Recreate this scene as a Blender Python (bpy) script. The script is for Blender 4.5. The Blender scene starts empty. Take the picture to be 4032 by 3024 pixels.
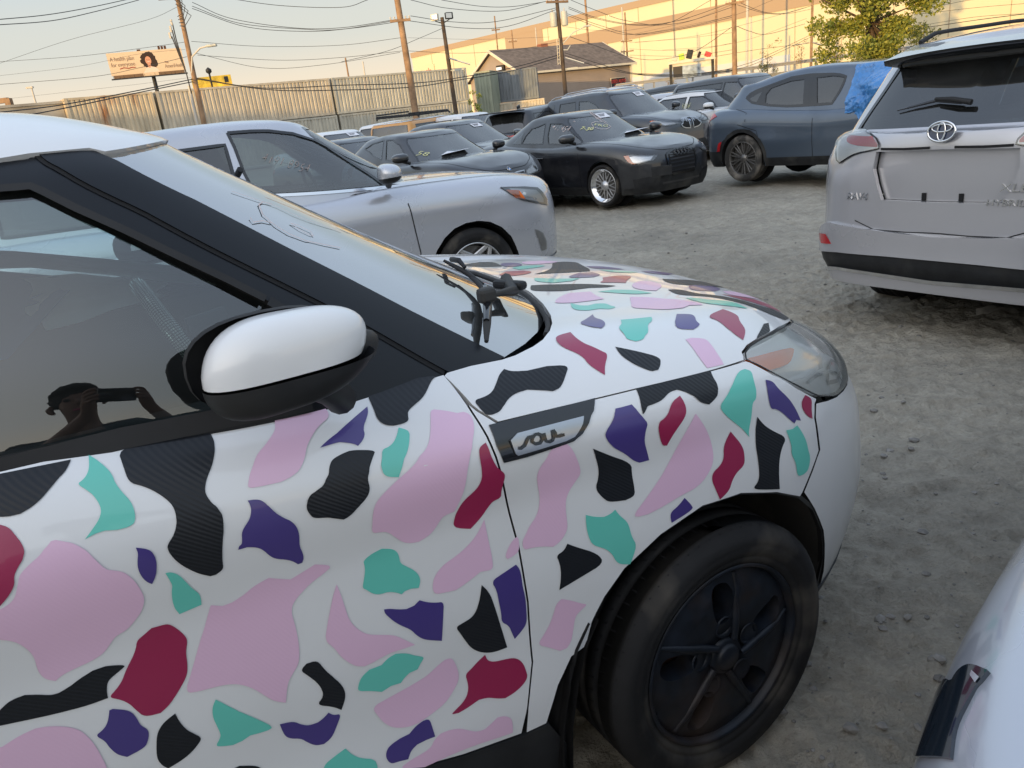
import bpy, bmesh, math, random
import numpy as np
from mathutils import Vector, Matrix
from mathutils.geometry import delaunay_2d_cdt
random.seed(7);rng=np.random.default_rng(7)
SC=bpy.context.scene;COL=SC.collection
# ---------------------------------------------------------------- camera, sky, sun, exposure
cam=bpy.data.cameras.new('camera');co=bpy.data.objects.new('camera',cam);COL.objects.link(co)
cam.sensor_width=36;cam.sensor_fit='HORIZONTAL';cam.lens=3028/4032*36;cam.clip_start=.02;cam.clip_end=4000
_p,_r=math.radians(19.2267),math.radians(7.0388)
_F=Vector((0,math.cos(_p),-math.sin(_p)));_U=Vector((0,math.sin(_p),math.cos(_p)));_R=Vector((1,0,0))
_R2=_R*math.cos(_r)-_U*math.sin(_r);_U2=_R*math.sin(_r)+_U*math.cos(_r)
co.matrix_world=Matrix(((_R2.x,_U2.x,-_F.x,0),(_R2.y,_U2.y,-_F.y,0),(_R2.z,_U2.z,-_F.z,1.55),(0,0,0,1)))
SC.camera=co
SUN_EL=math.radians(5.0);SUN_AZ=math.radians(214)   # azimuth the light comes FROM, clockwise from +Y
w=bpy.data.worlds.new('World');SC.world=w;w.use_nodes=True;nt=w.node_tree;bg=nt.nodes['Background']
sky=nt.nodes.new('ShaderNodeTexSky');sky.sky_type='NISHITA';sky.sun_disc=False;sky.sun_elevation=SUN_EL;sky.sun_rotation=SUN_AZ
sky.air_density=1.3;sky.dust_density=1.6;sky.ozone_density=1.2
nt.links.new(sky.outputs[0],bg.inputs[0]);bg.inputs[1].default_value=.15
sl=bpy.data.lights.new('sun','SUN');sl.energy=4.0;sl.angle=math.radians(.6);sl.color=(1,.63,.22)
so=bpy.data.objects.new('sun',sl);COL.objects.link(so)
_d=Vector((math.sin(SUN_AZ)*math.cos(SUN_EL),math.cos(SUN_AZ)*math.cos(SUN_EL),math.sin(SUN_EL)))
so.rotation_euler=_d.to_track_quat('Z','Y').to_euler()
SC.view_settings.view_transform='Standard';SC.view_settings.look='None';SC.view_settings.exposure=1.0;SC.view_settings.gamma=1
SC.cycles.max_bounces=8;SC.cycles.transparent_max_bounces=16;SC.cycles.caustics_reflective=False;SC.cycles.caustics_refractive=False
# sky: the physical sky blended with the evening colour the place has, brightest and warmest toward the hidden sun
N=w.node_tree.nodes.new;L=w.node_tree.links.new
tc=N('ShaderNodeTexCoord');sx=N('ShaderNodeSeparateXYZ');L(tc.outputs['Generated'],sx.inputs[0])
r=N('ShaderNodeValToRGB');r.color_ramp.interpolation='EASE'
E=r.color_ramp.elements;E[0].position=0;E[0].color=(.94,.75,.53,1);E[1].position=1;E[1].color=(.62,.76,1.0,1)
for p_,c_ in ((.05,(.90,.77,.60)),(.12,(.68,.69,.64)),(.22,(.54,.65,.73)),(.42,(.66,.80,.98))):
    q=E.new(p_);q.color=(*c_,1)
L(sx.outputs['Z'],r.inputs[0])
dp_=N('ShaderNodeVectorMath');dp_.operation='DOT_PRODUCT';L(tc.outputs['Generated'],dp_.inputs[0]);dp_.inputs[1].default_value=tuple(_d)
mr=N('ShaderNodeMapRange');mr.inputs[1].default_value=-.2;mr.inputs[2].default_value=1;mr.inputs[3].default_value=0;mr.inputs[4].default_value=1;L(dp_.outputs['Value'],mr.inputs[0])
pw=N('ShaderNodeMath');pw.operation='POWER';L(mr.outputs[0],pw.inputs[0]);pw.inputs[1].default_value=3
gl=N('ShaderNodeMix');gl.data_type='RGBA';L(pw.outputs[0],gl.inputs[0]);gl.inputs[6].default_value=(0,0,0,1);gl.inputs[7].default_value=(1.8,1.55,1.25,1)
ad=N('ShaderNodeMix');ad.data_type='RGBA';ad.blend_type='ADD';ad.inputs[0].default_value=1;L(r.outputs[0],ad.inputs[6]);L(gl.outputs[2],ad.inputs[7])
sc_=N('ShaderNodeMix');sc_.data_type='RGBA';sc_.blend_type='MULTIPLY';sc_.inputs[0].default_value=1;L(sky.outputs[0],sc_.inputs[6]);sc_.inputs[7].default_value=(.10,.10,.10,1)
mx_=N('ShaderNodeMix');mx_.data_type='RGBA';mx_.inputs[0].default_value=.88;L(sc_.outputs[2],mx_.inputs[6]);L(ad.outputs[2],mx_.inputs[7]);L(mx_.outputs[2],bg.inputs[0]);bg.inputs[1].default_value=1.0
SC.view_settings.exposure=0.22
# ---------------------------------------------------------------- body surfaces
def tab(x,pts):
    # smooth (monotone-ish hermite) interpolation of a table, linear extrapolation clamp
    p=np.array(pts,float)
    if p.ndim==0: return np.full(np.shape(x),float(p))
    if len(p)==1: return np.full(np.shape(x),p[0,1])
    X,Y=p[:,0],p[:,1];x=np.clip(x,X[0],X[-1])
    d=np.diff(Y)/np.diff(X)
    m=np.zeros(len(X));m[0]=d[0];m[-1]=d[-1]
    if len(X)>2: m[1:-1]=(d[1:]*np.diff(X)[:-1]+d[:-1]*np.diff(X)[1:])/(X[2:]-X[:-2])
    i=np.clip(np.searchsorted(X,x,side='right')-1,0,len(X)-2);h=X[i+1]-X[i];t=(x-X[i])/h
    return (2*t**3-3*t**2+1)*Y[i]+(t**3-2*t**2+t)*h*m[i]+(-2*t**3+3*t**2)*Y[i+1]+(t**3-t**2)*h*m[i+1]
class Patch:
    """nested-contour body surface. rows: dict(z,w,xf,xr,nf,nr); u 0..3 from rear centre round the right side to front centre; v 0..2(K-1), mirrored past the centre line"""
    def __init__(s,rows,xmr,xmf): s.rows=rows;s.K=len(rows);s.xmr=xmr;s.xmf=xmf
    def row(s,k,u):
        r=s.rows[k];x=np.empty_like(u);yf=np.ones_like(u)
        m=(u>=1)&(u<=2);x[m]=s.xmr+(s.xmf-s.xmr)*(u[m]-1)
        for m,xm,xe,n,t in ((u<1,s.xmr,r['xr'],r['nr'],1-u),(u>2,s.xmf,r['xf'],r['nf'],u-2)):
            a=np.clip(t[m],0,1)*np.pi/2;S=np.sin(a);C=np.cos(a);C=np.where(C<1e-9,0,C);q=(S**n+C**n)**(-1/n)
            x[m]=xm+(xe-xm)*q*S;yf[m]=q*C
        return np.stack([x,tab(x,r['w'])*yf,tab(x,r['z'])],-1)
    def __call__(s,u,v):
        u=np.atleast_1d(np.asarray(u,float));v=np.atleast_1d(np.asarray(v,float));u=np.clip(u,0,3)
        K=s.K;mir=v>K-1;vv=np.where(mir,2*(K-1)-v,v);vv=np.clip(vv,0,K-1)
        R=np.stack([s.row(k,u) for k in range(K)],1)
        i=np.clip(vv.astype(int),0,K-2);t=(vv-i)[:,None];n=np.arange(len(u))
        g=lambda j:R[n,np.clip(j,0,K-1)]
        p1,p2=g(i),g(i+1)
        p0=np.where((i==0)[:,None],2*p1-p2,g(i-1))
        p3=np.where((i+2>K-1)[:,None],g(K-2)*np.array([1,-1,1]),g(i+2))
        # centripetal-ish tangents to limit overshoot
        d0=np.linalg.norm(p1-p0,axis=1,keepdims=True)+1e-6;d1=np.linalg.norm(p2-p1,axis=1,keepdims=True)+1e-6;d2=np.linalg.norm(p3-p2,axis=1,keepdims=True)+1e-6
        m1=((p1-p0)/d0*d1+(p2-p1)/d1*d0)/(d0+d1)*d1
        m2=((p2-p1)/d1*d2+(p3-p2)/d2*d1)/(d1+d2)*d1
        P=(2*t**3-3*t**2+1)*p1+(t**3-2*t**2+t)*m1+(-2*t**3+3*t**2)*p2+(t**3-t**2)*m2
        P[mir,1]*=-1
        return P
    def normal(s,u,v):
        e=2e-3;u=np.atleast_1d(np.asarray(u,float));v=np.atleast_1d(np.asarray(v,float))
        u0=np.clip(u,e,3-e);km=s.K-1
        v0=np.where(np.abs(v-km)<.03,km-.03,v);v0=np.clip(v0,e,2*km-e)
        a=s(u0+e,v0)-s(u0-e,v0);b=s(u0,v0+e)-s(u0,v0-e);n=np.cross(a,b)
        n/=-(np.linalg.norm(n,axis=1,keepdims=True)+1e-12)
        return n
def R(z,w,xf,nf,xr=-3.28,nr=4.5): return dict(z=z,w=w,xf=xf,nf=nf,xr=xr,nr=nr)
SX=(-1.2,-.6,0,.4,.7,.9)
def T(*v): return list(zip(SX[:len(v)],v))
body=Patch([
 R(.18,T(.84,.84,.83,.80,.77,.77),.80,3.2),
 R(.30,T(.865,.865,.86,.84,.81,.81),.88,3.3),
 R(.45,T(.877,.877,.877,.86,.83,.83),.92,3.4),
 R(.60,T(.874,.875,.888,.87,.84,.84),.907,3.4),
 R(.74,T(.884,.885,.896,.878,.85,.85),.87,3.3),
 R(T(.90,.90,.87,.83,.80,.80),T(.889,.889,.895,.88,.845,.84),.845,3.15),
 R(T(1.10,1.055,.985,.92,.86,.85),T(.899,.898,.892,.864,.83,.83),.79,3.0),
 R(T(1.18,1.10,1.03,.97,.90,.89),T(.858,.862,.858,.83,.80,.80),.72,2.9),
 R(T(1.215,1.155,1.09,1.025,.94,.92),T(.80,.78,.77,.75,.74,.74),.665,2.7),
 R(T(1.22,1.175,1.112,1.046,.955,.94),T(.62,.60,.59,.59,.59,.59),.65,2.6),
 R(T(1.225,1.185,1.125,1.062,.965,.95),T(.35,.33,.33,.33,.33,.33),.65,2.5),
 R(T(1.23,1.19,1.13,1.068,.97,.955),0.0,.65,2.5),
],-2.2,-.35)
def G(z,w,xf,nf,xr,nr): return dict(z=z,w=w,xf=xf,nf=nf,xr=xr,nr=nr)
green=Patch([
 G(1.12,.848,-.09,3.0,-3.2,5),
 G(1.24,.8185,-.31,3.0,-3.18,5),
 G(1.36,.7785,-.515,3.1,-3.12,5),
 G(1.48,.722,-.70,3.2,-3.05,5),
 G(1.55,.672,-.81,3.3,-3.0,5),
 G(1.578,.635,-.848,3.3,-2.97,5),
 G([(-2.4,1.635),(-1.3,1.632),(-1.05,1.618),(-.87,1.585)],.52,-.862,3.2,-2.9,5),
 G([(-2.4,1.66),(-1.3,1.66),(-1.05,1.64),(-.87,1.588)],.3,-.868,3.0,-2.8,5),
 G([(-2.4,1.668),(-1.3,1.668),(-1.05,1.648),(-.87,1.59)],0.0,-.87,3.0,-2.7,5)],-2.4,-1.15)
# ---------------------------------------------------------------- mesh helpers
PI=math.pi
def rad(a): return math.radians(a)
class MB:
    """mesh builder: verts, faces, per-vertex optional normals, material slots"""
    def __init__(s): s.v=[];s.n=[];s.f=[];s.fm=[];s.fs=[];s.mats=[]
    def slot(s,m):
        if m not in s.mats: s.mats.append(m)
        return s.mats.index(m)
    def add(s,V,F,m,N=None,smooth=True):
        b=len(s.v);k=s.slot(m)
        s.v+= [tuple(p) for p in V]
        s.n+= ([tuple(p) for p in N] if N is not None else [(0,0,0)]*len(V))
        for f in F: s.f.append(tuple(b+i for i in f));s.fm.append(k);s.fs.append(smooth)
        return s
    def build(s,name,parent=None,flip_y=False,loc=None,rot=None):
        me=bpy.data.meshes.new(name);me.from_pydata(s.v,[],s.f)
        for m in s.mats: me.materials.append(m)
        me.polygons.foreach_set('material_index',s.fm);me.polygons.foreach_set('use_smooth',s.fs);me.update()
        if any(n!=(0,0,0) for n in s.n):
            me.normals_split_custom_set([s.n[l.vertex_index] for l in me.loops])
        o=bpy.data.objects.new(name,me);COL.objects.link(o)
        if parent is not None: o.parent=parent
        if loc: o.location=loc
        if rot: o.rotation_euler=rot
        return o
def empty(name,label,cat,loc=(0,0,0),rz=0,group=None,rot=None):
    o=bpy.data.objects.new(name,None);COL.objects.link(o);o.location=loc;o.rotation_euler=rot or (0,0,rz);o.empty_display_size=.1
    return tag(o,label,cat,group)
def tag(o,label=None,cat=None,group=None,kind=None):
    if label:o['label']=label
    if cat:o['category']=cat
    if group:o['group']=group
    if kind:o['kind']=kind
    return o
def box(mb,c,d,m,R=None,bev=0,smooth=False):
    x,y,z=[a/2 for a in d];c=Vector(c)
    if bev<=0:
        V=[Vector((sx*x,sy*y,sz*z)) for sx in(-1,1) for sy in(-1,1) for sz in(-1,1)]
        F=[(0,1,3,2),(4,6,7,5),(0,4,5,1),(2,3,7,6),(0,2,6,4),(1,5,7,3)]
    else:
        bm=bmesh.new();bmesh.ops.create_cube(bm,size=1)
        for v in bm.verts: v.co=Vector((v.co.x*2*x,v.co.y*2*y,v.co.z*2*z))
        bmesh.ops.bevel(bm,geom=bm.edges[:],offset=bev,segments=2,profile=.5,affect='EDGES')
        bm.verts.index_update();V=[v.co.copy() for v in bm.verts];F=[tuple(v.index for v in f.verts) for f in bm.faces];bm.free()
    if R is not None: V=[R@v for v in V]
    mb.add([v+c for v in V],F,m,None,smooth)
def tube(mb,pts,r,m,n=8,cap=True,smooth=True):
    pts=[Vector(p) for p in pts];rr=r if isinstance(r,(list,tuple)) else [r]*len(pts)
    V=[];F=[];prev=None
    for i,p in enumerate(pts):
        t=(pts[min(i+1,len(pts)-1)]-pts[max(i-1,0)]).normalized()
        if prev is None:
            a=Vector((0,0,1)) if abs(t.z)<.9 else Vector((1,0,0));u=t.cross(a).normalized()
        else: u=(prev-t*prev.dot(t)).normalized()
        prev=u;w=t.cross(u)
        for k in range(n):
            an=2*PI*k/n;V.append(p+(u*math.cos(an)+w*math.sin(an))*rr[i])
    for i in range(len(pts)-1):
        for k in range(n):
            a=i*n+k;b=i*n+(k+1)%n;F.append((a,b,b+n,a+n))
    mb.add(V,F,m,None,smooth)
    if cap and n>2:
        mb.add([V[k] for k in range(n)],[tuple(range(n-1,-1,-1))],m,None,False);mb.add(V[-n:],[tuple(range(n))],m,None,False)
def lathe(mb,prof,m,n=48,axis='y',c=(0,0,0),smooth=True,sgn=1):
    """profile (r, a) revolved round the y axis (a along y*sgn)"""
    V=[];F=[];k=len(prof);c=Vector(c)
    for i in range(n):
        an=2*PI*i/n;ca,sa=math.cos(an),math.sin(an)
        for r,a in prof:
            p=Vector((r*ca,a*sgn,r*sa)) if axis=='y' else Vector((r*ca,r*sa,a)) if axis=='z' else Vector((a*sgn,r*ca,r*sa))
            V.append(p+c)
    for i in range(n):
        j=(i+1)%n
        for q in range(k-1):
            f=(i*k+q,j*k+q,j*k+q+1,i*k+q+1)
            F.append(f if sgn>0 else f[::-1])
    mb.add(V,F,m,None,smooth)
def pip(px,py,poly):
    x,y=poly[:,0],poly[:,1];r=np.zeros(len(px),bool);j=len(poly)-1
    for i in range(len(poly)):
        c=((y[i]>py)!=(y[j]>py))&(px<(x[j]-x[i])*(py-y[i])/(y[j]-y[i]+1e-15)+x[i]);r^=c;j=i
    return r
def smooth_poly(P,it=1):
    P=np.array(P,float)
    for _ in range(it):
        Q=np.roll(P,-1,0);P=np.stack([.78*P+.22*Q,.22*P+.78*Q],1).reshape(-1,2)
    return P
def chaikin_soft(P,it=2,corner=50):
    """round a closed outline but keep its sharp corners"""
    P=np.array(P,float)
    for _ in range(it):
        n=len(P);out=[]
        for i in range(n):
            a,b,c=P[i-1],P[i],P[(i+1)%n];u=b-a;w=c-b
            lu,lw=np.hypot(*u)+1e-12,np.hypot(*w)+1e-12
            ang=math.degrees(math.acos(max(-1,min(1,float(u@w)/(lu*lw)))))
            if ang>corner: out.append(b)
            else: out+= [b-u*.25,b+w*.25]
        P=np.array(out)
    return P
def tri2d(outline,holes,h,metric=(1,1),interior=True):
    """constrained Delaunay fill of a 2D outline; returns verts(2D), tris, boundary loops"""
    M=np.array(metric,float);loops=[]
    for L in [outline]+list(holes):
        L=np.array(L,float)*M;out=[]
        for i in range(len(L)):
            a,b=L[i],L[(i+1)%len(L)];d=np.hypot(*(b-a))
            if d<1e-7: continue
            k=max(1,int(math.ceil(d/h)))
            for t in range(k): out.append(a+(b-a)*t/k)
        loops.append(np.array(out))
    V=[Vector(p) for L in loops for p in L];E=[];b=0
    for L in loops:
        n=len(L);E+=[(b+i,b+(i+1)%n) for i in range(n)];b+=n
    O=loops[0]
    if interior:
        x0,y0=O.min(0);x1,y1=O.max(0)
        gx,gy=np.meshgrid(np.arange(x0+h*.5,x1,h),np.arange(y0+h*.5,y1,h));g=np.stack([gx.ravel(),gy.ravel()],1)
        m=pip(g[:,0],g[:,1],O)
        for L in loops[1:]: m&=~pip(g[:,0],g[:,1],L)
        g=g[m]
        if len(g):
            allb=np.concatenate(loops);keep=[]
            for q in range(0,len(g),2000):
                d=np.sqrt(((g[q:q+2000,None]-allb[None])**2).sum(2)).min(1);keep.append(d>h*.42)
            g=g[np.concatenate(keep)];V+=[Vector(p) for p in g]
    r=delaunay_2d_cdt(V,E,[],0,1e-6,False)
    vs=np.array([tuple(p) for p in r[0]]);F=np.array([f for f in r[2] if len(f)==3])
    cen=vs[F].mean(1);m=pip(cen[:,0],cen[:,1],O)
    for L in loops[1:]: m&=~pip(cen[:,0],cen[:,1],L)
    F=F[m]
    return vs/M,F
def bedges(F):
    from collections import Counter
    c={}
    for f in F:
        for i in range(3):
            a,b=int(f[i]),int(f[(i+1)%3])
            c.setdefault((min(a,b),max(a,b)),[]).append((a,b))
    return [v[0] for v in c.values() if len(v)==1]
def flipN(N): return N*np.array([1,-1,1])
def panel(mb,patch,outline,mat,holes=(),h=.05,off=0.0,skirt=.0,side='R',metric=(1.1,.11),interior=True,skirtmat=None,bulge=None,ntilt=0,cut=None):
    """piece of a body surface. outline in (u,v); side R, L, or B (both, welded on the centre line)"""
    uv,F=tri2d(outline,holes,h,metric,interior)
    P=patch(uv[:,0],uv[:,1]);N=patch.normal(uv[:,0],uv[:,1])
    ce=(uv[:,0]>2.9995)|(uv[:,0]<.0005)|(np.abs(uv[:,1]-(patch.K-1))<1e-4)
    N[ce,1]=0;N/=np.linalg.norm(N,axis=1,keepdims=True)+1e-9
    if ntilt: N=N-np.array([0,0,ntilt]);N/=np.linalg.norm(N,axis=1,keepdims=True)
    if bulge is not None: P=bulge(P,N,uv)
    P=P+N*off
    if cut is not None:
        c=P[F].mean(1);F=F[~cut(c)]
        used=np.unique(F)
    P=flipN(P);N=flipN(N)
    # orient
    a,b,c=P[F[:,0]],P[F[:,1]],P[F[:,2]];fn=np.cross(b-a,c-a);s=(fn*N[F].mean(1)).sum(1)<0
    F=F.copy();F[s]=F[s][:,::-1]
    for sd in ('R','L'):
        if side!='B' and side!=sd: continue
        Q,NN,FF=P,N,F
        if sd=='L': Q=flipN(P);NN=flipN(N);FF=F[:,::-1]
        mb.add(Q,[tuple(int(i) for i in f) for f in FF],mat,NN)
        if skirt>0:
            E=bedges(FF);V=[];G=[]
            cl=ce
            for (i,j) in E:
                if side=='B' and cl[i] and cl[j]: continue
                k=len(V);V+=[Q[i],Q[j],Q[j]-NN[j]*skirt,Q[i]-NN[i]*skirt];G.append((k+1,k,k+3,k+2))
            mb.add(V,G,skirtmat or mat,None,False)
    return mb
def ribbon(mb,patch,line,w,mat,off=.0015,side='R',closed=False,metric=(1.1,.11)):
    """thin strip on the surface along a (u,v) polyline, w in metres"""
    L=np.array(line,float)
    if closed: L=np.vstack([L,L[:1]])
    out=[L[0]]
    for a,b in zip(L[:-1],L[1:]):
        k=max(1,int(np.hypot(*((b-a)*metric))/.04))
        for t in range(1,k+1): out.append(a+(b-a)*t/k)
    L=np.array(out);P=patch(L[:,0],L[:,1]);N=patch.normal(L[:,0],L[:,1]);T=np.gradient(P,axis=0);T/=np.linalg.norm(T,axis=1,keepdims=True)+1e-9
    S=np.cross(N,T);S/=np.linalg.norm(S,axis=1,keepdims=True)+1e-9
    A=flipN(P+S*w/2+N*off);B=flipN(P-S*w/2+N*off);n=len(L);NN=flipN(N)
    for sd in ('R','L'):
        if side!='B' and side!=sd: continue
        a,b,nn=(A,B,NN) if sd=='R' else (flipN(A),flipN(B),flipN(NN))
        F=[(i,i+1,n+i+1,n+i) for i in range(n-1)]
        f=F[0];VV=np.vstack([a,b]);fn=np.cross(VV[f[1]]-VV[f[0]],VV[f[2]]-VV[f[0]])
        if fn@nn[0]<0: F=[q[::-1] for q in F]
        mb.add(VV,F,mat,np.vstack([nn,nn]))
    return mb
def copy_tree(o,parent=None):
    c=o.copy();COL.objects.link(c)
    if parent is not None: c.parent=parent
    for ch in list(o.children): copy_tree(ch,c)
    return c
# ---------------------------------------------------------------- materials
def mat(name): 
    m=bpy.data.materials.new(name);m.use_nodes=True;return m
def P(name,col,rough=.5,metal=0,spec=.5,coat=0,coatr=.03,noise=None,bump=None,emit=None,sheen=0,dirt=None):
    """principled with optional colour noise (scale, amount), bump (scale, strength, dist) and dirt (colour, scale, amount)"""
    m=mat(name);nt=m.node_tree;b=nt.nodes['Principled BSDF'];L=nt.links.new
    b.inputs['Base Color'].default_value=(*col,1);b.inputs['Roughness'].default_value=rough;b.inputs['Metallic'].default_value=metal
    b.inputs['Specular IOR Level'].default_value=spec;b.inputs['Coat Weight'].default_value=coat;b.inputs['Coat Roughness'].default_value=coatr
    co=nt.nodes.new('ShaderNodeTexCoord');last=None
    if noise:
        n=nt.nodes.new('ShaderNodeTexNoise');n.inputs['Scale'].default_value=noise[0];n.inputs['Detail'].default_value=8;L(co.outputs['Object'],n.inputs['Vector'])
        r=nt.nodes.new('ShaderNodeMapRange');r.inputs[1].default_value=.3;r.inputs[2].default_value=.7;r.inputs[3].default_value=1-noise[1];r.inputs[4].default_value=1+noise[1];L(n.outputs[0],r.inputs[0])
        x=nt.nodes.new('ShaderNodeMix');x.data_type='RGBA';x.blend_type='MULTIPLY';x.inputs[0].default_value=1;x.inputs[6].default_value=(*col,1);L(r.outputs[0],x.inputs[7]);last=x.outputs[2]
    if dirt:
        n=nt.nodes.new('ShaderNodeTexNoise');n.inputs['Scale'].default_value=dirt[1];n.inputs['Detail'].default_value=4;n.inputs['Roughness'].default_value=.5;L(co.outputs['Object'],n.inputs['Vector'])
        r=nt.nodes.new('ShaderNodeMapRange');r.inputs[1].default_value=.5;r.inputs[2].default_value=.75;r.inputs[3].default_value=0;r.inputs[4].default_value=dirt[2];L(n.outputs[0],r.inputs[0])
        x=nt.nodes.new('ShaderNodeMix');x.data_type='RGBA';L(r.outputs[0],x.inputs[0])
        if last is not None: L(last,x.inputs[6])
        else: x.inputs[6].default_value=(*col,1)
        x.inputs[7].default_value=(*dirt[0],1);last=x.outputs[2]
        rr=nt.nodes.new('ShaderNodeMapRange');rr.inputs[1].default_value=0;rr.inputs[2].default_value=1;rr.inputs[3].default_value=rough;rr.inputs[4].default_value=max(rough,.75);L(r.outputs[0],rr.inputs[0]);L(rr.outputs[0],b.inputs['Roughness'])
        if coat:
            cc=nt.nodes.new('ShaderNodeMapRange');cc.inputs[1].default_value=0;cc.inputs[2].default_value=max(dirt[2],.01);cc.inputs[3].default_value=coat;cc.inputs[4].default_value=coat*.3;L(r.outputs[0],cc.inputs[0]);L(cc.outputs[0],b.inputs['Coat Weight'])
    if last is not None: L(last,b.inputs['Base Color'])
    if bump:
        n=nt.nodes.new('ShaderNodeTexNoise');n.inputs['Scale'].default_value=bump[0];n.inputs['Detail'].default_value=6;L(co.outputs['Object'],n.inputs['Vector'])
        u=nt.nodes.new('ShaderNodeBump');u.inputs['Strength'].default_value=bump[1];u.inputs['Distance'].default_value=bump[2];L(n.outputs[0],u.inputs['Height']);L(u.outputs[0],b.inputs['Normal'])
    if emit: b.inputs['Emission Color'].default_value=(*emit[:3],1);b.inputs['Emission Strength'].default_value=emit[3]
    return m
def glass(name,tint,rough=.0,refl=1.0,base=.06,dirt=0.0,dcol=(.42,.44,.44)):
    """thin window glass: tinted transparency plus mirror reflection by Fresnel"""
    m=mat(name);nt=m.node_tree;nt.nodes.clear();N=nt.nodes.new;L=nt.links.new
    o=N('ShaderNodeOutputMaterial');t=N('ShaderNodeBsdfTransparent');t.inputs[0].default_value=(*tint,1)
    g=N('ShaderNodeBsdfGlossy');g.inputs['Roughness'].default_value=rough;g.inputs[0].default_value=(refl,refl,refl,1)
    fr=N('ShaderNodeFresnel');fr.inputs[0].default_value=1.52;mp=N('ShaderNodeMapRange');mp.inputs[1].default_value=0;mp.inputs[2].default_value=1;mp.inputs[3].default_value=base;mp.inputs[4].default_value=1;L(fr.outputs[0],mp.inputs[0])
    x=N('ShaderNodeMixShader');L(mp.outputs[0],x.inputs[0]);L(t.outputs[0],x.inputs[1]);L(g.outputs[0],x.inputs[2])
    last=x.outputs[0]
    if dirt:
        d=N('ShaderNodeBsdfDiffuse');d.inputs[0].default_value=(*dcol,1);y=N('ShaderNodeMixShader')
        co=N('ShaderNodeTexCoord');n=N('ShaderNodeTexNoise');n.inputs['Scale'].default_value=3;n.inputs['Detail'].default_value=8;L(co.outputs['Object'],n.inputs['Vector'])
        r=N('ShaderNodeMapRange');r.inputs[1].default_value=.35;r.inputs[2].default_value=.8;r.inputs[3].default_value=dirt*.5;r.inputs[4].default_value=dirt*1.6;L(n.outputs[0],r.inputs[0])
        L(r.outputs[0],y.inputs[0]);L(last,y.inputs[1]);L(d.outputs[0],y.inputs[2]);last=y.outputs[0]
    L(last,o.inputs[0]);return m
def ribbed(m,scale,strength,dist,rot=(0,0,0),coord='Object'):
    nt=m.node_tree;b=nt.nodes['Principled BSDF'];N=nt.nodes.new;L=nt.links.new
    co=N('ShaderNodeTexCoord');mp=N('ShaderNodeMapping');mp.inputs['Rotation'].default_value=rot;w=N('ShaderNodeTexWave');w.inputs['Scale'].default_value=scale;w.inputs['Distortion'].default_value=0;w.bands_direction='X'
    L(co.outputs[coord],mp.inputs[0]);L(mp.outputs[0],w.inputs[0]);u=N('ShaderNodeBump');u.inputs['Strength'].default_value=strength;u.inputs['Distance'].default_value=dist;L(w.outputs[0],u.inputs['Height']);L(u.outputs[0],b.inputs['Normal'])
    return m
# ---------------------------------------------------------------- shared materials
M={}
M['white']=P('white_paint',(.72,.73,.74),.32,coat=.9,coatr=.03,dirt=((.45,.43,.39),2.2,.16))
M['pink']=ribbed(P('pink_vinyl',(.72,.48,.64),.40,coat=.3),60,.05,.001,(0,.5,.4))
M['teal']=P('teal_vinyl',(.13,.55,.46),.32,coat=.35)
M['crimson']=P('crimson_vinyl',(.30,.018,.075),.34,coat=.35)
M['violet']=P('violet_vinyl',(.060,.042,.20),.30,coat=.4)
M['carbon']=ribbed(P('carbon_vinyl',(.010,.012,.016),.45,spec=.35,coat=.06),58,.22,.002,(0,.9,.3))
M['vblack']=P('matte_black_wrap',(.007,.009,.013),.38,spec=.32)
M['gloss_black']=P('gloss_black',(.008,.009,.011),.12,coat=.6)
M['rubber']=P('black_rubber',(.012,.012,.013),.7,noise=(9,.3))
M['plastic']=P('dark_plastic',(.016,.017,.019),.55,spec=.3,noise=(14,.25),bump=(180,.12,.001),dirt=((.12,.115,.10),3.,.35))
M['gap']=P('panel_gap',(.003,.003,.004),.8)
M['dark']=P('dark_interior',(.02,.022,.025),.85)
M['chrome']=P('chrome',(.75,.76,.78),.12,metal=1)
M['silverplate']=P('brushed_badge',(.45,.47,.50),.28,metal=.85)
M['tyre']=P('tyre_rubber',(.017,.017,.018),.75,spec=.25,noise=(6,.35),bump=(60,.25,.002),dirt=((.13,.115,.095),5.,.75))
M['tyre_dusty']=P('dusty_tyre_rubber',(.03,.029,.028),.8,noise=(6,.35),dirt=((.34,.31,.27),3.,.9))
M['rimblack']=P('black_wheel_paint',(.007,.010,.016),.5,spec=.35,coat=.03,noise=(25,.5),dirt=((.10,.06,.035),5.,.35))
M['rust']=P('brown_rust',(.07,.03,.017),.85,noise=(12,.4))
M['alloy']=P('silver_alloy',(.55,.56,.58),.3,metal=.7,dirt=((.2,.18,.16),6.,.4))
M['alloydark']=P('dark_alloy',(.16,.155,.15),.35,metal=.6)
M['glass']=glass('window_glass',(.74,.88,.87),.0,1,.085,.02)
M['wsglass']=glass('windscreen_glass',(.50,.58,.58),.0,1,.50,.05)
M['dglass']=glass('privacy_glass',(.10,.12,.13),.0,1,.07,.04)
M['cglass']=glass('car_glass',(.42,.50,.50),.0,1,.10,.07)
M['lens']=glass('hazy_lens',(.97,.97,.95),.10,1,.06,.14,(.82,.85,.80))
M['clens']=glass('clear_lens',(.94,.95,.96),.02,1,.08,.02)
M['amber']=P('amber_reflector',(.85,.17,.012),.25,coat=.5,bump=(90,.2,.001))
M['red']=P('red_lens',(.42,.02,.025),.18,coat=.8)
M['redpale']=P('pale_red_lens',(.48,.14,.15),.2,coat=.8)
M['bowl']=P('lamp_reflector',(.72,.73,.74),.25,metal=.6)
M['lampsilver']=P('lamp_silver_interior',(.70,.72,.72),.3,metal=.15,coat=.4)
M['bowldark']=P('lamp_housing',(.09,.095,.10),.35,metal=.4)
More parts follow.
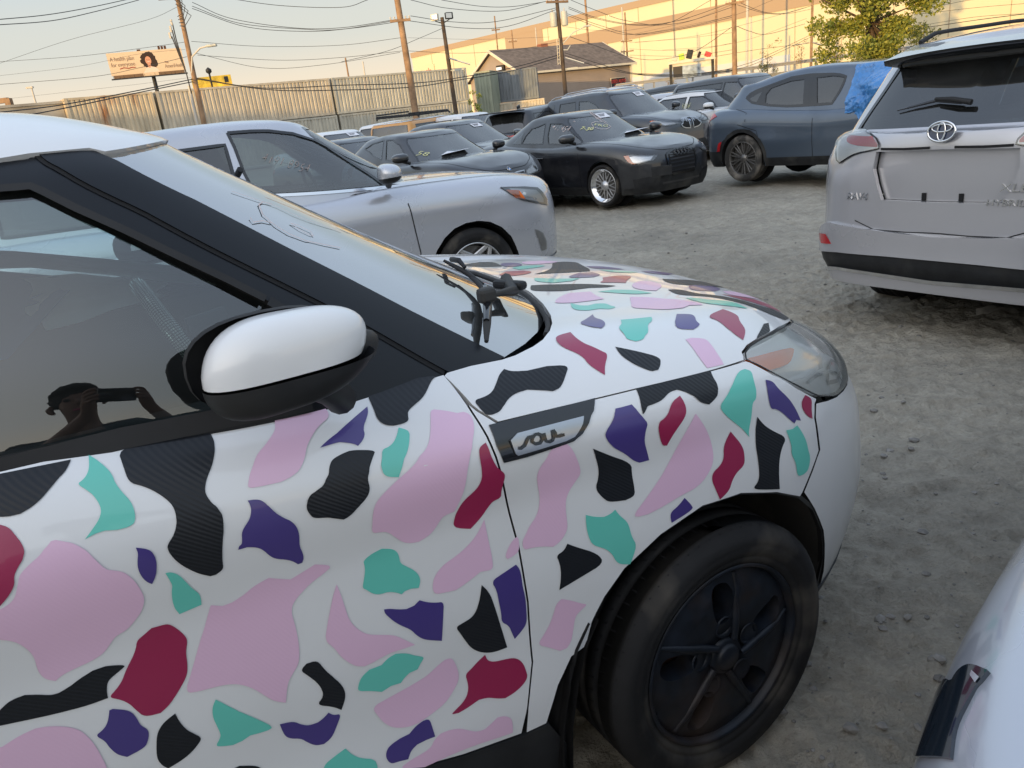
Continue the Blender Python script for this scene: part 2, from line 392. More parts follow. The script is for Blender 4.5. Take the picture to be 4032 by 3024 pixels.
M['wclothe']=P('white_cloth',(.60,.66,.66),.9,noise=(6,.1))
M['bclothe']=P('blue_cloth',(.05,.13,.32),.9)
M['gseat']=P('grey_seat',(.10,.11,.11),.9)
M['chalk']=P('window_marker',(.62,.52,.50),.9)
M['chalky']=P('yellow_window_marker',(.62,.62,.30),.9)
M['paper']=P('white_paper',(.72,.73,.78),.8)
M['ink']=P('black_ink',(.05,.05,.06),.8)
def carpaint(name,col,metal=.0,rough=.35,coat=1,dust=.25):
    return P(name,col,rough*.8,metal=metal,coat=coat,coatr=.03,dirt=((.30,.29,.27),2.5,dust*.6))
M['silver']=carpaint('silver_paint',(.50,.52,.57),.45,.34,dust=.08)
M['silver2']=carpaint('warm_silver_paint',(.50,.50,.53),.45,.32,dust=.08)
M['blackp']=carpaint('black_paint',(.012,.013,.017),0,.35,dust=.16)
M['navyp']=carpaint('dark_blue_paint',(.018,.024,.036),.1,.35,dust=.2)
M['slatep']=carpaint('slate_blue_paint',(.085,.115,.16),.45,.38,dust=.12)
M['greyp']=carpaint('dark_grey_paint',(.045,.05,.058),.3,.36,dust=.22)
M['whitep']=carpaint('white_car_paint',(.68,.69,.71),0,.35,dust=.12)
M['yellowp']=carpaint('yellow_car_paint',(.58,.27,.05),0,.35,dust=.1)
M['wine']=carpaint('wine_trim',(.16,.02,.03),0,.3)
# ---------------------------------------------------------------- wheels (axis y, outer face towards -y in Blender = the car's right)
def wheel(parent,loc,R,W,rr,style,sgn=1,tyre='tyre',steer=0,treads=True,rim='alloy'):
    """R tyre radius, W width, rr visible rim radius; sgn=+1: outer face on -y"""
    w=empty_part('wheel',parent,loc,(0,0,steer))
    s=-sgn
    t=MB();h=W/2
    # outer face at a=0 going inwards to a=W
    prof=[(rr-.012,.018),(rr,.006),(rr+.006,.002),(rr+.016,-.003),(rr+.019,-.001),(rr+.023,-.005),(rr+.45*(R-rr),-.012),(rr+.50*(R-rr),-.010),(rr+.55*(R-rr),-.012),(rr+.75*(R-rr),-.008),(R-.013,.003),(R-.004,.012),(R-.001,.022)]
    g=[]
    n=4
    for i in range(n+1):
        a=.022+(W-.044)*i/n
        if 0<i<=n and treads: g+= [(R-.001,a-.006),(R-.014,a-.005),(R-.014,a+.003),(R-.001,a+.004)]
        elif i>0: g.append((R,a))
        else: g.append((R-.001,a))
    prof+=g[:-1]+[(R-.006,W-.016),(R-.02,W-.004),(rr+.02,W),(rr-.01,W-.02)]
    lathe(t,[(r,a*s*-1) for r,a in prof],M[tyre],72,'y',(0,0,0),True,1 if s<0 else 1)
    if treads:
        # lateral sipes as thin dark grooves
        V=[];F=[]
        for k in range(64):
            an=2*PI*k/64;da=.010
            for a0,a1,sk in ((.008,.058,.02),(.075,W*.5-.016,.03),(W*.5+.012,W*.72,-.03)):
                q=[]
                for a,d in ((a0,0),(a0,da),(a1,da+sk),(a1,sk)):
                    r=R+.0006-(.006 if a<.012 else 0);q.append((r*math.cos(an+d),a,r*math.sin(an+d)))
                b=len(V);V+=q;F.append((b,b+1,b+2,b+3))
        t.add([(x,y*-s*1.0,z) for x,y,z in V],F,M['gap'],None,False)
    to=t.build('tyre',w)
    m=MB();RM=M[rim]
    yo=lambda a:a*-s
    # barrel and lip
    lathe(m,[(rr,yo(.004)),(rr-.004,yo(.0)),(rr-.010,yo(.004)),(rr-.014,yo(.03)),(rr-.022,yo(W*.55)),(rr-.03,yo(W*.8))],RM,64)
    if style=='soul':
        # disc with five openings
        A=[];hole=[(.092,-.20),(.12,-.24),(.165,-.22),(.192,-.13),(.195,.06),(.175,.16),(.13,.20),(.095,.17)]
        hs=[]
        for k in range(5):
            p0=PI/2+.06+2*PI*k/5
            hs.append(chaikin_soft([(r*math.cos(p0+a),r*math.sin(p0+a)) for r,a in hole],2,170))
        out=[((rr-.012)*math.cos(2*PI*i/72),(rr-.012)*math.sin(2*PI*i/72)) for i in range(72)]
        uv,F=tri2d(out,hs,.016)
        def zf(p): r=np.hypot(p[:,0],p[:,1]);return .020-.016*np.clip((rr-.012-r)/.05,0,1)+.012*np.clip((.09-r)/.05,0,1)
        d=zf(uv);Vv=[(x,yo(a),z) for (x,z),a in zip(uv,d)];FF=[tuple(int(i) for i in f) for f in F]
        a,b,c=[np.array(Vv[i]) for i in FF[0]];
        if np.cross(b-a,c-a)[1]*s<0: FF=[f[::-1] for f in FF]
        m.add(Vv,FF,RM)
        for h_ in hs:
            k=len(h_);V=[];G=[]
            for i,(x,z) in enumerate(h_):
                r=math.hypot(x,z);V+=[(x,yo(float(zf(np.array([[x,z]]))[0])),z),(x*.97,yo(.06),z*.97)]
            for i in range(k): j=(i+1)%k;G.append((2*i,2*j,2*j+1,2*i+1))
            m.add(V,G,RM)
        for k in range(5):
            p0=PI/2+.06+2*PI*k/5
            q=[((r)*math.cos(p0+a),yo(y),(r)*math.sin(p0+a)) for r,a,y in ((.045,-.62,.002),(.085,-.42,.004),(.13,-.33,.006),(.17,-.30,.010),(.207,-.26,.018))]
            tube(m,q,[.008,.010,.010,.009,.006],RM,8)
            q=[(.078*math.cos(p0-.05),yo(y),.078*math.sin(p0-.05)) for y in (.035,.012)];tube(m,q,.011,RM,6)
            lathe(m,[(.028,yo(.006)),(.026,yo(.002)),(.020,yo(.012)),(.012,yo(.03))],RM,20,'y',(.078*math.cos(p0-.05),0,.078*math.sin(p0-.05)))
        lathe(m,[(.0001,yo(-.010)),(.026,yo(-.009)),(.031,yo(-.004)),(.033,yo(.004)),(.042,yo(.0)),(.046,yo(.012))],RM,40)
    else:
        kind,n,ww=style
        lathe(m,[(.0001,yo(.018)),(.03,yo(.018)),(.034,yo(.022)),(.07,yo(.03)),(.075,yo(.05))],RM,32)
        yin=.028;yout=.014
        def spoke(a0,a1,r0,r1,w0,w1,y0=yin,y1=yout,dp=.025):
            p=Vector((r0*math.cos(a0),0,r0*math.sin(a0)));q=Vector((r1*math.cos(a1),0,r1*math.sin(a1)));t_=(q-p).normalized();sd=Vector((-t_.z,0,t_.x))
            V=[]
            for c_,w_,y_ in ((p,w0,y0),(q,w1,y1)):
                for sx,dy in ((-.5,0.006),(-.3,0),(.3,0),(.5,0.006),(.4,dp),(-.4,dp)): V.append(c_+sd*w_*sx+Vector((0,yo(y_+dy),0)))
            F=[(i,(i+1)%6,6+(i+1)%6,6+i) for i in range(6)]
            m.add(V,F,RM,None,False)
        for k in range(n):
            a=PI/2+2*PI*k/n
            if kind=='y':
                spoke(a,a,.05,rr*.55,ww,ww*.8);spoke(a,a-.9*PI/n,rr*.5,rr-.008,ww*.7,ww*.6);spoke(a,a+.9*PI/n,rr*.5,rr-.008,ww*.7,ww*.6)
            elif kind=='mesh':
                spoke(a,a+1.6*PI/n,.045,rr*.80,ww,ww,dp=.015,y0=.05,y1=.045);spoke(a,a-1.6*PI/n,.045,rr*.80,ww,ww,dp=.015,y0=.05,y1=.045)
            elif kind=='v':
                spoke(a-.35/n*2,a-1.1/n,.05,rr-.008,ww,ww*1.1);spoke(a+.35/n*2,a+1.1/n,.05,rr-.008,ww,ww*1.1)
            else: spoke(a,a,.05,rr-.008,ww,ww*1.25)
        if kind=='mesh': lathe(m,[(rr-.01,yo(.004)),(rr*.82,yo(.05)),(rr*.79,yo(.055)),(rr*.77,yo(.075))],M['chrome'],64)
    m.build('rim',w)
    b=MB();lathe(b,[(.0001,yo(.075)),(rr-.03,yo(.075))],M['rust'] if style=='soul' else M['alloydark'],32);lathe(b,[(rr-.02,yo(W*.8)),(.0001,yo(W*.8))],M['dark'],32);b.build('brake_disc',w)
    return w
def empty_part(name,parent,loc,rot=(0,0,0)):
    o=bpy.data.objects.new(name,None);COL.objects.link(o);o.parent=parent;o.location=loc;o.rotation_euler=rot;o.empty_display_size=.05;return o
from mathutils import noise as mn
# ---------------------------------------------------------------- ground: trodden grey dirt
def vnoise(x,y,seed=0):
    r=np.random.default_rng(seed).random((257,257));xi=np.floor(x).astype(int);yi=np.floor(y).astype(int);fx=x-xi;fy=y-yi
    fx=fx*fx*(3-2*fx);fy=fy*fy*(3-2*fy);a=r[xi%256,yi%256];b=r[(xi+1)%256,yi%256];c_=r[xi%256,(yi+1)%256];d=r[(xi+1)%256,(yi+1)%256]
    return a+(b-a)*fx+(c_-a)*fy+(a-b-c_+d)*fx*fy-.5
def axis(lo,hi,step,outlo,outhi,g=1.10):
    a=list(np.arange(lo,hi,step));s=step;x=a[-1]
    while x<outhi: s*=g;x+=s;a.append(x)
    b=[];s=step;x=lo
    while x>outlo: s*=g;x-=s;b.append(x)
    return np.array(b[::-1]+a)
def gheight(X,Y):
    h=.03*vnoise(X*.9,Y*.9,1)+.030*vnoise(X*2.6+3,Y*2.6,2)+.032*vnoise(X*6,Y*7,3)
    n=vnoise(X*15,Y*17,4);h+=.024*n
    h+=.019*vnoise(X*34,Y*36,5)+.009*vnoise(X*70,Y*74,6)
    # scooped footprints and churned lumps
    m=np.clip(vnoise(X*4.3+9,Y*4.7,7)*3-.15,0,1);h+=m*.030*np.abs(vnoise(X*22,Y*20,8))
    # faint tyre tracks running past the hatchback's nose
    for off,ph in ((2.3,0.),(3.75,.4),(5.0,1.1)):
        d=(X-off-.30*(Y-2)-.25*np.sin(Y*.45+ph))/math.sqrt(1.09);t=np.exp(-(d/.11)**4);h+=t*(-.020+.008*np.sin((Y+d*1.2)*48))+.014*np.exp(-((np.abs(d)-.16)/.04)**2)
    f=np.clip((30-np.hypot(X,Y))/20,0,1)
    return h*(.25+.75*f)
gx=axis(-.2,5.2,.0165,-450,450,1.075);gy=axis(.2,6.4,.019,-60,620,1.065)
GX,GY=np.meshgrid(gx,gy,indexing='ij');GZ=gheight(GX,GY)-.012
GZ+=np.clip((np.hypot(GX,GY)-60)/40,0,1)*.0
V=np.stack([GX.ravel(),GY.ravel(),GZ.ravel()],1);nx,ny=GX.shape
i,j=np.meshgrid(np.arange(nx-1),np.arange(ny-1),indexing='ij');a=(i*ny+j).ravel();F=np.stack([a,a+ny,a+ny+1,a+1],1)
me=bpy.data.meshes.new('ground');me.vertices.add(len(V));me.vertices.foreach_set('co',V.ravel());me.loops.add(F.size);me.loops.foreach_set('vertex_index',F.ravel().astype(np.int32));me.polygons.add(len(F));me.polygons.foreach_set('loop_start',np.arange(0,F.size,4,dtype=np.int32));me.polygons.foreach_set('loop_total',np.full(len(F),4,dtype=np.int32));me.polygons.foreach_set('use_smooth',np.ones(len(F),bool));me.update(calc_edges=True)
g=bpy.data.objects.new('ground',me);COL.objects.link(g);tag(g,kind='structure')
m=P('trodden_dirt',(.205,.198,.182),.92,spec=.25);nt=m.node_tree;b=nt.nodes['Principled BSDF'];N=nt.nodes.new;Lk=nt.links.new
co_=N('ShaderNodeTexCoord')
def nz(sc,det=8,ro=.6):
    n=N('ShaderNodeTexNoise');n.inputs['Scale'].default_value=sc;n.inputs['Detail'].default_value=det;n.inputs['Roughness'].default_value=ro;Lk(co_.outputs['Object'],n.inputs['Vector']);return n
n1=nz(.7);n2=nz(9);n3=nz(60,10,.7)
cr=N('ShaderNodeValToRGB');cr.color_ramp.elements[0].position=.32;cr.color_ramp.elements[0].color=(.285,.264,.222,1);cr.color_ramp.elements[1].position=.72;cr.color_ramp.elements[1].color=(.46,.42,.345,1);Lk(n1.outputs[0],cr.inputs[0])
mx=N('ShaderNodeMix');mx.data_type='RGBA';mx.blend_type='MULTIPLY';mx.inputs[0].default_value=1;Lk(cr.outputs[0],mx.inputs[6])
r2=N('ShaderNodeMapRange');r2.inputs[1].default_value=.3;r2.inputs[2].default_value=.7;r2.inputs[3].default_value=.80;r2.inputs[4].default_value=1.16;Lk(n2.outputs[0],r2.inputs[0]);Lk(r2.outputs[0],mx.inputs[7])
mx2=N('ShaderNodeMix');mx2.data_type='RGBA';mx2.blend_type='MULTIPLY';mx2.inputs[0].default_value=1;Lk(mx.outputs[2],mx2.inputs[6])
r3=N('ShaderNodeMapRange');r3.inputs[1].default_value=.35;r3.inputs[2].default_value=.65;r3.inputs[3].default_value=.88;r3.inputs[4].default_value=1.10;Lk(n3.outputs[0],r3.inputs[0]);Lk(r3.outputs[0],mx2.inputs[7]);Lk(mx2.outputs[2],b.inputs['Base Color'])
bu=N('ShaderNodeBump');bu.inputs['Strength'].default_value=.9;bu.inputs['Distance'].default_value=.02;Lk(n3.outputs[0],bu.inputs['Height']);bu2=N('ShaderNodeBump');bu2.inputs['Strength'].default_value=.8;bu2.inputs['Distance'].default_value=.06;Lk(n2.outputs[0],bu2.inputs['Height']);Lk(bu.outputs[0],bu2.inputs['Normal']);Lk(bu2.outputs[0],b.inputs['Normal'])
me.materials.append(m)
def gz(x,y): return float(gheight(np.array([x]),np.array([y]))[0])-.012
# loose stones
M['stone']=P('grey_stone',(.20,.19,.175),.9,noise=(30,.3),bump=(60,.4,.003))
bm=bmesh.new();bmesh.ops.create_icosphere(bm,subdivisions=1,radius=1);IV=np.array([v.co[:] for v in bm.verts]);IF=[tuple(v.index for v in f.verts) for f in bm.faces];bm.free()
mb=MB()
for k in range(1700):
    d=1.0+9*rng.random()**1.6;an=rad(5+45*rng.random()) ;x,y=d*math.sin(an)+.2,d*math.cos(an)
    s=.004+.018*rng.random()**5
    q=IV*(1+.5*(rng.random(IV.shape)-.5))*s*np.array([1,.8+.4*rng.random(),.55]);c_,s_=math.cos(k),math.sin(k)
    q=np.stack([q[:,0]*c_-q[:,1]*s_,q[:,0]*s_+q[:,1]*c_,q[:,2]],1)+[x,y,gz(x,y)+s*.15]
    mb.add(q,IF,M['stone'],None,False)
tag(mb.build('gravel'),kind='stuff')
def gpx(pts): return pts
for k,(x,y,s) in enumerate(((1.83,1.72,.030),(2.02,1.80,.034),(1.72,1.55,.018),(2.28,1.86,.026),(1.28,1.22,.02))):
    q=IV*(1+.45*(rng.random(IV.shape)-.5))*s*np.array([1.2,.9,.6]);mb=MB();mb.add(q+[x,y,gz(x,y)+s*.2],IF,M['stone'],None,False)
    tag(mb.build('stone'),('larger of two flat stones side by side on the dirt','rounded stone right of its twin on the dirt','small pale stone lying left of the stone pair','half buried stone nearest the rear bumper of the silver crossover','small stone beside the front wheel of the patterned hatchback')[k],'stone',group='loose stones on the dirt')
# flattened strip of pale webbing near the silver crossover
mb=MB();pa,pb=Vector((3.05,4.75,0)),Vector((4.35,4.05,0));V=[];F=[];nn=40
for i in range(nn+1):
    p=pa.lerp(pb,i/nn);sd=Vector((.5,.87,0))
    for j in (-1,0,1):
        w_=.035+.012*math.sin(i*.7);q=p+sd*j*w_+Vector((0,.03*math.sin(i*.22),0));V.append((q.x,q.y,gz(q.x,q.y)+.014+.006*math.sin(i*1.3+j)))
for i in range(nn):
    for j in range(2): a=i*3+j;F.append((a,a+3,a+4,a+1))
mb.add(V,F,P('pale_webbing',(.42,.39,.34),.9,noise=(20,.25)));tag(mb.build('webbing_strip'),'long flattened strip of pale webbing lying on the dirt behind the silver crossover','strip')
# ---------------------------------------------------------------- added sun blocker, unseen behind the camera, to shade the lot
M['blocker']=P('sun_blocker_grey',(.30,.30,.30),.8,noise=(.4,.1))
e=empty('sun_blocker','long flat-topped grey block added out of view behind the photographer to shade the whole lot','warehouse',(-26,-38.5,0),rad(-34))
mb=MB();box(mb,(0,0,5.1),(190,14,10.2),M['blocker']);mb.build('wall',e);mb=MB();box(mb,(0,0,10.3),(191,15,.25),M['blocker']);mb.build('roof',e)
# ---------------------------------------------------------------- shipping containers
def rusty(name,col,amount=.5,sc=.6):
    m=P(name,col,.6,dirt=None);nt=m.node_tree;b=nt.nodes['Principled BSDF'];N=nt.nodes.new;L=nt.links.new
    co=N('ShaderNodeTexCoord');mp=N('ShaderNodeMapping');mp.inputs['Scale'].default_value=(1,1,.25);L(co.outputs['Object'],mp.inputs[0])
    n=N('ShaderNodeTexNoise');n.inputs['Scale'].default_value=sc;n.inputs['Detail'].default_value=12;n.inputs['Roughness'].default_value=.7;L(mp.outputs[0],n.inputs['Vector'])
    r=N('ShaderNodeValToRGB');r.color_ramp.elements[0].position=1-amount*.62;r.color_ramp.elements[0].color=(*col,1);r.color_ramp.elements[1].position=min(.99,1-amount*.62+.16);r.color_ramp.elements[1].color=(.34,.14,.05,1);L(n.outputs[0],r.inputs[0])
    n2=N('ShaderNodeTexNoise');n2.inputs['Scale'].default_value=2.5;n2.inputs['Detail'].default_value=8;L(mp.outputs[0],n2.inputs['Vector']);q=N('ShaderNodeMapRange');q.inputs[1].default_value=.3;q.inputs[2].default_value=.7;q.inputs[3].default_value=.75;q.inputs[4].default_value=1.12;L(n2.outputs[0],q.inputs[0])
    x=N('ShaderNodeMix');x.data_type='RGBA';x.blend_type='MULTIPLY';x.inputs[0].default_value=1;L(r.outputs[0],x.inputs[6]);L(q.outputs[0],x.inputs[7]);L(x.outputs[2],b.inputs['Base Color']);return m
M['c_cream']=rusty('cream_container_paint',(.52,.46,.36),.60);M['c_cream2']=rusty('pale_container_paint',(.47,.45,.38),.56);M['c_rust']=rusty('rusty_container_paint',(.56,.47,.33),.74,.8);M['c_grey']=rusty('grey_container_paint',(.16,.18,.20),.35);M['c_green']=rusty('faded_green_container_paint',(.25,.28,.22),.6)
def container(p0,p1,z,h,mt,label,frame=None,dp=2.44):
    p0=Vector((*p0,0));p1=Vector((*p1,0));L_=(p1-p0).length;a=math.atan2(p1.y-p0.y,p1.x-p0.x)
    e=empty('shipping_container',label,'container',(p0.x,p0.y,z),a,'stacked shipping containers along the far edge of the lot')
    fm=frame or mt
    mb=MB()
    def corr(y,sg):
        V=[];xs=.16;n=int((L_-.32)/.139);k=0;x=xs
        pts=[]
        while x<L_-.16:
            pts+= [(x,0),(x+.07,0),(x+.105,.045),(x+.175,.045),(x+.21,0)];x+=.21+.068
        for px_,d in pts: V+= [(px_,y+sg*(-.03+d)*-1,.16),(px_,y+sg*(-.03+d)*-1,h-.13)]
        F=[(2*i,2*i+2,2*i+3,2*i+1) for i in range(len(pts)-1)]
        mb.add(V,F,mt,None,False)
    corr(0.0,-1);corr(dp,1)
    box(mb,(L_/2,dp/2,h-.04),(L_-.02,dp-.02,.05),mt);box(mb,(.05,dp/2,h/2),(.05,dp-.1,h-.3),mt);box(mb,(L_-.05,dp/2,h/2),(.05,dp-.1,h-.3),mt)
    mb.build('side_wall',e)
    mb=MB()
    for x in(.08,L_-.08):
        for y in (.0,dp): box(mb,(x,y,h/2),(.16,.15,h),M[fm] if isinstance(fm,str) else fm)
    for y in(0,dp):
        box(mb,(L_/2,y,h-.065),(L_-.32,.11,.13),fm);box(mb,(L_/2,y,.08),(L_-.32,.13,.16),fm)
    for x in(.08,L_-.08): box(mb,(x,dp/2,h-.065),(.13,dp-.15,.13),fm);box(mb,(x,dp/2,.08),(.13,dp-.15,.16),fm)
    mb.build('corner_frame',e);return e
A0=Vector((-24.5,50.0));dr=Vector((.807,.589))
def cp_(t): p=A0+dr*t;return (p.x,p.y)
zt0=3.0
for t0,t1,mt,lb in ((-7.0,5.1,'c_rust','upper container with heavy orange rust at the left end of the stack'),(5.3,17.4,'c_cream','upper cream container directly behind the streetlamp pole'),(17.6,29.6,'c_cream2','upper pale container behind the thick brown pole')):
    container(cp_(max(t0,0) if t0<0 else t0),cp_(t1),zt0,2.5,M[mt],lb)
for t0,t1,mt,lb in ((-6.9,5.2,'c_cream','lower container beneath the rusty one'),(5.4,17.5,'c_cream2','lower container beneath the cream one'),(17.7,29.7,'c_cream2','lower container beneath the pale one')):
    container(cp_(t0),cp_(t1),.25,2.7,M[mt],lb)
container((.0,72.0),(1.4,71.6),.3,5.0,M['c_green'],'narrow faded green container end beside the floodlight pole')
container((.2,74.6),(5.6,74.0),2.62,2.62,M['c_grey'],'dark grey upper container in front of the office gable')
container((.6,73.9),(6.0,73.3),.1,2.45,M['c_cream'],'pale container beneath the dark grey one, almost hidden by cars')
M['concrete']=P('stained_concrete',(.34,.32,.28),.9,noise=(.8,.25),dirt=((.18,.15,.12),.9,.5))
mb=MB();p=A0-dr*20;
box(mb,((A0.x+p.x)/2-.6,(A0.y+p.y)/2+.8,2.65),(20,.5,5.3),M['concrete'],Matrix.Rotation(math.atan2(dr.y,dr.x),3,'Z'));box(mb,((A0.x+p.x)/2-.6,(A0.y+p.y)/2+.8,5.36),(20.2,.7,.14),M['concrete'],Matrix.Rotation(math.atan2(dr.y,dr.x),3,'Z'));tag(mb.build('concrete_wall'),'plain stained beige concrete wall left of the rusty container','wall')
# ---------------------------------------------------------------- office with gable roof
M['siding']=P('tan_siding',(.33,.27,.23),.8,noise=(.5,.08));M['trim']=P('cream_trim',(.62,.57,.46),.7);M['shingle']=P('brown_shingles',(.15,.115,.09),.95,noise=(2.2,.35),bump=(9,.4,.05));M['brick']=P('red_brick',(.30,.12,.07),.9)
e=empty('office_building','tan office with brown shingled gable roof and a used auto parts sign','building',(4.9,84.9,0),math.atan2(8.1,12.8))
Lr,Wd,ze,zr=15.1,10.0,5.45,8.0
mb=MB()
def wallplane(pts,mt): mb.add(pts,[tuple(range(len(pts)))],mt,None,False)
wallplane([(0,0,0),(Lr,0,0),(Lr,0,ze),(0,0,ze)],M['siding']);wallplane([(Lr,0,0),(Lr,Wd,0),(Lr,Wd,ze),(Lr,Wd/2,zr-.05),(Lr,0,ze)],M['siding']);wallplane([(0,Wd,0),(0,0,0),(0,0,ze),(0,Wd/2,zr-.05),(0,Wd,ze)],M['siding']);wallplane([(Lr,Wd,0),(0,Wd,0),(0,Wd,ze),(Lr,Wd,ze)],M['siding'])
for k in range(26): box(mb,(Lr/2,-.012,.2+k*.205),(Lr-.02,.03,.03),M['siding'])
mb.build('wall',e)
mb=MB();o=.45;sl_=(zr-ze)/(Wd/2)
for s in (1,-1):
    y0=-o if s>0 else Wd+o;z0=ze-o*sl_
    V=[(-o,y0,z0),(Lr+o,y0,z0),(Lr+o,Wd/2,zr),(-o,Wd/2,zr)];V+=[(x,y,z+.16) for x,y,z in V]
    mb.add(V,[(0,3,2,1),(4,5,6,7),(0,1,5,4),(2,3,7,6),(1,2,6,5),(3,0,4,7)],M['shingle'],None,False)
mb.build('roof',e)
mb=MB()
for x in(-o-.03,Lr+o+.03):
    for s in(1,-1):
        a_=Vector((x,-o if s>0 else Wd+o,ze-o*sl_+.02));b_=Vector((x,Wd/2,zr+.02));V=[a_+Vector((-.04,0,-.14)),b_+Vector((-.04,0,-.14)),b_+Vector((-.04,0,.17)),a_+Vector((-.04,0,.17))];V+=[v+Vector((.08,0,0)) for v in V]
        mb.add(V,[(0,1,2,3),(7,6,5,4),(0,4,5,1),(3,2,6,7),(1,5,6,2),(0,3,7,4)],M['trim'],None,False)
box(mb,(Lr/2,-o-.05,ze-o*sl_+.06),(Lr+2*o,.10,.2),M['trim']);box(mb,(Lr-.1,-.06,ze/2),(.14,.12,ze),M['trim']);mb.build('roof_trim',e)
mb=MB();tube(mb,[(1.6,-.12,ze-.1),(1.6,-.12,.2)],.06,M['trim'],6);mb.build('downpipe',e)
mb=MB();box(mb,(7.0,Wd/2+.3,zr+.15),(.95,.8,.6),M['brick']);mb.build('chimney',e)
lamp=empty_part('wall_lamp',e,(-.3,3.2,6.2));mb=MB();box(mb,(0,0,0),(.5,.9,.55),M['plastic'],Matrix.Rotation(.5,3,'Z'));box(mb,(-.27,.0,-.06),(.05,.62,.3),M['chrome'],Matrix.Rotation(.5,3,'Z'));mb.build('lamp_body',lamp)
def text_obj(name,parent,text,loc,R,size,mt,ext=.01,align='CENTER',sx=1):
    cu=bpy.data.curves.new(name,'FONT');cu.body=text;cu.size=size;cu.extrude=ext;cu.align_x=align;cu.align_y='CENTER'
    o=bpy.data.objects.new('tmp',cu);me=bpy.data.meshes.new_from_object(o);V=[R@Vector((v.co.x*sx,v.co.y,v.co.z))+Vector(loc) for v in me.vertices];F=[tuple(p.vertices) for p in me.polygons]
    bpy.data.objects.remove(o);bpy.data.meshes.remove(me);mb=MB();mb.add(V,F,mt,None,False);return mb.build(name,parent)
RX=Matrix.Rotation(PI/2,3,'X')
M['signblack']=P('sign_black',(.02,.018,.018),.6);M['signred']=P('sign_red',(.60,.06,.05),.6);M['signwhite']=P('sign_white',(.75,.72,.68),.6)
sg=empty('office_sign','black sign reading used auto parts office on the tan building','sign',(4.9+.845*12.9+.535*.2,84.9+.535*12.9-.845*.2,3.05),math.atan2(8.1,12.8))
mb=MB();box(mb,(0,0,0),(2.05,.10,1.75),M['signblack']);box(mb,(0,.02,0),(2.15,.08,1.85),M['trim']);mb.build('sign_board',sg)
text_obj('lettering',sg,'USED AUTO',(0,-.075,.52),RX,.50,M['signred'],sx=.8);text_obj('lettering',sg,'PARTS',(0,-.075,-.0),RX,.50,M['signred'],sx=.95);text_obj('lettering',sg,'OFFICE',(0,-.075,-.55),RX,.50,M['signwhite'],sx=.9)
# ---------------------------------------------------------------- big sunlit warehouse, far
M['wh']=P('sunlit_panel_wall',(.58,.52,.36),.85,noise=(.05,.05));M['whtan']=P('tan_band',(.34,.25,.17),.85);M['whgrey']=P('pale_grey_panel',(.50,.51,.52),.8)
w0=Vector((-12,168.5));wd=Vector((42,-45.5)).normalized()
e=empty('distribution_warehouse','huge cream panelled warehouse with tan bands filling the background, lit by low sun','warehouse',(w0.x,w0.y,0),math.atan2(wd.y,wd.x))
Lw=150;Hw=15.3
mb=MB();box(mb,(Lw/2,20,Hw/2),(Lw,40,Hw),M['wh']);mb.build('wall',e)
mb=MB();box(mb,(Lw/2,-.06,Hw-.45),(Lw+.3,.12,.95),M['whtan']);box(mb,(36+(Lw-36)/2,-.05,11.3),(Lw-36,.10,2.2),M['whtan']);box(mb,(31.5,-.05,10.0),(9,.10,8.8),M['whtan']);mb.build('tan_band',e)
mb=MB()
for k in range(1,24): box(mb,(k*6.2,-.02,Hw/2),(.07,.04,Hw),M['whtan'])
mb.build('panel_joint',e)
mb=MB();box(mb,(60,-.07,3.2),(40,.14,3.0),M['whgrey'])
for x in (48,56,64,72): box(mb,(x,-.16,3.2),(.3,.1,3.2),M['wh'])
mb.build('loading_bays',e)
lg=empty_part('wall_logo',e,(4.2,-.1,11.1));mb=MB();box(mb,(0,0,0),(5.0,.1,2.9),M['wh']);mb.build('logo_board',lg);text_obj('logo_lettering',lg,'tools',(0,-.1,.3),RX,1.5,M['signred']);text_obj('logo_lettering',lg,'center',(0,-.1,-.7),RX,.7,M['signred'])
# embankment with guard rail
M['dry']=P('dry_grass_bank',(.30,.24,.14),.95,noise=(.5,.35),bump=(3,.5,.1))
mb=MB();V=[];F=[];pa,pb=Vector((5,87.0,0)),Vector((60,69.5,0));nn=60
dirb=(pb-pa).normalized();nrm=Vector((-dirb.y,dirb.x,0))
for i in range(nn+1):
    p=pa.lerp(pb,i/nn);t=min(1,max(0,(i/nn-.10)/.15))
    for d,z in ((-7,-.1),(-4,.9),(-1.5,2.0),(0,2.35),(14,2.4),(20,-.1)): V.append((p.x+nrm.x*d,p.y+nrm.y*d,z*t+.12*mn.noise(Vector((i*.7,d,0)))))
for i in range(nn):
    for j in range(5): a=i*6+j;F.append((a,a+6,a+7,a+1))
mb.add(V,F,M['dry']);tag(mb.build('hill'),kind='structure')
M['steel']=P('galvanised_steel',(.30,.30,.30),.5,metal=.5)
gr=empty('guard_rail','grey steel guard rail running along the top of the dry bank','guard rail',(0,0,0))
mb=MB();q0,q1=pa.lerp(pb,.17)+Vector((0,0,3.02)),pb+Vector((0,0,3.02));dd=(q1-q0)
for dz in(-.10,.0,.10): tube(mb,[q0+Vector((0,0,dz)),q1+Vector((0,0,dz))],.06 if dz else .05,M['steel'],5)
mb.build('rail',gr)
for k in range(26): 
    p=q0+dd*(k/25);mb=MB();box(mb,(p.x,p.y+.08,p.z-.35),(.16,.16,.8),M['steel']);mb.build('post',gr)
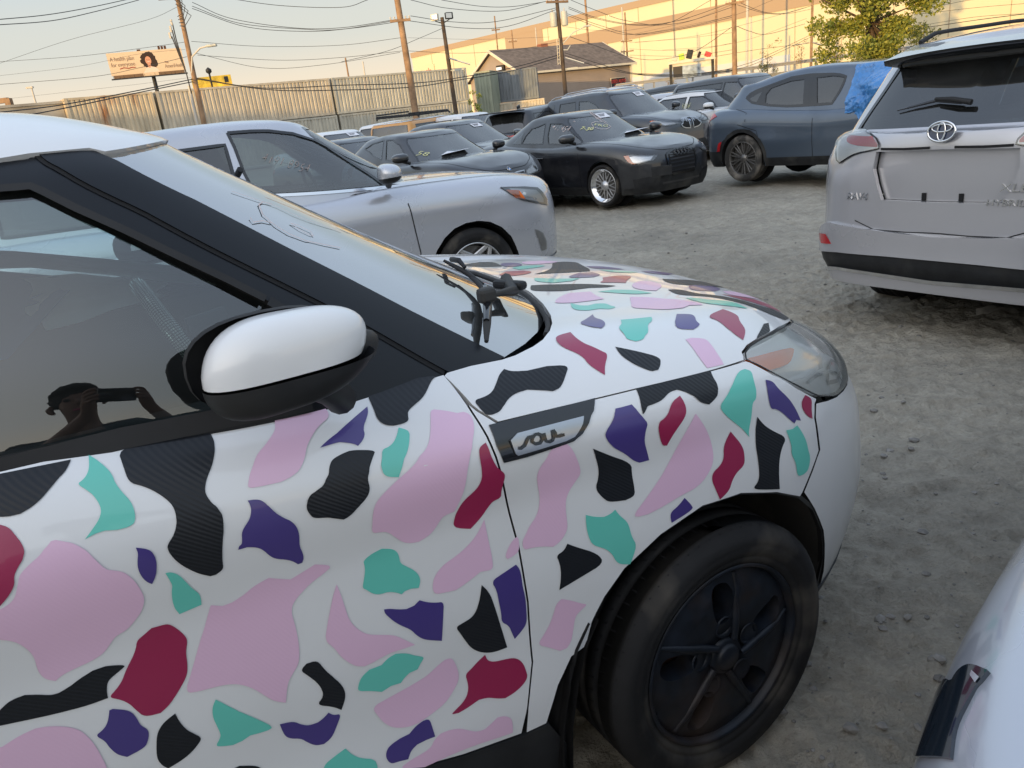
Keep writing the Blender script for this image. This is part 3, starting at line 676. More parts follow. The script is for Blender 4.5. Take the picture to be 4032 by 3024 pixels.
# ---------------------------------------------------------------- junk topped sign frame near the street
e=empty('scrap_sign_frame','steel frame sign with a blue and white panel and coloured junk piled on top','sign',(18.45,77.85,0),math.atan2(76.81-77.85,22.35-18.41))
mb=MB()
for x in (.1,3.95): mb=MB();box(mb,(x,0,2.2),(.26,.26,4.4),M['plastic']);mb.build('post',e)
mb=MB();box(mb,(2.05,0,4.28),(4.3,.3,.22),M['trim']);box(mb,(2.05,.05,4.0),(3.7,.1,.4),M['trim']);mb.build('beam',e)
mb=MB();box(mb,(.75,-.06,3.45),(.85,.06,.95),M['signblack']);box(mb,(2.05,-.06,3.40),(1.7,.06,1.05),P('faded_blue_panel',(.28,.34,.40),.6,noise=(2,.5)));mb.build('panel',e)
JK=[('signred',(3.55,0,4.62),(.6,.3,.45)),('acid',(1.15,0,4.72),(.5,.2,.55)),('plastic',(1.9,0,4.85),(.55,.2,.8)),('trim',(.5,0,4.65),(.5,.3,.4)),('rust',(2.75,0,4.7),(.25,.2,.55))]
M['acid']=P('lime_green_junk',(.42,.60,.06),.6)
for mt,c_,d_ in JK: mb=MB();box(mb,c_,d_,M[mt],Matrix.Rotation(rng.random()*.9-.45,3,'Y'),bev=.05);mb.build('junk_piece',e)
# ---------------------------------------------------------------- utility poles
M['wood']=P('weathered_wood',(.27,.17,.10),.9,noise=(2.5,.35),bump=(14,.5,.01));M['wooddark']=P('dark_creosoted_wood',(.075,.055,.04),.9,noise=(3,.35));M['wire']=P('black_cable',(.02,.02,.022),.6);M['conc']=P('pale_concrete_pole',(.5,.47,.42),.8);M['zinc']=P('transformer_grey',(.45,.46,.42),.5)
def pole(label,x0,y0,x1,y1,ztop,r0,mt,arms=(),zb_=0,n=12,name='utility_pole',zref=8):
    """leaning pole: (x0,y0) at the ground and (x1,y1) at zref"""
    e=empty(name,label,'pole',(x0,y0,zb_));dx,dy=(x1-x0)/zref,(y1-y0)/zref
    h=ztop-zb_
    mb=MB();tube(mb,[(dx*z,dy*z,z) for z in np.linspace(-.3,h,7)],[r0*(1-.3*i/6) for i in range(7)],M[mt],n);mb.build('shaft',e)
    for (z,hw_,an) in arms:
        mb=MB();R_=Matrix.Rotation(an,3,'Z');box(mb,(dx*z,dy*z-.15,z),(2*hw_,.11,.13),M[mt if mt!='wooddark' else 'wood'],R_)
        for s in (-1,-.6,.6,1):
            p=R_@Vector((s*hw_*.93,0,0));lathe(mb,[(.001,.0),(.045,.02),(.02,.06),(.05,.10),(.03,.15),(.001,.16)],M['conc'],8,'z',(dx*z+p.x,dy*z-.15+p.y,z+.06))
        mb.build('crossarm',e)
    return e,dx,dy
PA=pole('brown utility pole with tangled cables and streetlamp, left of the yellow billboard',-15.2,45.5,-15.03,45.6,10.2,.16,'wood',((9.3,.9,.3),(9.9,.9,.3)))
mb=MB();tube(mb,[(-.28,-.1,0),(-.22,-.1,5.0)],.07,M['conc'],8);mb.build('conduit',PA[0])
for k in range(3): 
    mb=MB();pts=[(-.30-.1*k,-.1,8.1-.3*k),(-.30-.08*k,-.12,7.3),(-.18,-.14,5.6),(-.16,-.15,4.6)];tube(mb,pts,.03,M['wire'],6);box(mb,(-.34-.12*k,-.1,8.15-.3*k),(.09,.09,.3),M['conc']);mb.build('cable_drop',PA[0])
for k in range(4):
    mb=MB();tube(mb,[(.1,-.1,9.6-k*.2),(.5+.1*k,-.2,9.1-k*.25),(.35,-.2,8.5-k*.2),(.05,-.1,8.4-k*.15)],.02,M['wire'],5);mb.build('cable_loop',PA[0])
sa=empty_part('street_lamp_arm',PA[0],(0,0,0));mb=MB();tube(mb,[(.05,0,5.6),(.35,-.2,6.4),(.9,-.3,6.75),(1.35,-.35,6.8)],.045,M['conc'],8);mb.build('arm',sa);mb=MB();box(mb,(1.55,-.36,6.8),(.55,.26,.13),M['zinc'],bev=.04);mb.build('lamp_head',sa)
PB=pole('thick orange-brown utility pole in front of the pale containers',-3.48,45.9,-3.58,45.85,11.0,.205,'wood',((6.95,.55,.25),))
PC=pole('short dark pole carrying two floodlights and a small solar panel',-1.33,50,-1.46,50,7.35,.15,'wooddark',(),name='floodlight_pole')
for s,nm in ((-1,.0),(1,0)):
    f=empty_part('floodlight',PC[0],(-.12+s*.42,-.1,7.28));mb=MB();box(mb,(0,0,.1),(.46,.22,.36),M['trim' if s<0 else 'plastic'],Matrix.Rotation(s*.5,3,'Z'),bev=.03);box(mb,(0,-.13,.1),(.36,.04,.26),M['chrome'],Matrix.Rotation(s*.5,3,'Z'));mb.build('lamp_body',f);mb=MB();tube(mb,[(0,0,-.1),(-s*.4,.1,-.25)],.03,M['plastic'],6);mb.build('bracket',f)
def solar(par,c_,sgn=1):
    f=empty_part('solar_panel',par,c_);mb=MB();box(mb,(.62*sgn,0,0),(1.25,.7,.05),P('solar_panel_back',(.52,.54,.56),.5),Matrix.Rotation(rad(22)*sgn,3,'Y'));mb.build('panel',f);mb=MB();tube(mb,[(0,0,-.45),(.75*sgn,0,-.42)],.03,M['zinc'],6);box(mb,(.45*sgn,0,-.45),(.7,.12,.1),M['zinc']);mb.build('bracket',f)
solar(PC[0],(-.02,-.15,4.85))
PD=pole('transformer pole with two grey cylinders before the office',5.95,54.7,5.89,54.68,9.6,.155,'wooddark',((8.3,1.15,.35),(8.75,1.15,.35),(7.95,.9,.6)))
for s in (-1,1):
    f=empty_part('transformer',PD[0],(s*.36-.05,-.12,6.95));mb=MB();lathe(mb,[(.001,-.45),(.20,-.44),(.215,-.40),(.215,.36),(.19,.42),(.001,.46)],M['zinc'],20,'z');mb.build('tank',f);mb=MB();tube(mb,[(0,0,.44),(s*.05,0,.62)],.035,M['conc'],6);mb.build('bushing',f)
solar(PD[0],(.10,-.2,4.35))
sa=empty_part('street_lamp_arm',PD[0],(0,0,0));mb=MB();tube(mb,[(0,0,5.1),(.35,-.1,5.05),(.55,-.1,5.3)],.035,M['zinc'],6);tube(mb,[(0,0,5.4),(.8,-.1,6.05),(1.6,-.1,6.3)],.035,M['zinc'],6);mb.build('arm',sa);mb=MB();box(mb,(1.75,-.1,6.33),(.5,.22,.1),M['zinc'],bev=.03);mb.build('lamp_head',sa)
mb=MB()
for z in np.arange(4.3,5.7,.22): tube(mb,[(-.35,-.2,z),(-.20,-.2,z+.02)],.015,M['trim'],4)
tube(mb,[(-.37,-.2,4.2),(-.30,-.2,5.8)],.02,M['trim'],5);tube(mb,[(-.22,-.2,4.2),(-.15,-.2,5.8)],.02,M['trim'],5);mb.build('ladder',PD[0])
PE=pole('straight brown utility pole left of the yellow tree, tall and thick',18.1,57.2,18.14,57.2,11,.19,'wood',((6.85,.6,-.2),))
far=[('slim pole in front of the warehouse, furthest left above the office roof',3.05,3.2,12.6,'wood',.11),('slim pole with crossarm, second from left above the office roof',5.0,5.07,10.9,'wood',.10),('pale slim pole above the office chimney',7.8,7.9,10.8,'conc',.09),('tall brown pole rising behind the office ridge',13.9,13.95,19,'wood',.15),('grey pole, left one of the pair right of the office ridge',17.9,18.03,11.7,'conc',.11),('brown pole with crossarms, right one of the pair right of the office ridge',18.3,18.35,11.1,'wood',.13),('brown pole beside pale conduit, right of the scrap sign frame',28.1,28.35,19,'wood',.16),('tall pale grey lamp pole behind the bank',31.4,31.6,17,'conc',.17),('short pale grey pole touching the tall lamp pole',31.9,32.0,8.6,'conc',.13),('brown pole with solar panel left of the yellow tree',37.93,38.05,17,'wood',.17),('distant pole at the left, above the containers',-14.8,-14.78,10,'wood',.13),('distant pale pole above the containers, thinner',-13.0,-12.86,9.4,'conc',.12)]
FP=[]
for k,(lb,x0,x1,zt_,mt,r0) in enumerate(far):
    yy=math.sqrt(max(1,100**2-x0**2));FP.append(pole(lb,x0,yy,x0+(x1-x0)*.9,yy,zt_,r0,mt,((zt_*.72,.7,.2),(zt_*.62,.8,.2)) if k in(5,) else ((zt_*.88,.5,.2),) if k in (0,1,6) else (),n=8))
solar(FP[9][0],(.1,-.2,4.9));mb=MB();tube(mb,[(0,0,5.2),(-1.3,-.2,5.1)],.04,M['zinc'],5);box(mb,(-1.6,-.2,5.1),(.8,.3,.12),M['zinc'],bev=.03);mb.build('lamp_head',FP[9][0])
# ---------------------------------------------------------------- billboards
M['bbcream']=P('billboard_cream',(.60,.47,.33),.8);M['bbtext']=P('billboard_brown_text',(.30,.20,.14),.8);M['bbhair']=P('billboard_dark_hair',(.035,.02,.015),.9);M['bbskin']=P('billboard_skin',(.55,.27,.17),.8);M['bbtop']=P('billboard_pale_pink',(.72,.55,.46),.8);M['bbred']=P('billboard_red',(.35,.06,.05),.8)
d=190;azm=rad(-20.9);bc=(d*math.sin(azm),d*math.cos(azm))
e=empty('billboard','cream health plan billboard with a curly haired woman, high on a single post','billboard',(bc[0],bc[1],0),rad(20.9))
bw,bh,zc=14.6,4.35,20.6
mb=MB();box(mb,(0,0,zc),(bw,.4,bh),M['bbcream']);mb.build('board',e)
mb=MB();tube(mb,[(.6,.6,0),(.6,.6,zc-2.3)],.42,M['plastic'],10);mb.build('post',e)
mb=MB();box(mb,(0,-.8,zc-2.9),(bw*1.02,1.1,.18),M['plastic']);box(mb,(0,-.3,zc-2.45),(bw*.95,.2,.6),P('billboard_apron',(.16,.10,.06),.9));box(mb,(.3,-.42,zc-2.45),(3.0,.06,.6),M['bbcream'])
for x in np.linspace(-7,7,8): tube(mb,[(x,-1.3,zc-2.9),(x,-1.3,zc-2.3)],.03,M['plastic'],4)
mb.build('catwalk',e)
mb=MB();
for x in (3.0,3.6,4.2): box(mb,(x,0,zc+bh/2+.3),(.45,.3,.7),M['rust'])
box(mb,(-1.0,0,zc+bh/2+.15),(.7,.3,.35),M['rust']);mb.build('rust_braces',e)
text_obj('lettering',e,'A health plan',(-6.9,-.24,zc+.95),RX,1.12,M['bbtext'],align='LEFT',sx=.78);text_obj('lettering',e,'for everyone.',(-6.9,-.24,zc-.15),RX,1.12,M['bbtext'],align='LEFT',sx=.78)
text_obj('lettering',e,'AmeriHealth',(3.3,-.24,zc-1.15),RX,1.02,M['bbtext'],align='LEFT',sx=.72)
mb=MB();tube(mb,[(-5.4,-.24,zc-.95),(-4.6,-.24,zc-.75),(-3.8,-.24,zc-.95),(-3.0,-.24,zc-.8),(-2.4,-.24,zc-.85)],.09,M['bbred'],4);box(mb,(3.8,-.23,zc-.35),(.7,.04,.3),M['bbtext'],Matrix.Rotation(.3,3,'Y'));mb.build('flourish',e)
mb=MB()
def blob(cx,cz,rx,rz,y,mt,n=26,j=.0):
    V=[(cx+rx*math.cos(2*PI*i/n)*(1+j*(rng.random()-.5)),y,cz+rz*math.sin(2*PI*i/n)*(1+j*(rng.random()-.5))) for i in range(n)];mb.add(V,[tuple(range(n))],mt,None,False)
blob(.45,zc+.35,1.55,1.55,-.215,M['bbhair'],34,.22);blob(.95,zc-.45,1.1,.9,-.218,M['bbhair'],26,.2);blob(.35,zc+.25,.58,.8,-.23,M['bbskin']);blob(.35,zc-.7,.3,.5,-.227,M['bbskin']);V=[(-1.1,-.224,zc-2.1),(2.2,-.224,zc-2.1),(1.6,-.224,zc-1.2),(.6,-.224,zc-.9),(-.3,-.224,zc-1.1)];mb.add(V,[tuple(range(5))],M['bbtop'],None,False)
blob(.36,zc+.0,.28,.07,-.236,M['bbtop'],14);blob(.15,zc+.42,.09,.05,-.236,M['bbhair'],10);blob(.58,zc+.42,.09,.05,-.236,M['bbhair'],10)
mb.build('portrait',e)
M['gold']=P('golden_sheet',(.75,.48,.06),.25,metal=.7,noise=(.8,.3))
d=200;azm=rad(-17.3);e=empty('yellow_billboard','small golden yellow billboard glinting in low sun, behind the cable-hung pole','billboard',(d*math.sin(azm),d*math.cos(azm),0),rad(14))
mb=MB();box(mb,(0,0,16.1),(8.6,.5,2.7),M['gold']);mb.build('board',e);mb=MB();tube(mb,[(0,.6,0),(0,.6,15)],.35,M['plastic'],8);mb.build('post',e)
mb=MB();text_obj('picture',e,'    ',(0,0,0),RX,1,M['bbtext']) if 0 else None;box(mb,(3.2,-.27,16.5),(.9,.06,1.3),M['signblack']);mb.build('picture',e)
mb=MB();tube(mb,[(0,0,0),(.12,0,7.4)],[.1,.06],M['conc'],8);box(mb,(0,0,7.45),(.5,.2,.12),M['conc']);o=mb.build('lamp_post',loc=(-32.5,61.9,0));tag(o,'short pale lamp post above the beige concrete wall at far left','lamp post')
mb=MB();tube(mb,[(0,0,0),(0,0,7.8)],.08,M['plastic'],8);lathe(mb,[(.001,.3),(.25,.1),(.25,-.1),(.001,-.3)],M['plastic'],10,'z',(0,0,8.0));o=mb.build('globe_lamp',loc=(-22.5,72,0));tag(o,'dark globe lamp between the big billboard post and the yellow billboard','lamp post')
e=empty('gantry_arm','brown steel gantry corner poking above the concrete wall at the left edge','gantry',(-29.1,52.5,0));mb=MB();box(mb,(0,0,3),(.35,.35,6.2),M['wood']);box(mb,(-1.6,0,6.0),(3.2,.3,.3),M['wood']);mb.build('beam',e);mb=MB();tube(mb,[(-1.4,0,5.9),(-.15,0,4.7)],.05,M['wood'],5);mb.build('brace',e)
# ---------------------------------------------------------------- vegetation
def leafmat(name,c0,c1):
    m=mat(name);nt=m.node_tree;b=nt.nodes['Principled BSDF'];N=nt.nodes.new;L=nt.links.new
    g_=N('ShaderNodeNewGeometry');r=N('ShaderNodeValToRGB');r.color_ramp.elements[0].color=(*c0,1);r.color_ramp.elements[1].color=(*c1,1);L(g_.outputs['Random Per Island'],r.inputs[0]);L(r.outputs[0],b.inputs['Base Color']);b.inputs['Roughness'].default_value=.6
    t=N('ShaderNodeBsdfTranslucent');L(r.outputs[0],t.inputs[0]);x=N('ShaderNodeMixShader');x.inputs[0].default_value=.35;L(b.outputs[0],x.inputs[1]);L(t.outputs[0],x.inputs[2]);L(x.outputs[0],nt.nodes['Material Output'].inputs[0]);return m
def leaves(mb,c_,n,R,s,mt,dens=1.0):
    c_=np.array(c_);
    P_=rng.normal(size=(n,3));P_/=np.linalg.norm(P_,axis=1,keepdims=True);P_*=(rng.random((n,1))**.45);P_=P_*np.array(R)+c_
    A=rng.normal(size=(n,3));A/=np.linalg.norm(A,axis=1,keepdims=True);B_=np.cross(A,rng.normal(size=(n,3)));B_/=np.linalg.norm(B_,axis=1,keepdims=True);sz=(s*(.6+.8*rng.random((n,1))))
    V=np.stack([P_-A*sz,P_+B_*sz*.55,P_+A*sz,P_-B_*sz*.55],1).reshape(-1,3);F=[(4*i,4*i+1,4*i+2,4*i+3) for i in range(n)]
    mb.add(V,F,mt,None,False)
M['leafy']=leafmat('yellow_green_leaves',(.11,.16,.03),(.44,.42,.07));M['leafg']=leafmat('dark_green_leaves',(.05,.075,.02),(.14,.15,.04));M['leafd']=leafmat('dry_leaves',(.24,.15,.07),(.45,.32,.16))
M['bark']=P('brown_bark',(.08,.055,.04),.95,noise=(4,.3))
def tree(label,name,x,y,h,blobs,ln,ls,mt,r0=.25,lean=0,zb_=0):
    e=empty(name,label,'tree' if name!='shrub' else 'shrub',(x,y,zb_));mb=MB();tube(mb,[(0,0,-.2),(lean*.3,0,h*.25),(lean*.7,0,h*.5),(lean,0,h*.8)],[r0,r0*.8,r0*.55,r0*.15],M['bark'],10)
    for bx,by,bz,rr_ in blobs[::2]: tube(mb,[(lean*.4,0,h*.35),(bx*.5,by*.5,(h*.35+bz)/2),(bx,by,bz)],[r0*.3,r0*.2,r0*.06],M['bark'],6)
    mb.build('trunk',e);mb=MB()
    for bx,by,bz,rr_ in blobs: leaves(mb,(bx,by,bz),int(ln*rr_**2),(rr_,rr_,rr_*.8),ls,M[mt])
    mb.build('crown',e);return e
bl=[]
for k in range(95):
    a=rng.random()*2*PI;zz_=2.3+10.3*rng.random();rad_=4.0*math.sqrt(max(.1,1-((zz_-7.2)/6.2)**2))*(.35+.65*rng.random());bl.append((rad_*math.cos(a),rad_*math.sin(a),zz_,.55+.75*rng.random()))
tree('big yellow-green leafy tree catching the low sun, right of the brown poles','broadleaf_tree',25.9,53.8,12.5,bl,420,.115,'leafy',.3)
bl=[(.6*math.cos(k*2.1),.5*math.sin(k*2.1),1.8+.32*k*.6,.42) for k in range(9)]
tree('small round dark green tree between the yellow tree and the crossover roof rail','small_tree',26.6,48.5,3.8,bl,500,.07,'leafg',.07,zb_=.2)
bl=[(.35*math.cos(k*2.3),.3*math.sin(k*2.3),.5+.28*k,.42-.02*k) for k in range(10)];tree('leafy weed bush growing between the containers and the floodlight pole','shrub',-.15,56.5,3.2,bl,520,.08,'leafy',.04,zb_=.2)
bl=[(-1.4+.35*k,.2*math.sin(k),.4+.2*math.sin(k*1.7),.42) for k in range(9)];tree('low green creeper at the foot of the floodlight pole','shrub',-1.9,55.5,.9,bl,420,.07,'leafg',.03,zb_=1.2)
for k,(x,y,h_,mt,zb_,lb) in enumerate(((27.9,78.2,3.4,'leafd',1.9,'thin sapling with pale dry leaves, leftmost on the bank'),(27.8,78.0,1.3,'leafg',1.9,'dark green small bush beneath the leftmost sapling'),(30.7,77.1,3.0,'leafd',1.9,'dry pale sapling in front of the brown solar pole'),(33.4,76.0,2.4,'leafd',1.9,'dry sapling just left of the yellow tree'),(19.2,80.5,1.6,'leafd',1.2,'dry brown bush under the scrap sign frame'),(15.8,82.0,1.3,'leafd',1.0,'dry reddish bush right of the office corner'),(37,60,2.6,'leafd',.5,'thin pale shrub seen under the crossover roof rail'))):
    bl=[(.35*rng.normal(),.3*rng.normal(),h_*(.35+.6*i/7),.30+.1*rng.random()) for i in range(8)];tree(lb,'shrub',x,y,h_,bl,260 if mt=='leafd' else 500,.06,mt,.035,zb_=zb_)
# ---------------------------------------------------------------- overhead wires
WG='overhead wires between the poles'
def azd(px,py,d):
    v=_R2*((px-2016)/3028)-_U2*((py-1512)/3028)+_F;t=d/math.hypot(v.x,v.y);return Vector((v.x*t,v.y*t,1.55+v.z*t))
WIRES=[
('pair of thick cables sweeping up at top left, upper one',0.022,[(-19.16,35.11,7.55),(-18.66,38.74,8.11),(-18.07,42.30,8.81),(-17.44,46.86,9.80)]),
('thick cable below the upper pair at top left',0.022,[(-19.21,35.08,7.36),(-18.56,38.79,7.86),(-18.00,42.33,8.60),(-17.47,46.85,9.65)]),
('thin wire rising from the left edge to the cable pole top',0.012,[(-30.38,54.04,8.20),(-24.39,52.62,8.95),(-18.73,50.65,9.21),(-15.01,45.59,8.91)]),
('wire from the left edge passing over the billboard top',0.014,[(-30.32,54.08,8.44),(-24.24,52.69,8.00),(-19.49,50.36,7.72),(-14.97,45.61,7.18)]),
('faint wire crossing the billboard lettering',0.01,[(-34.48,60.92,8.38),(-27.74,59.89,8.24),(-22.45,57.79,8.30),(-17.74,53.12,7.69)]),
('dark wire passing across the billboard portrait',0.016,[(-29.67,52.15,6.93),(-23.01,51.05,6.59),(-19.37,49.33,6.58),(-15.21,45.53,6.45)]),
('faint beaded wire below the billboard',0.01,[(-39.28,69.69,7.57),(-31.98,67.84,7.34),(-25.86,65.05,7.05),(-19.56,58.83,6.54)]),
('thick black cable in front of the rusty container, upper one',0.03,[(-19.05,32.88,3.94),(-18.16,36.76,4.21),(-16.32,40.86,4.73),(-15.17,45.54,5.32)]),
('thick black cable in front of the rusty container, lower one',0.03,[(-18.85,32.99,3.64),(-17.63,37.02,4.12),(-16.34,40.85,4.63),(-15.20,45.53,5.19)]),
('upper of three cables right of the cable pole',0.02,[(-14.35,45.80,9.05),(-12.89,47.27,8.26),(-9.78,48.01,7.52),(-7.03,47.48,7.16),(-3.75,45.85,7.04)]),
('middle of three cables right of the cable pole',0.02,[(-14.40,45.79,8.87),(-12.55,47.37,8.00),(-9.39,48.09,7.42),(-7.04,47.48,7.08),(-3.68,45.85,7.00)]),
('lowest of three cables right of the cable pole',0.02,[(-14.42,45.78,8.76),(-12.20,47.46,7.78),(-8.99,48.17,7.26),(-6.19,47.60,7.08),(-3.69,45.85,6.92)]),
('cable entering at the top between the two brown poles',0.02,[(-13.69,48.09,9.58),(-10.58,48.87,8.87),(-6.98,48.50,8.32),(-5.24,46.71,8.27)]),
('thin wire between the brown poles at streetlamp height',0.014,[(-14.82,45.66,7.18),(-11.37,46.63,6.62),(-7.04,46.47,6.18),(-3.74,45.85,6.12)]),
('wire between the brown poles, sagging low',0.014,[(-14.73,45.68,6.58),(-11.60,46.58,5.54),(-8.14,46.29,5.29),(-3.85,45.84,5.40)]),
('wire between the brown poles, straight one',0.014,[(-14.68,45.70,6.48),(-10.72,46.79,5.85),(-7.16,46.45,5.56),(-3.68,45.85,5.46)]),
('black cable low across the pale containers, upper one',0.03,[(-15.01,45.59,5.36),(-11.57,45.55,4.45),(-7.26,45.42,4.09),(-3.52,45.86,3.78),(-1.31,49.98,3.95),(2.41,52.94,4.30),(5.92,54.68,4.85)]),
('black cable low across the pale containers, lower one',0.03,[(-15.02,45.59,5.31),(-11.20,45.65,4.32),(-7.30,45.42,3.85),(-3.55,45.86,3.58),(-1.33,49.98,3.82),(2.39,52.95,4.12),(5.91,54.68,4.71)]),
('cable from the thick brown pole to the transformer pole, top',0.02,[(-2.87,45.91,7.90),(-0.95,49.99,7.77),(2.32,52.95,7.63),(5.33,54.74,8.10)]),
('cable from the thick brown pole to the transformer pole, second',0.02,[(-1.28,47.98,7.99),(0.88,50.99,7.81),(2.82,52.92,7.81),(4.93,54.78,8.06)]),
('cable past the floodlights to the transformer pole',0.02,[(-2.99,45.90,7.13),(-0.87,49.99,7.04),(1.77,52.97,7.08),(5.88,54.68,7.63)]),
('cable under the floodlights to the transformer pole',0.02,[(-3.11,45.89,6.90),(-0.20,51.00,6.73),(2.50,52.94,6.73),(5.87,54.69,7.54)]),
('wire climbing from the left to the floodlight pole',0.015,[(-7.04,45.46,5.26),(-4.60,46.77,5.63),(-2.87,47.91,6.17),(-1.55,49.98,6.75)]),
('wire from the brown pole across the office roof',0.014,[(-3.43,45.87,5.43),(-0.39,52.00,5.42),(3.31,57.91,5.68),(6.76,59.62,6.03)]),
('faint wire high above the floodlight pole',0.01,[(-4.34,59.84,7.46),(0.84,65.99,7.32),(6.83,71.68,7.33)]),
('cable dropping right from the transformer pole, first',0.02,[(6.78,54.58,7.96),(8.70,56.33,7.32),(10.88,57.99,6.66),(13.75,58.40,6.20),(16.71,57.63,7.26)]),
('cable dropping right from the transformer pole, second',0.02,[(6.60,54.60,7.58),(8.67,56.34,6.90),(11.63,57.84,6.31),(14.52,58.22,6.28),(18.07,57.21,6.91)]),
('cable dropping right from the transformer pole, third',0.02,[(6.59,54.60,7.48),(8.66,56.34,6.83),(11.63,57.84,6.26),(14.89,58.12,6.12),(18.07,57.22,6.63)]),
('cable dropping right from the transformer pole, fourth',0.018,[(6.49,54.62,7.19),(9.00,56.28,6.33),(11.60,57.85,5.69),(14.87,58.13,5.72),(18.05,57.22,5.99)]),
('cable dropping right from the transformer pole, fifth',0.018,[(6.48,54.62,7.09),(8.99,56.29,6.19),(11.21,57.92,5.74),(15.25,58.03,5.81),(18.13,57.20,6.12)]),
('service cable over the office roof toward its right end',0.022,[(6.52,54.61,5.82),(8.67,59.37,5.49),(12.01,64.90,4.74),(15.01,68.37,4.37),(16.44,61.85,4.30),(18.04,57.22,5.41)]),
('black cable in front of the office siding, upper one',0.026,[(6.10,54.66,4.90),(8.15,54.39,4.02),(10.50,55.01,3.18),(13.89,56.31,2.71),(17.99,57.24,2.70)]),
('black cable in front of the office siding, lower one',0.026,[(6.08,54.66,4.76),(8.14,54.39,3.81),(10.86,54.94,3.03),(14.26,56.22,2.59),(17.99,57.24,2.59)]),
('wire over the warehouse wall, level with the pole crossarms',0.014,[(8.03,71.55,8.01),(11.78,77.11,7.82),(15.99,82.46,7.93),(22.91,87.04,8.70)]),
('wire over the warehouse wall above the office gutter end',0.014,[(15.85,83.51,6.30),(18.23,77.90,5.44),(19.14,69.41,4.82),(18.17,57.18,4.38)]),
('wire over the warehouse wall, ending at the brown pole',0.016,[(15.81,83.52,5.72),(18.72,77.78,4.88),(19.13,69.41,4.38),(18.16,57.19,3.94)]),
('thin wire high on the warehouse wall, left of the brown pole',0.014,[(15.89,83.50,6.88),(19.29,77.64,6.29),(20.51,69.02,5.74),(18.18,57.18,5.03)]),
('cable from the straight brown pole sagging to the right, upper',0.02,[(18.32,57.13,6.93),(20.61,58.47,6.18),(23.45,61.69,6.18),(30.41,73.99,7.44)]),
('cable from the straight brown pole sagging to the right, second',0.018,[(18.32,57.13,6.73),(20.61,58.47,6.12),(23.45,61.69,6.12),(30.42,73.99,7.18)]),
('cable from the straight brown pole sagging low to the right',0.022,[(18.30,57.14,5.39),(19.73,58.78,5.07),(22.24,62.14,4.93),(29.86,74.22,6.04)]),
('long wire rising right across the warehouse, top',0.014,[(17.42,88.30,7.95),(21.70,82.18,8.05),(23.45,74.39,8.34),(24.60,67.67,8.10)]),
('long wire rising right across the warehouse, second',0.014,[(17.41,88.30,7.77),(21.69,82.19,7.72),(24.34,76.21,7.64),(25.97,71.43,8.04)]),
('long wire rising right across the warehouse, third',0.014,[(17.37,88.31,7.10),(21.65,82.20,6.64),(24.32,76.21,6.64),(28.69,70.38,7.11)]),
('long wire rising right across the warehouse, fourth',0.014,[(19.68,85.77,5.92),(23.87,80.54,5.42),(25.83,75.72,5.50),(28.50,70.45,6.22)]),
('dark cable rising right to the solar pole, upper',0.024,[(14.32,73.62,3.65),(19.75,72.35,2.93),(24.41,74.08,3.30),(28.00,77.07,4.07),(33.33,81.44,5.42)]),
('dark cable rising right to the solar pole, lower',0.024,[(14.32,73.62,3.58),(19.75,72.35,2.86),(24.41,74.08,3.07),(28.38,76.93,3.98),(33.33,81.44,5.21)]),
('wire level with the scrap sign top, right of the pole',0.02,[(21.07,71.98,4.18),(24.42,74.08,4.37),(26.57,75.46,4.46),(31.75,77.77,4.54)]),
('wire across the right part of the warehouse, top right corner',0.016,[(32.56,61.96,5.13),(34.17,58.79,5.27),(35.09,55.90,5.18),(35.85,53.02,5.06)]),
('wire across the right part of the warehouse, second from top',0.016,[(33.47,61.48,4.97),(35.41,58.05,4.75),(35.90,52.98,4.34)]),
('wire above the roof rail at right, third',0.016,[(33.50,61.46,4.18),(35.44,58.03,4.15),(35.94,52.95,3.74)]),
('wire above the roof rail at right, lowest dark one',0.024,[(28.34,52.88,3.64),(30.24,49.49,3.59),(30.33,44.68,3.40)]),
]
for lb_,r_,p_ in WIRES:
    P4=[Vector(q) for q in p_];P4=[P4[0]*2-P4[1]]+P4+[P4[-1]*2-P4[-2]];pts=[]
    for i in range(1,len(P4)-2):
        for k in range(8):
            t=k/8;a,b,c_,d_=P4[i-1:i+3];pts.append(.5*((2*b)+(c_-a)*t+(2*a-5*b+4*c_-d_)*t*t+(3*b-a-3*c_+d_)*t*t*t))
    pts.append(P4[-2]);mb=MB();tube(mb,[p-pts[0] for p in pts],r_*.8,M['wire'],5);tag(mb.build('overhead_wire',loc=pts[0]),lb_,'wire',WG)
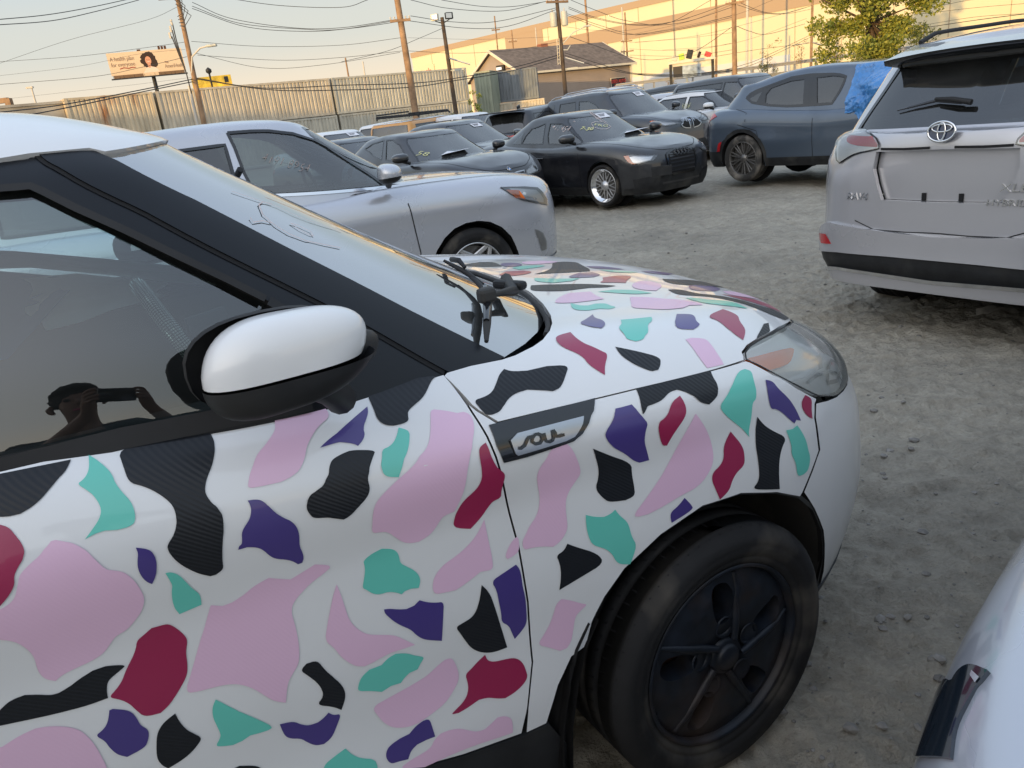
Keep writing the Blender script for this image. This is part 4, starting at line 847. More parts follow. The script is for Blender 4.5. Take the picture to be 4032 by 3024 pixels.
def car_patches(L=4.6,W=1.84,H=1.6,wb=2.7,fo=.9,zb=1.0,zh=1.05,zn=.80,zd=1.02,zg=.22,xw=-.25,xa=-1.15,xc=-2.9,xd=-3.3,nose=3.2,tail=3.6,wtop=.70,green_n=4.0,no=.5,to=1.0,zbump=.56,hmid=None,tum=1.25,wsn=2.9,zarcr=0,**kw):
    """lower body and greenhouse surfaces of a car; no/to scale how far the nose / tail lean back"""
    ro=L-wb-fo;hw=W/2;xmr,xmf=-wb-.15,-.25;xr0=-wb-ro
    kn=[xr0,max(xd-.05,xr0+.12),-wb*.5,xw,fo*.35,fo*.85,fo]
    zm=hmid if hmid else zh-(zh-zn)*.30
    ze=zn+(zm-zn)*.25
    def tz(a,b,c,d,e,g): return list(zip(kn,(a,b,c,d,e,g+(e-g)*.22,g)))
    def Rr(z,w,dxf,dxr,nf=nose+.8,nr=tail+.8): return dict(z=z,w=w,xf=fo+dxf*no,nf=nf,xr=xr0+dxr*to,nr=nr)
    rows=[Rr(zg,hw*.93,-.14,.10),Rr(zg+.10,hw*.97,-.05,.04),Rr(zbump-.10,hw*.985,0,0),Rr(zbump+.03,hw,-.01,.0),Rr(zn*.5+(zbump+.03)*.5,hw,-.04,.02),
      Rr(tz(zd-.14,zd-.11,zb-.13,zh-.16,zm-.12,zn-.05),[(xr0,hw*.97),(-wb*.6,hw*.99),(.4,hw*.985),(fo,hw*.95)],-.09,.04,nose+.5,tail+.5),
      Rr(tz(zd-.06,zd-.04,zb-.045,zh-.07,zm-.045,zn-.012),[(xr0,hw*.92),(-wb*.6,hw*.955),(.4,hw*.93),(fo,hw*.89)],-.15,.06,nose+.2,tail+.2),
      Rr(tz(zd-.01,zd-.0,zb-.015,zh-.02,zm-.005,zn+.006),[(xr0,hw*.84),(-wb*.6,hw*.91),(.4,hw*.80),(fo,hw*.77)],-.21,.09,nose,tail),
      Rr(tz(zd,zd+.01,zb,zh,zm+.012,zn+.016),hw*.5,-.25,.11,nose-.2,tail),
      Rr(tz(zd+.003,zd+.014,zb,zh+.008,zm+.02,zn+.02),0.0,-.26,.12,nose-.2,tail)]
    B=Patch(rows,xmr,xmf)
    xmr_g,xmf_g=min(xc+.35,-1.8),xa-.35
    gx=[xr0,xd,-wb*.5,xw,0.2]
    def Gr(t):
        z0_=[(x,a) for x,a in zip(gx,(zd-.06,zd-.06,zb-.06,zh-.06,zh-.06))];zt=H-.075
        return dict(z=[(x,a+(zt-a)*t) for x,a in z0_],w=hw*(.925+(wtop-.925)*t**tum),xf=xw+.04+(xa+.0-xw-.04)*t,nf=wsn,xr=xd-.02+(xc-xd+.02)*t,nr=green_n)
    zarc=[(xr0,H-.11-zarcr),(xc,H-.055-zarcr),(xc*.6+xa*.4,H-.005),(xa-.25,H-.012),(xa,H-.05),(0,H-.05)]
    def zz(d): return [(a,b+d) for a,b in zarc]
    Gw=[Gr(0),Gr(.3),Gr(.62),Gr(.88),dict(z=[(a,min(b-.012,H-.035)) for a,b in zarc],w=hw*(wtop-.045),xf=xa-.025,nf=wsn,xr=xc+.03,nr=green_n),
        dict(z=zz(-.004),w=hw*(wtop-.13),xf=xa-.05,nf=2.8,xr=xc+.05,nr=3.5),dict(z=zz(.006),w=hw*.36,xf=xa-.07,nf=2.8,xr=xc+.07,nr=3.5),dict(z=zz(.008),w=0.0,xf=xa-.08,nf=2.8,xr=xc+.08,nr=3.5)]
    return B,Patch(Gw,xmr_g,xmf_g),Gw,xmr_g,xmf_g
# poses and proportions: X, Y, heading, ground, then car_patches arguments
CS=dict(
eq=((-.55,6.96,64.5,.03),dict(L=4.74,W=1.843,H=1.685,wb=2.725,fo=1.0,zb=1.10,zh=1.12,zn=.975,zd=1.12,zg=.24,xw=-.22,xa=-1.0,xc=-3.3,xd=-3.5,zarcr=-.02,no=.35)),
rv=((5.66,6.14,60.0,-.05),dict(L=4.60,W=1.84,H=1.76,wb=2.66,fo=.94,zb=1.19,zh=1.19,zn=1.0,zd=1.23,zg=.33,xw=-.25,xa=-1.1,xc=-3.15,xd=-3.56,to=.35,wtop=.72,tail=4.2,green_n=4.4,zarcr=-.0)),
me=((6.55,10.75,146,.08),dict(L=4.713,W=1.88,H=1.60,wb=2.984,fo=.86,zb=1.02,zh=1.05,zn=.80,zd=1.12,zg=.24,xw=-.10,xa=-1.10,xc=-3.2,xd=-3.66,to=.6,green_n=3.4,zarcr=.09,tail=3.8)),
a3=((2.47,12.5,145.5,.04),dict(L=4.42,W=1.796,H=1.416,wb=2.637,fo=.82,zb=.93,zh=.96,zn=.75,zd=1.0,zg=.17,xw=-.20,xa=-1.04,xc=-2.15,xd=-3.1,wtop=.66,zbump=.5)),
b4=((-.02,12.26,141,.06),dict(L=4.60,W=1.80,H=1.395,wb=2.81,fo=.66,zb=.93,zh=.97,zn=.72,zd=1.0,zg=.17,xw=-.34,xa=-1.16,xc=-2.5,xd=-3.25,wtop=.66,zbump=.5)),
cc=((1.30,.30,231,0),dict(L=4.7,W=1.82,H=1.46,wb=2.75,fo=.90,zb=.95,zh=.97,zn=.74,zd=1.0,zg=.18,xw=-.2,xa=-1.05,xc=-2.35,xd=-3.15,wtop=.66)),
x5=((4.08,18.0,146,.03),dict(L=4.85,W=1.90,H=1.75,wb=2.933,fo=.83,zb=1.16,zh=1.19,zn=.95,zd=1.18,zg=.24,xw=-.14,xa=-1.0,xc=-3.35,xd=-3.6)),
)
CR=dict(cc=(.33,-2.75),eq=(.355,-2.725),rv=(.365,-2.66),me=(.365,-2.984),a3=(.315,-2.637),b4=(.325,-2.81),x5=(.37,-2.933))
CO={}
CO['cc']=dict(lamp=[(2.295,5.06),(2.308,5.28),(2.303,5.33),(2.301,5.42),(2.303,5.55),(2.307,5.66),(2.319,5.91),(2.325,5.84),(2.329,5.77),(2.338,5.67),(2.347,5.56),(2.356,5.51),(2.374,5.5),(2.353,4.87),(2.335,4.55),(2.318,4.64),(2.301,4.75),(2.294,4.92)],notch=[(2.315,5.7),(2.325,5.84),(2.328,5.79),(2.319,5.69)],chr=[(2.295,5.06),(2.294,4.92),(2.301,4.75),(2.318,4.64),(2.335,4.55)])
CO['eq']=dict(fwin=[(1.826,3.61),(1.929,3.57),(2.073,3.43),(2.247,3.24),(2.39,2.76),(2.469,1.96),(2.553,1.27),(2.733,0.66),(2.609,0.37),(2.493,0.31),(2.237,0.54),(1.951,0.82),(1.858,1.31),(1.846,1.77),(1.837,2.88)],sail=[(2.588,1.04),(2.733,0.66),(2.614,0.36),(2.493,0.31),(2.44,0.36),(2.517,0.58)],chromebelt=[(1.851,0.89),(1.95,0.78),(2.234,0.5),(2.481,0.26),(2.595,0.3),(2.653,0.41)],hl=[(2.272,5.27),(2.445,4.85),(2.469,4.53),(2.485,4.16),(2.478,3.92),(2.38,4.27),(2.338,4.47),(2.301,4.79)],am=[(2.291,4.99),(2.345,4.88),(2.364,4.42),(2.326,4.56),(2.305,4.78)],fog=[(2.386,3.1),(2.427,2.81),(2.447,2.13),(2.447,1.59),(2.417,1.57),(2.401,2.41)],g_hood=[(2.158,9.11),(2.1,8.28),(2.061,7.12),(2.18,6.4),(2.262,5.79),(2.276,5.31)],g_door=[(1.899,7.12),(1.891,5.05),(1.893,3.97),(1.886,2.8)],g_seam=[(2.339,4.45),(2.286,3.93),(2.252,3.59)],t_x=[(1.933,2.12),(2.153,1.43)],badge=[(1.827,3.25),(1.862,3.18)])
CO['rv']=dict(tl=[(0.601,6.23),(0.497,7.39),(0.324,7.06),(0.257,5.82),(0.288,5.66),(0.356,5.41),(0.393,4.99),(0.417,4.89),(0.452,4.95),(0.524,5.94)],tli=[(0.495,6.88),(0.333,6.97),(0.28,6.14),(0.276,5.87),(0.393,5.96),(0.447,6.22)],recess=[(0.274,5.54),(0.049,5.62),(0.029,4.2),(0.23,4.22),(0.251,4.52),(0.27,4.82)],garnish=[(0.257,5.73),(0.158,5.7),(0.05,5.74)],crease=[(0.367,4.4),(0.329,3.69),(0.252,3.46),(0.125,3.44),(0.019,3.46)],refl=[(0.501,3.16),(0.445,3.2),(0.411,2.88),(0.475,2.78)],bump_top=[(0.526,3.26),(0.439,3.58),(0.2,3.44),(0.019,3.38)],bump_mid=[(0.514,2.36),(0.388,2.52),(0.193,2.57),(0.01,2.57)],bump_low=[(0.491,2.32),(0.388,2.43),(0.192,2.25),(0.007,2.22)],skid=[(0.514,0.39),(0.397,1.08),(0.205,0.93),(0.015,0.8)],glassl=[(0.127,0.69),(0.372,0.6),(0.423,0.77),(0.439,1.41),(0.465,2.51),(0.389,2.4),(0.341,2.28),(0.209,2.37)],emb=[(0.061,6.58),(0.009,6.57),(0.499,8.58)],slots=[(0.093,4.71),(0.081,4.71),(0.08,4.62),(0.091,4.62)],slots2=[(0.021,4.71),(0.032,4.71),(0.033,4.62),(0.022,4.62)],bolt=[(0.09,5.17),(0.05,5.13),(0.117,4.94),(0.071,4.83)],t_rav=[(0.364,4.21),(0.282,4.21)],t_xle=[(0.239,4.2),(0.29,4.2)],t_hyb=[(0.215,4.07),(0.293,4.07)],wip=[(0.03,13.2),(0.142,12.99),(0.298,13.11)])
CO['me']=dict(dlo=[(0.848,1.61),(0.893,1.92),(1.157,2.59),(1.423,3.27),(1.643,3.31),(1.912,3.12),(2.117,2.75),(2.061,1.82),(1.98,0.69),(1.722,0.69),(1.45,0.69),(1.214,0.83),(0.984,1.14)],rwin=[(1.163,1.05),(1.147,1.79),(1.198,2.4),(1.433,2.95),(1.626,2.97),(1.681,0.74),(1.449,0.74),(1.214,0.87)],qwin=[(0.928,1.49),(1.092,2.04),(1.049,1.14),(0.967,1.29)],fwin=[(1.806,0.76),(1.734,2.96),(1.917,2.99),(2.106,2.68),(2.05,1.82),(1.979,0.74)],g_door=[(1.322,8.37),(1.466,4.72),(1.469,2.8),(1.459,0.86)],g_rear=[(0.884,8.24),(1.083,5.2),(1.08,4.64)],crease=[(1.151,4.54),(1.288,4.71),(1.465,4.89),(1.618,4.88)],refl=[(0.743,3.27),(0.8,3.59),(0.76,2.26),(0.714,2.21)])
CO['a3']=dict(fwin=[(2.048,0.75),(1.92,3.07),(2.306,2.88),(2.378,2.38),(2.457,0.85),(2.437,0.33)],rwin=[(0.861,0.81),(0.853,1.7),(0.916,2.57),(1.622,3.1),(1.824,0.76)],qwin=[(0.725,0.8),(0.745,1.82),(0.778,2.08),(0.852,0.81)],hl=[(2.396,4.8),(2.46,5.02),(2.686,4.81),(2.639,3.98),(2.576,3.88),(2.5,3.73),(2.455,3.8),(2.421,4.18)],am=[(2.396,4.8),(2.435,4.87),(2.464,3.98),(2.495,3.73),(2.455,3.8),(2.423,4.17)],grille=[(2.731,4.73),(2.824,4.98),(2.931,12.72),(2.989,16.46),(2.788,1.3),(2.74,2.02),(2.729,3.35)],g_hood=[(1.923,6.68),(2.224,6.45),(2.442,6.51),(2.604,5.67),(2.692,4.82)],crease=[(1.226,5.53),(1.594,5.82),(1.947,5.34),(2.125,5.12),(2.405,4.87)],intake=[(2.446,1.95),(2.577,2.11),(2.72,1.65),(2.708,0.7),(2.463,0.87)],holder=[(2.636,3.25),(2.749,2.83),(2.729,1.88),(2.619,2.42)],rings=[(2.925,3.91),(2.977,3.86),(2.97,3.83),(2.917,3.81)],g_door=[(1.923,6.68),(1.954,4.33),(2.004,2.65)],g_door2=[(1.393,8.05),(1.564,5.89),(1.547,4.04),(1.51,1.88)],t_ws1=[(2.516,2.78),(2.966,11.2)],t_ws2=[(2.524,1.86),(2.653,1.57)],t_frg=[(2.752,2.08),(2.918,1.69)],t_side=[(2.052,2.3),(2.369,1.77)],ell=[(2.751,2.42),(2.834,2.53),(2.948,2.41),(2.987,11.96),(2.973,1.71),(2.854,1.54),(2.761,1.65),(2.714,1.94),(2.74,2.35)],paper=[(2.572,3.22),(2.523,2.53),(2.583,1.68),(2.576,2.28)])
CO['b4']=dict(fwin=[(1.968,1.13),(1.725,3.51),(2.056,3.46),(2.29,2.73),(2.35,1.35),(2.341,0.88)],rwin=[(0.827,2.52),(1.084,3.24),(1.599,3.53),(1.779,1.19),(1.288,1.64)],hl=[(2.803,4.71),(2.609,6.1),(2.626,5.2),(2.646,3.91),(2.77,3.61),(2.822,3.77)],grille=[(2.962,4.92),(2.807,5.05),(2.841,3.81),(2.868,3.42),(2.946,3.54),(2.973,4.28)],roundel=[(2.911,5.89),(2.945,5.77)],t_58=[(2.459,1.21),(2.586,1.01)],g_hood=[(2.646,6.33),(2.954,6.45),(2.757,11.49),(2.609,11.9)])
CO['x5']=dict(fwin=[(1.664,1.11),(1.613,2.98),(1.814,2.88),(1.979,2.25),(2.122,1.56),(2.187,0.9)],rwin=[(1.205,1.35),(1.19,2.95),(1.536,3.02),(1.585,1.22)],qwin=[(0.625,1.25),(0.743,2.47),(1.071,2.9),(1.078,1.31)],kid=[(2.773,3.87),(2.83,4.13),(2.92,13.98),(2.92,14.92),(2.975,2.97),(2.836,3.16)],roundel=[(2.955,4.53),(2.907,4.48)],paper=[(2.938,2.26),(2.784,2.22),(2.735,1.42),(2.943,1.48)])
DECALS=[
('K','s',[(1.5351,7.301),(1.5407,7.298),(1.5839,7.353),(1.581,7.199),(1.5779,7.086),(1.5698,6.899),(1.5611,6.717),(1.5536,6.617),(1.5467,6.563),(1.5404,6.559),(1.5352,6.586),(1.5302,6.621)]),
('T','s',[(1.5954,7.391),(1.5998,7.245),(1.6043,7.049),(1.6067,6.901),(1.607,6.762),(1.6096,6.592),(1.613,6.441),(1.614,6.311),(1.6137,6.183),(1.6117,6.05),(1.6061,6.021),(1.6,6.021),(1.5925,6.057),(1.5865,6.049),(1.5823,6.021),(1.5791,5.998),(1.5836,6.088),(1.5887,6.193),(1.5922,6.284),(1.5942,6.395),(1.5935,6.522),(1.5915,6.644),(1.5878,6.75),(1.584,6.85),(1.5883,6.899),(1.5921,6.998),(1.5942,7.156)]),
('K','s',[(1.6144,7.409),(1.6395,7.444),(1.6773,7.531),(1.6793,7.403),(1.68,7.244),(1.6784,7.055),(1.6737,6.782),(1.6687,6.608),(1.6651,6.465),(1.6624,6.29),(1.6649,6.082),(1.6683,5.973),(1.6701,5.916),(1.6681,5.801),(1.6642,5.677),(1.6613,5.544),(1.6607,5.463),(1.6545,5.437),(1.6502,5.439),(1.6422,5.499),(1.6336,5.605),(1.6292,5.69),(1.6272,5.772),(1.629,5.815),(1.6332,5.853),(1.6369,5.916),(1.6392,5.984),(1.6394,6.132),(1.6381,6.251),(1.634,6.397),(1.6292,6.518),(1.6232,6.629),(1.6156,6.72),(1.615,7.009)]),
('P','s',[(1.7303,7.61),(1.7332,7.659),(1.7468,7.638),(1.7705,7.62),(1.7716,7.57),(1.7729,7.421),(1.7706,7.313),(1.7632,7.236),(1.7542,7.075),(1.7482,6.908),(1.7438,6.72),(1.741,6.553),(1.7358,6.371),(1.7316,6.275),(1.724,6.197),(1.7176,6.161),(1.7034,6.165),(1.6928,6.183),(1.6942,6.295),(1.6975,6.465),(1.7014,6.604),(1.7049,6.752),(1.7091,6.87),(1.7178,7.055),(1.7267,7.257),(1.7287,7.418)]),
('V','s',[(1.8065,7.42),(1.805,7.301),(1.8003,7.159),(1.7965,7.064),(1.7947,6.969),(1.7946,6.858),(1.7911,6.707),(1.7852,6.586),(1.7831,6.651),(1.778,6.713),(1.7721,6.763),(1.7655,6.752),(1.7551,6.714),(1.7598,6.804),(1.7693,6.957),(1.7774,7.067),(1.791,7.237)]),
('V','s',[(1.6901,5.981),(1.6952,5.976),(1.7,5.955),(1.7037,5.891),(1.7074,5.816),(1.7126,5.75),(1.7172,5.708),(1.7204,5.643),(1.7212,5.563),(1.7195,5.442),(1.7209,5.371),(1.721,5.313),(1.7191,5.272),(1.7155,5.272),(1.7119,5.321),(1.7069,5.36),(1.6989,5.402),(1.695,5.458),(1.6915,5.527),(1.6874,5.565),(1.6809,5.591),(1.6742,5.592),(1.6754,5.623),(1.6779,5.632),(1.6789,5.679),(1.6797,5.733),(1.6837,5.783),(1.6882,5.83),(1.6906,5.892),(1.691,5.938)]),
('K','s',[(1.7699,6.474),(1.7768,6.509),(1.7826,6.501),(1.7982,6.395),(1.7943,6.257),(1.7901,6.082),(1.7879,5.975),(1.7841,5.9),(1.7845,5.794),(1.7803,5.719),(1.7719,5.651),(1.7644,5.589),(1.7582,5.569),(1.7516,5.605),(1.7454,5.64),(1.7345,5.668),(1.7319,5.731),(1.7308,5.788),(1.735,5.885),(1.7422,5.914),(1.7497,5.951),(1.7548,6.063),(1.7569,6.236),(1.761,6.395)]),
('T','s',[(1.8244,6.87),(1.8327,6.732),(1.8289,6.453),(1.8247,6.218),(1.8184,5.984),(1.8102,5.837),(1.7991,5.876),(1.7977,5.965),(1.8012,6.168),(1.8036,6.381),(1.8103,6.408),(1.8166,6.531),(1.8211,6.702)]),
('K','s',[(1.8112,7.636),(1.8171,7.711),(1.8273,7.768),(1.8506,7.819),(1.8651,7.862),(1.883,7.834),(1.877,7.788),(1.8708,7.675),(1.8633,7.508),(1.8557,7.383),(1.8463,7.286),(1.8389,7.198),(1.8368,7.107),(1.8357,7.015),(1.8288,6.955),(1.8206,6.948),(1.815,6.993),(1.8095,7.112),(1.8105,7.325),(1.811,7.474)]),
('P','s',[(1.8571,7.117),(1.862,7.14),(1.8724,7.076),(1.8811,6.998),(1.8873,7.001),(1.892,6.902),(1.8925,6.664),(1.8895,6.383),(1.8848,6.12),(1.8828,5.976),(1.8786,5.896),(1.8726,5.712),(1.8698,5.572),(1.8669,5.468),(1.8618,5.353),(1.8568,5.267),(1.8506,5.263),(1.8453,5.247),(1.8428,5.219),(1.836,5.124),(1.8296,5.076),(1.8204,5.052),(1.8131,5.066),(1.8069,5.101),(1.8012,5.174),(1.7938,5.288),(1.787,5.312),(1.7796,5.331),(1.7814,5.437),(1.7835,5.566),(1.7881,5.659),(1.7974,5.735),(1.8098,5.819),(1.8209,5.884),(1.8312,5.963),(1.8397,6.111),(1.846,6.34),(1.8509,6.633)]),
('C','s',[(1.8957,5.978),(1.8967,5.918),(1.8976,5.802),(1.9008,5.677),(1.905,5.608),(1.9087,5.562),(1.9093,5.51),(1.9072,5.438),(1.9049,5.345),(1.9044,5.255),(1.8966,5.245),(1.8925,5.211),(1.8821,5.072),(1.871,4.987),(1.8542,5.07),(1.8567,5.199),(1.8615,5.296),(1.868,5.377),(1.8775,5.438),(1.8833,5.505),(1.8864,5.59),(1.8865,5.723),(1.8865,5.855),(1.8883,5.942)]),
('P','s',[(1.8858,5.046),(1.8864,4.936),(1.8875,4.737),(1.8887,4.554),(1.8882,4.417),(1.8845,4.405),(1.8749,4.43),(1.8688,4.4),(1.8578,4.356),(1.8478,4.327),(1.837,4.351),(1.8272,4.375),(1.8257,4.463),(1.8293,4.589),(1.8399,4.685),(1.8529,4.726),(1.8647,4.788),(1.8753,4.877),(1.882,4.973)]),
('T','s',[(1.7688,5.067),(1.7777,5.109),(1.7864,5.123),(1.7945,5.086),(1.7989,5.039),(1.8005,4.977),(1.8004,4.886),(1.8054,4.825),(1.8118,4.748),(1.8153,4.675),(1.816,4.599),(1.8131,4.526),(1.806,4.552),(1.8,4.553),(1.7967,4.53),(1.7915,4.581),(1.7848,4.62),(1.7776,4.625),(1.7717,4.659),(1.7665,4.74),(1.7635,4.77),(1.7663,4.859),(1.7688,4.947),(1.7691,5.016)]),
('V','s',[(1.7784,4.44),(1.7833,4.424),(1.7914,4.372),(1.7984,4.341),(1.806,4.344),(1.8119,4.381),(1.818,4.325),(1.8266,4.273),(1.8347,4.246),(1.8318,4.09),(1.8268,3.737),(1.8179,3.802),(1.8092,3.876),(1.804,3.965),(1.7992,4.077),(1.7927,4.152),(1.7864,4.235),(1.7817,4.322),(1.7784,4.393)]),
('K','s',[(1.8741,4.264),(1.8786,4.182),(1.8824,4.07),(1.8855,3.844),(1.8887,3.574),(1.8936,3.183),(1.8825,3.192),(1.8724,3.228),(1.8628,3.311),(1.8553,3.426),(1.85,3.588),(1.8462,3.725),(1.8421,3.849),(1.8507,3.867),(1.8591,3.886),(1.8646,3.949),(1.869,4.057),(1.8721,4.164)]),
('V','s',[(1.9124,4.348),(1.9158,4.268),(1.9166,4.17),(1.9166,4.043),(1.9184,3.867),(1.9184,3.642),(1.9176,3.442),(1.9126,3.357),(1.9026,3.263),(1.9004,3.371),(1.8978,3.516),(1.8901,3.623),(1.8909,3.761),(1.8895,3.965),(1.8888,4.12),(1.8845,4.261),(1.8966,4.298)]),
('C','s',[(1.8689,3.223),(1.8706,3.118),(1.877,3.049),(1.888,3.014),(1.8983,2.979),(1.9049,2.915),(1.9092,2.812),(1.9108,2.708),(1.9119,2.606),(1.906,2.524),(1.8944,2.466),(1.8833,2.453),(1.875,2.5),(1.8654,2.58),(1.8553,2.61),(1.8427,2.576),(1.8323,2.564),(1.8239,2.591),(1.8298,2.626),(1.8372,2.669),(1.8432,2.734),(1.8464,2.828),(1.8468,2.919),(1.8455,3.056),(1.8525,3.101),(1.8599,3.165)]),
('P','s',[(1.8337,3.414),(1.8369,3.311),(1.8393,3.129),(1.8377,3.001),(1.83,2.889),(1.8202,2.78),(1.8046,2.724),(1.7911,2.69),(1.78,2.702),(1.767,2.78),(1.7594,2.896),(1.7551,3.029),(1.7508,3.215),(1.7669,3.238),(1.7825,3.258),(1.7953,3.278),(1.8084,3.309),(1.8188,3.387),(1.8273,3.428)]),
('T','s',[(1.7412,3.541),(1.7431,3.636),(1.7472,3.728),(1.7551,3.778),(1.7668,3.767),(1.7735,3.827),(1.7812,3.841),(1.7912,3.784),(1.7995,3.684),(1.8081,3.606),(1.8027,3.538),(1.7993,3.469),(1.7911,3.471),(1.7851,3.427),(1.7815,3.378),(1.7718,3.4),(1.7626,3.373),(1.7515,3.472)]),
('P','s',[(1.7428,4.921),(1.7447,4.771),(1.7457,4.62),(1.7468,4.477),(1.7517,4.347),(1.7586,4.243),(1.7679,4.182),(1.7815,4.106),(1.7881,4.039),(1.8007,3.849),(1.789,3.864),(1.7772,3.885),(1.7696,3.878),(1.759,3.857),(1.7516,3.855),(1.7443,3.906),(1.739,3.997),(1.7335,4.097),(1.729,4.248),(1.7232,4.356),(1.7271,4.5),(1.7339,4.7),(1.7389,4.836)]),
('V','s',[(1.8023,2.678),(1.8033,2.529),(1.8043,2.401),(1.795,2.415),(1.7852,2.414),(1.7781,2.373),(1.7738,2.278),(1.7644,2.312),(1.7567,2.33),(1.7534,2.435),(1.7553,2.534),(1.7608,2.584),(1.7706,2.606),(1.7801,2.607),(1.7875,2.669),(1.7959,2.691)]),
('P','s',[(1.8786,2.209),(1.8843,2.153),(1.8877,2.072),(1.8863,1.881),(1.8666,1.93),(1.8405,1.996),(1.8149,2.036),(1.7882,2.051),(1.7628,2.208),(1.7746,2.249),(1.7878,2.258),(1.798,2.279),(1.8025,2.363),(1.8098,2.405),(1.8197,2.395),(1.8309,2.342),(1.8399,2.244),(1.8478,2.171),(1.8564,2.154),(1.8658,2.198),(1.8716,2.232)]),
('T','s',[(1.7197,2.819),(1.7232,2.717),(1.7303,2.6),(1.7445,2.49),(1.7435,2.304),(1.7233,2.363),(1.6951,2.593),(1.6976,2.738),(1.708,2.782)]),
('P','s',[(1.6449,5.179),(1.6527,5.134),(1.6599,5.133),(1.6701,5.162),(1.6783,5.21),(1.6911,5.239),(1.6979,5.199),(1.7071,5.148),(1.7151,5.168),(1.7288,5.21),(1.7427,5.135),(1.7347,5.085),(1.7277,5.059),(1.719,5.018),(1.7055,4.913),(1.7018,4.818),(1.7024,4.672),(1.7022,4.511),(1.7007,4.354),(1.6977,4.223),(1.6901,4.136),(1.6847,4.055),(1.6801,3.83),(1.6718,3.911),(1.6659,4.029),(1.6583,4.172),(1.6501,4.27),(1.6413,4.329),(1.6297,4.36),(1.6193,4.38),(1.6092,4.42),(1.6182,4.609),(1.6291,4.857),(1.6374,5.029)]),
('P','s',[(1.5594,6.096),(1.5623,6.098),(1.5689,6.02),(1.5775,5.935),(1.5805,5.866),(1.5857,5.748),(1.5906,5.727),(1.5958,5.695),(1.5987,5.647),(1.6012,5.585),(1.603,5.495),(1.6031,5.425),(1.5992,5.343),(1.5934,5.285),(1.5853,5.223),(1.5776,5.21),(1.5726,5.164),(1.5669,5.108),(1.5583,5.081),(1.5477,5.072),(1.5372,5.057),(1.5324,5.031),(1.5275,5.068),(1.5253,5.123),(1.5251,5.185),(1.5262,5.26),(1.5251,5.332),(1.5212,5.415),(1.5169,5.458),(1.5123,5.486),(1.5079,5.52),(1.5136,5.695),(1.5191,5.695),(1.5251,5.711),(1.5292,5.74),(1.5324,5.796),(1.5359,5.872),(1.5384,5.895),(1.5445,5.934),(1.5515,5.973),(1.5557,6.02)]),
('C','s',[(1.6132,5.153),(1.6179,5.08),(1.6216,4.995),(1.622,4.933),(1.6185,4.833),(1.6172,4.702),(1.6146,4.595),(1.6076,4.497),(1.6014,4.421),(1.5955,4.361),(1.5889,4.323),(1.5778,4.348),(1.5738,4.457),(1.5713,4.543),(1.5665,4.621),(1.5597,4.686),(1.5658,4.733),(1.5714,4.792),(1.5761,4.882),(1.5818,4.966),(1.587,5.044),(1.5895,5.11),(1.5948,5.134),(1.6012,5.168),(1.6076,5.162)]),
('T','s',[(1.6214,5.587),(1.625,5.583),(1.6298,5.537),(1.6326,5.468),(1.6353,5.391),(1.6394,5.321),(1.6395,5.26),(1.6387,5.214),(1.6222,5.201),(1.6202,5.268),(1.6204,5.348),(1.622,5.428),(1.6235,5.464),(1.6228,5.517)]),
('V','s',[(1.608,5.85),(1.6149,5.816),(1.6176,5.778),(1.6183,5.71),(1.6167,5.637),(1.6146,5.585),(1.6109,5.532),(1.6079,5.563),(1.6057,5.62),(1.6052,5.693),(1.6066,5.753),(1.6084,5.803)]),
('C','s',[(1.5292,6.534),(1.5341,6.489),(1.5387,6.414),(1.5408,6.29),(1.5429,6.168),(1.5433,6.051),(1.5417,5.98),(1.5373,5.937),(1.5331,5.887),(1.5317,5.822),(1.5257,5.76),(1.5198,5.718),(1.515,5.738)]),
('K','s',[(1.4954,4.966),(1.5013,5.008),(1.5063,5.014),(1.5121,5.014),(1.519,4.978),(1.5265,4.922),(1.5314,4.916),(1.539,4.935),(1.5471,4.976),(1.5561,5.003),(1.5644,5),(1.5702,4.977),(1.5773,4.934),(1.5741,4.911),(1.5644,4.861),(1.5616,4.819),(1.5598,4.745),(1.5593,4.684),(1.5487,4.688),(1.5406,4.698),(1.5192,4.744),(1.4918,4.823),(1.4864,4.837),(1.4882,4.907)]),
('V','s',[(1.5573,4.559),(1.5597,4.56),(1.568,4.494),(1.5712,4.439),(1.5727,4.358),(1.5733,4.282),(1.5765,4.224),(1.5772,4.174),(1.5749,4.097),(1.5713,4.034),(1.5577,4.015),(1.5522,4.082),(1.549,4.187),(1.5478,4.276),(1.5432,4.365),(1.5482,4.388),(1.5522,4.423),(1.555,4.483)]),
('K','s',[(1.5984,4.255),(1.5993,4.154),(1.6022,4.04),(1.6061,3.961),(1.6112,3.853),(1.6074,3.794),(1.6014,3.73),(1.5927,3.677),(1.5814,3.65),(1.5781,3.722),(1.5762,3.84),(1.5794,4.029),(1.5826,4.137),(1.5889,4.214)]),
('T','s',[(1.629,4.223),(1.6665,3.582),(1.6612,3.562),(1.6536,3.577),(1.6462,3.602),(1.6393,3.576),(1.6316,3.576),(1.6247,3.615),(1.6186,3.664),(1.6237,3.74),(1.6252,3.796),(1.624,3.942),(1.6233,4.05),(1.6249,4.152)]),
('V','s',[(1.7125,3.426),(1.7161,3.354),(1.723,3.325),(1.7176,3.195),(1.7105,3.045),(1.7027,3.009),(1.6953,3.039),(1.6891,3.143),(1.6849,3.237),(1.6762,3.303),(1.6721,3.39),(1.671,3.572),(1.6822,3.53),(1.6877,3.433),(1.6937,3.368),(1.7019,3.356),(1.7079,3.382)]),
('K','s',[(1.7132,4.182),(1.7171,4.049),(1.7232,3.889),(1.7286,3.744),(1.7305,3.61),(1.7288,3.501),(1.7239,3.379),(1.7171,3.485),(1.704,3.607),(1.7118,3.691),(1.7111,3.826),(1.7074,3.956),(1.7023,4.062),(1.6977,4.147),(1.7039,4.195)]),
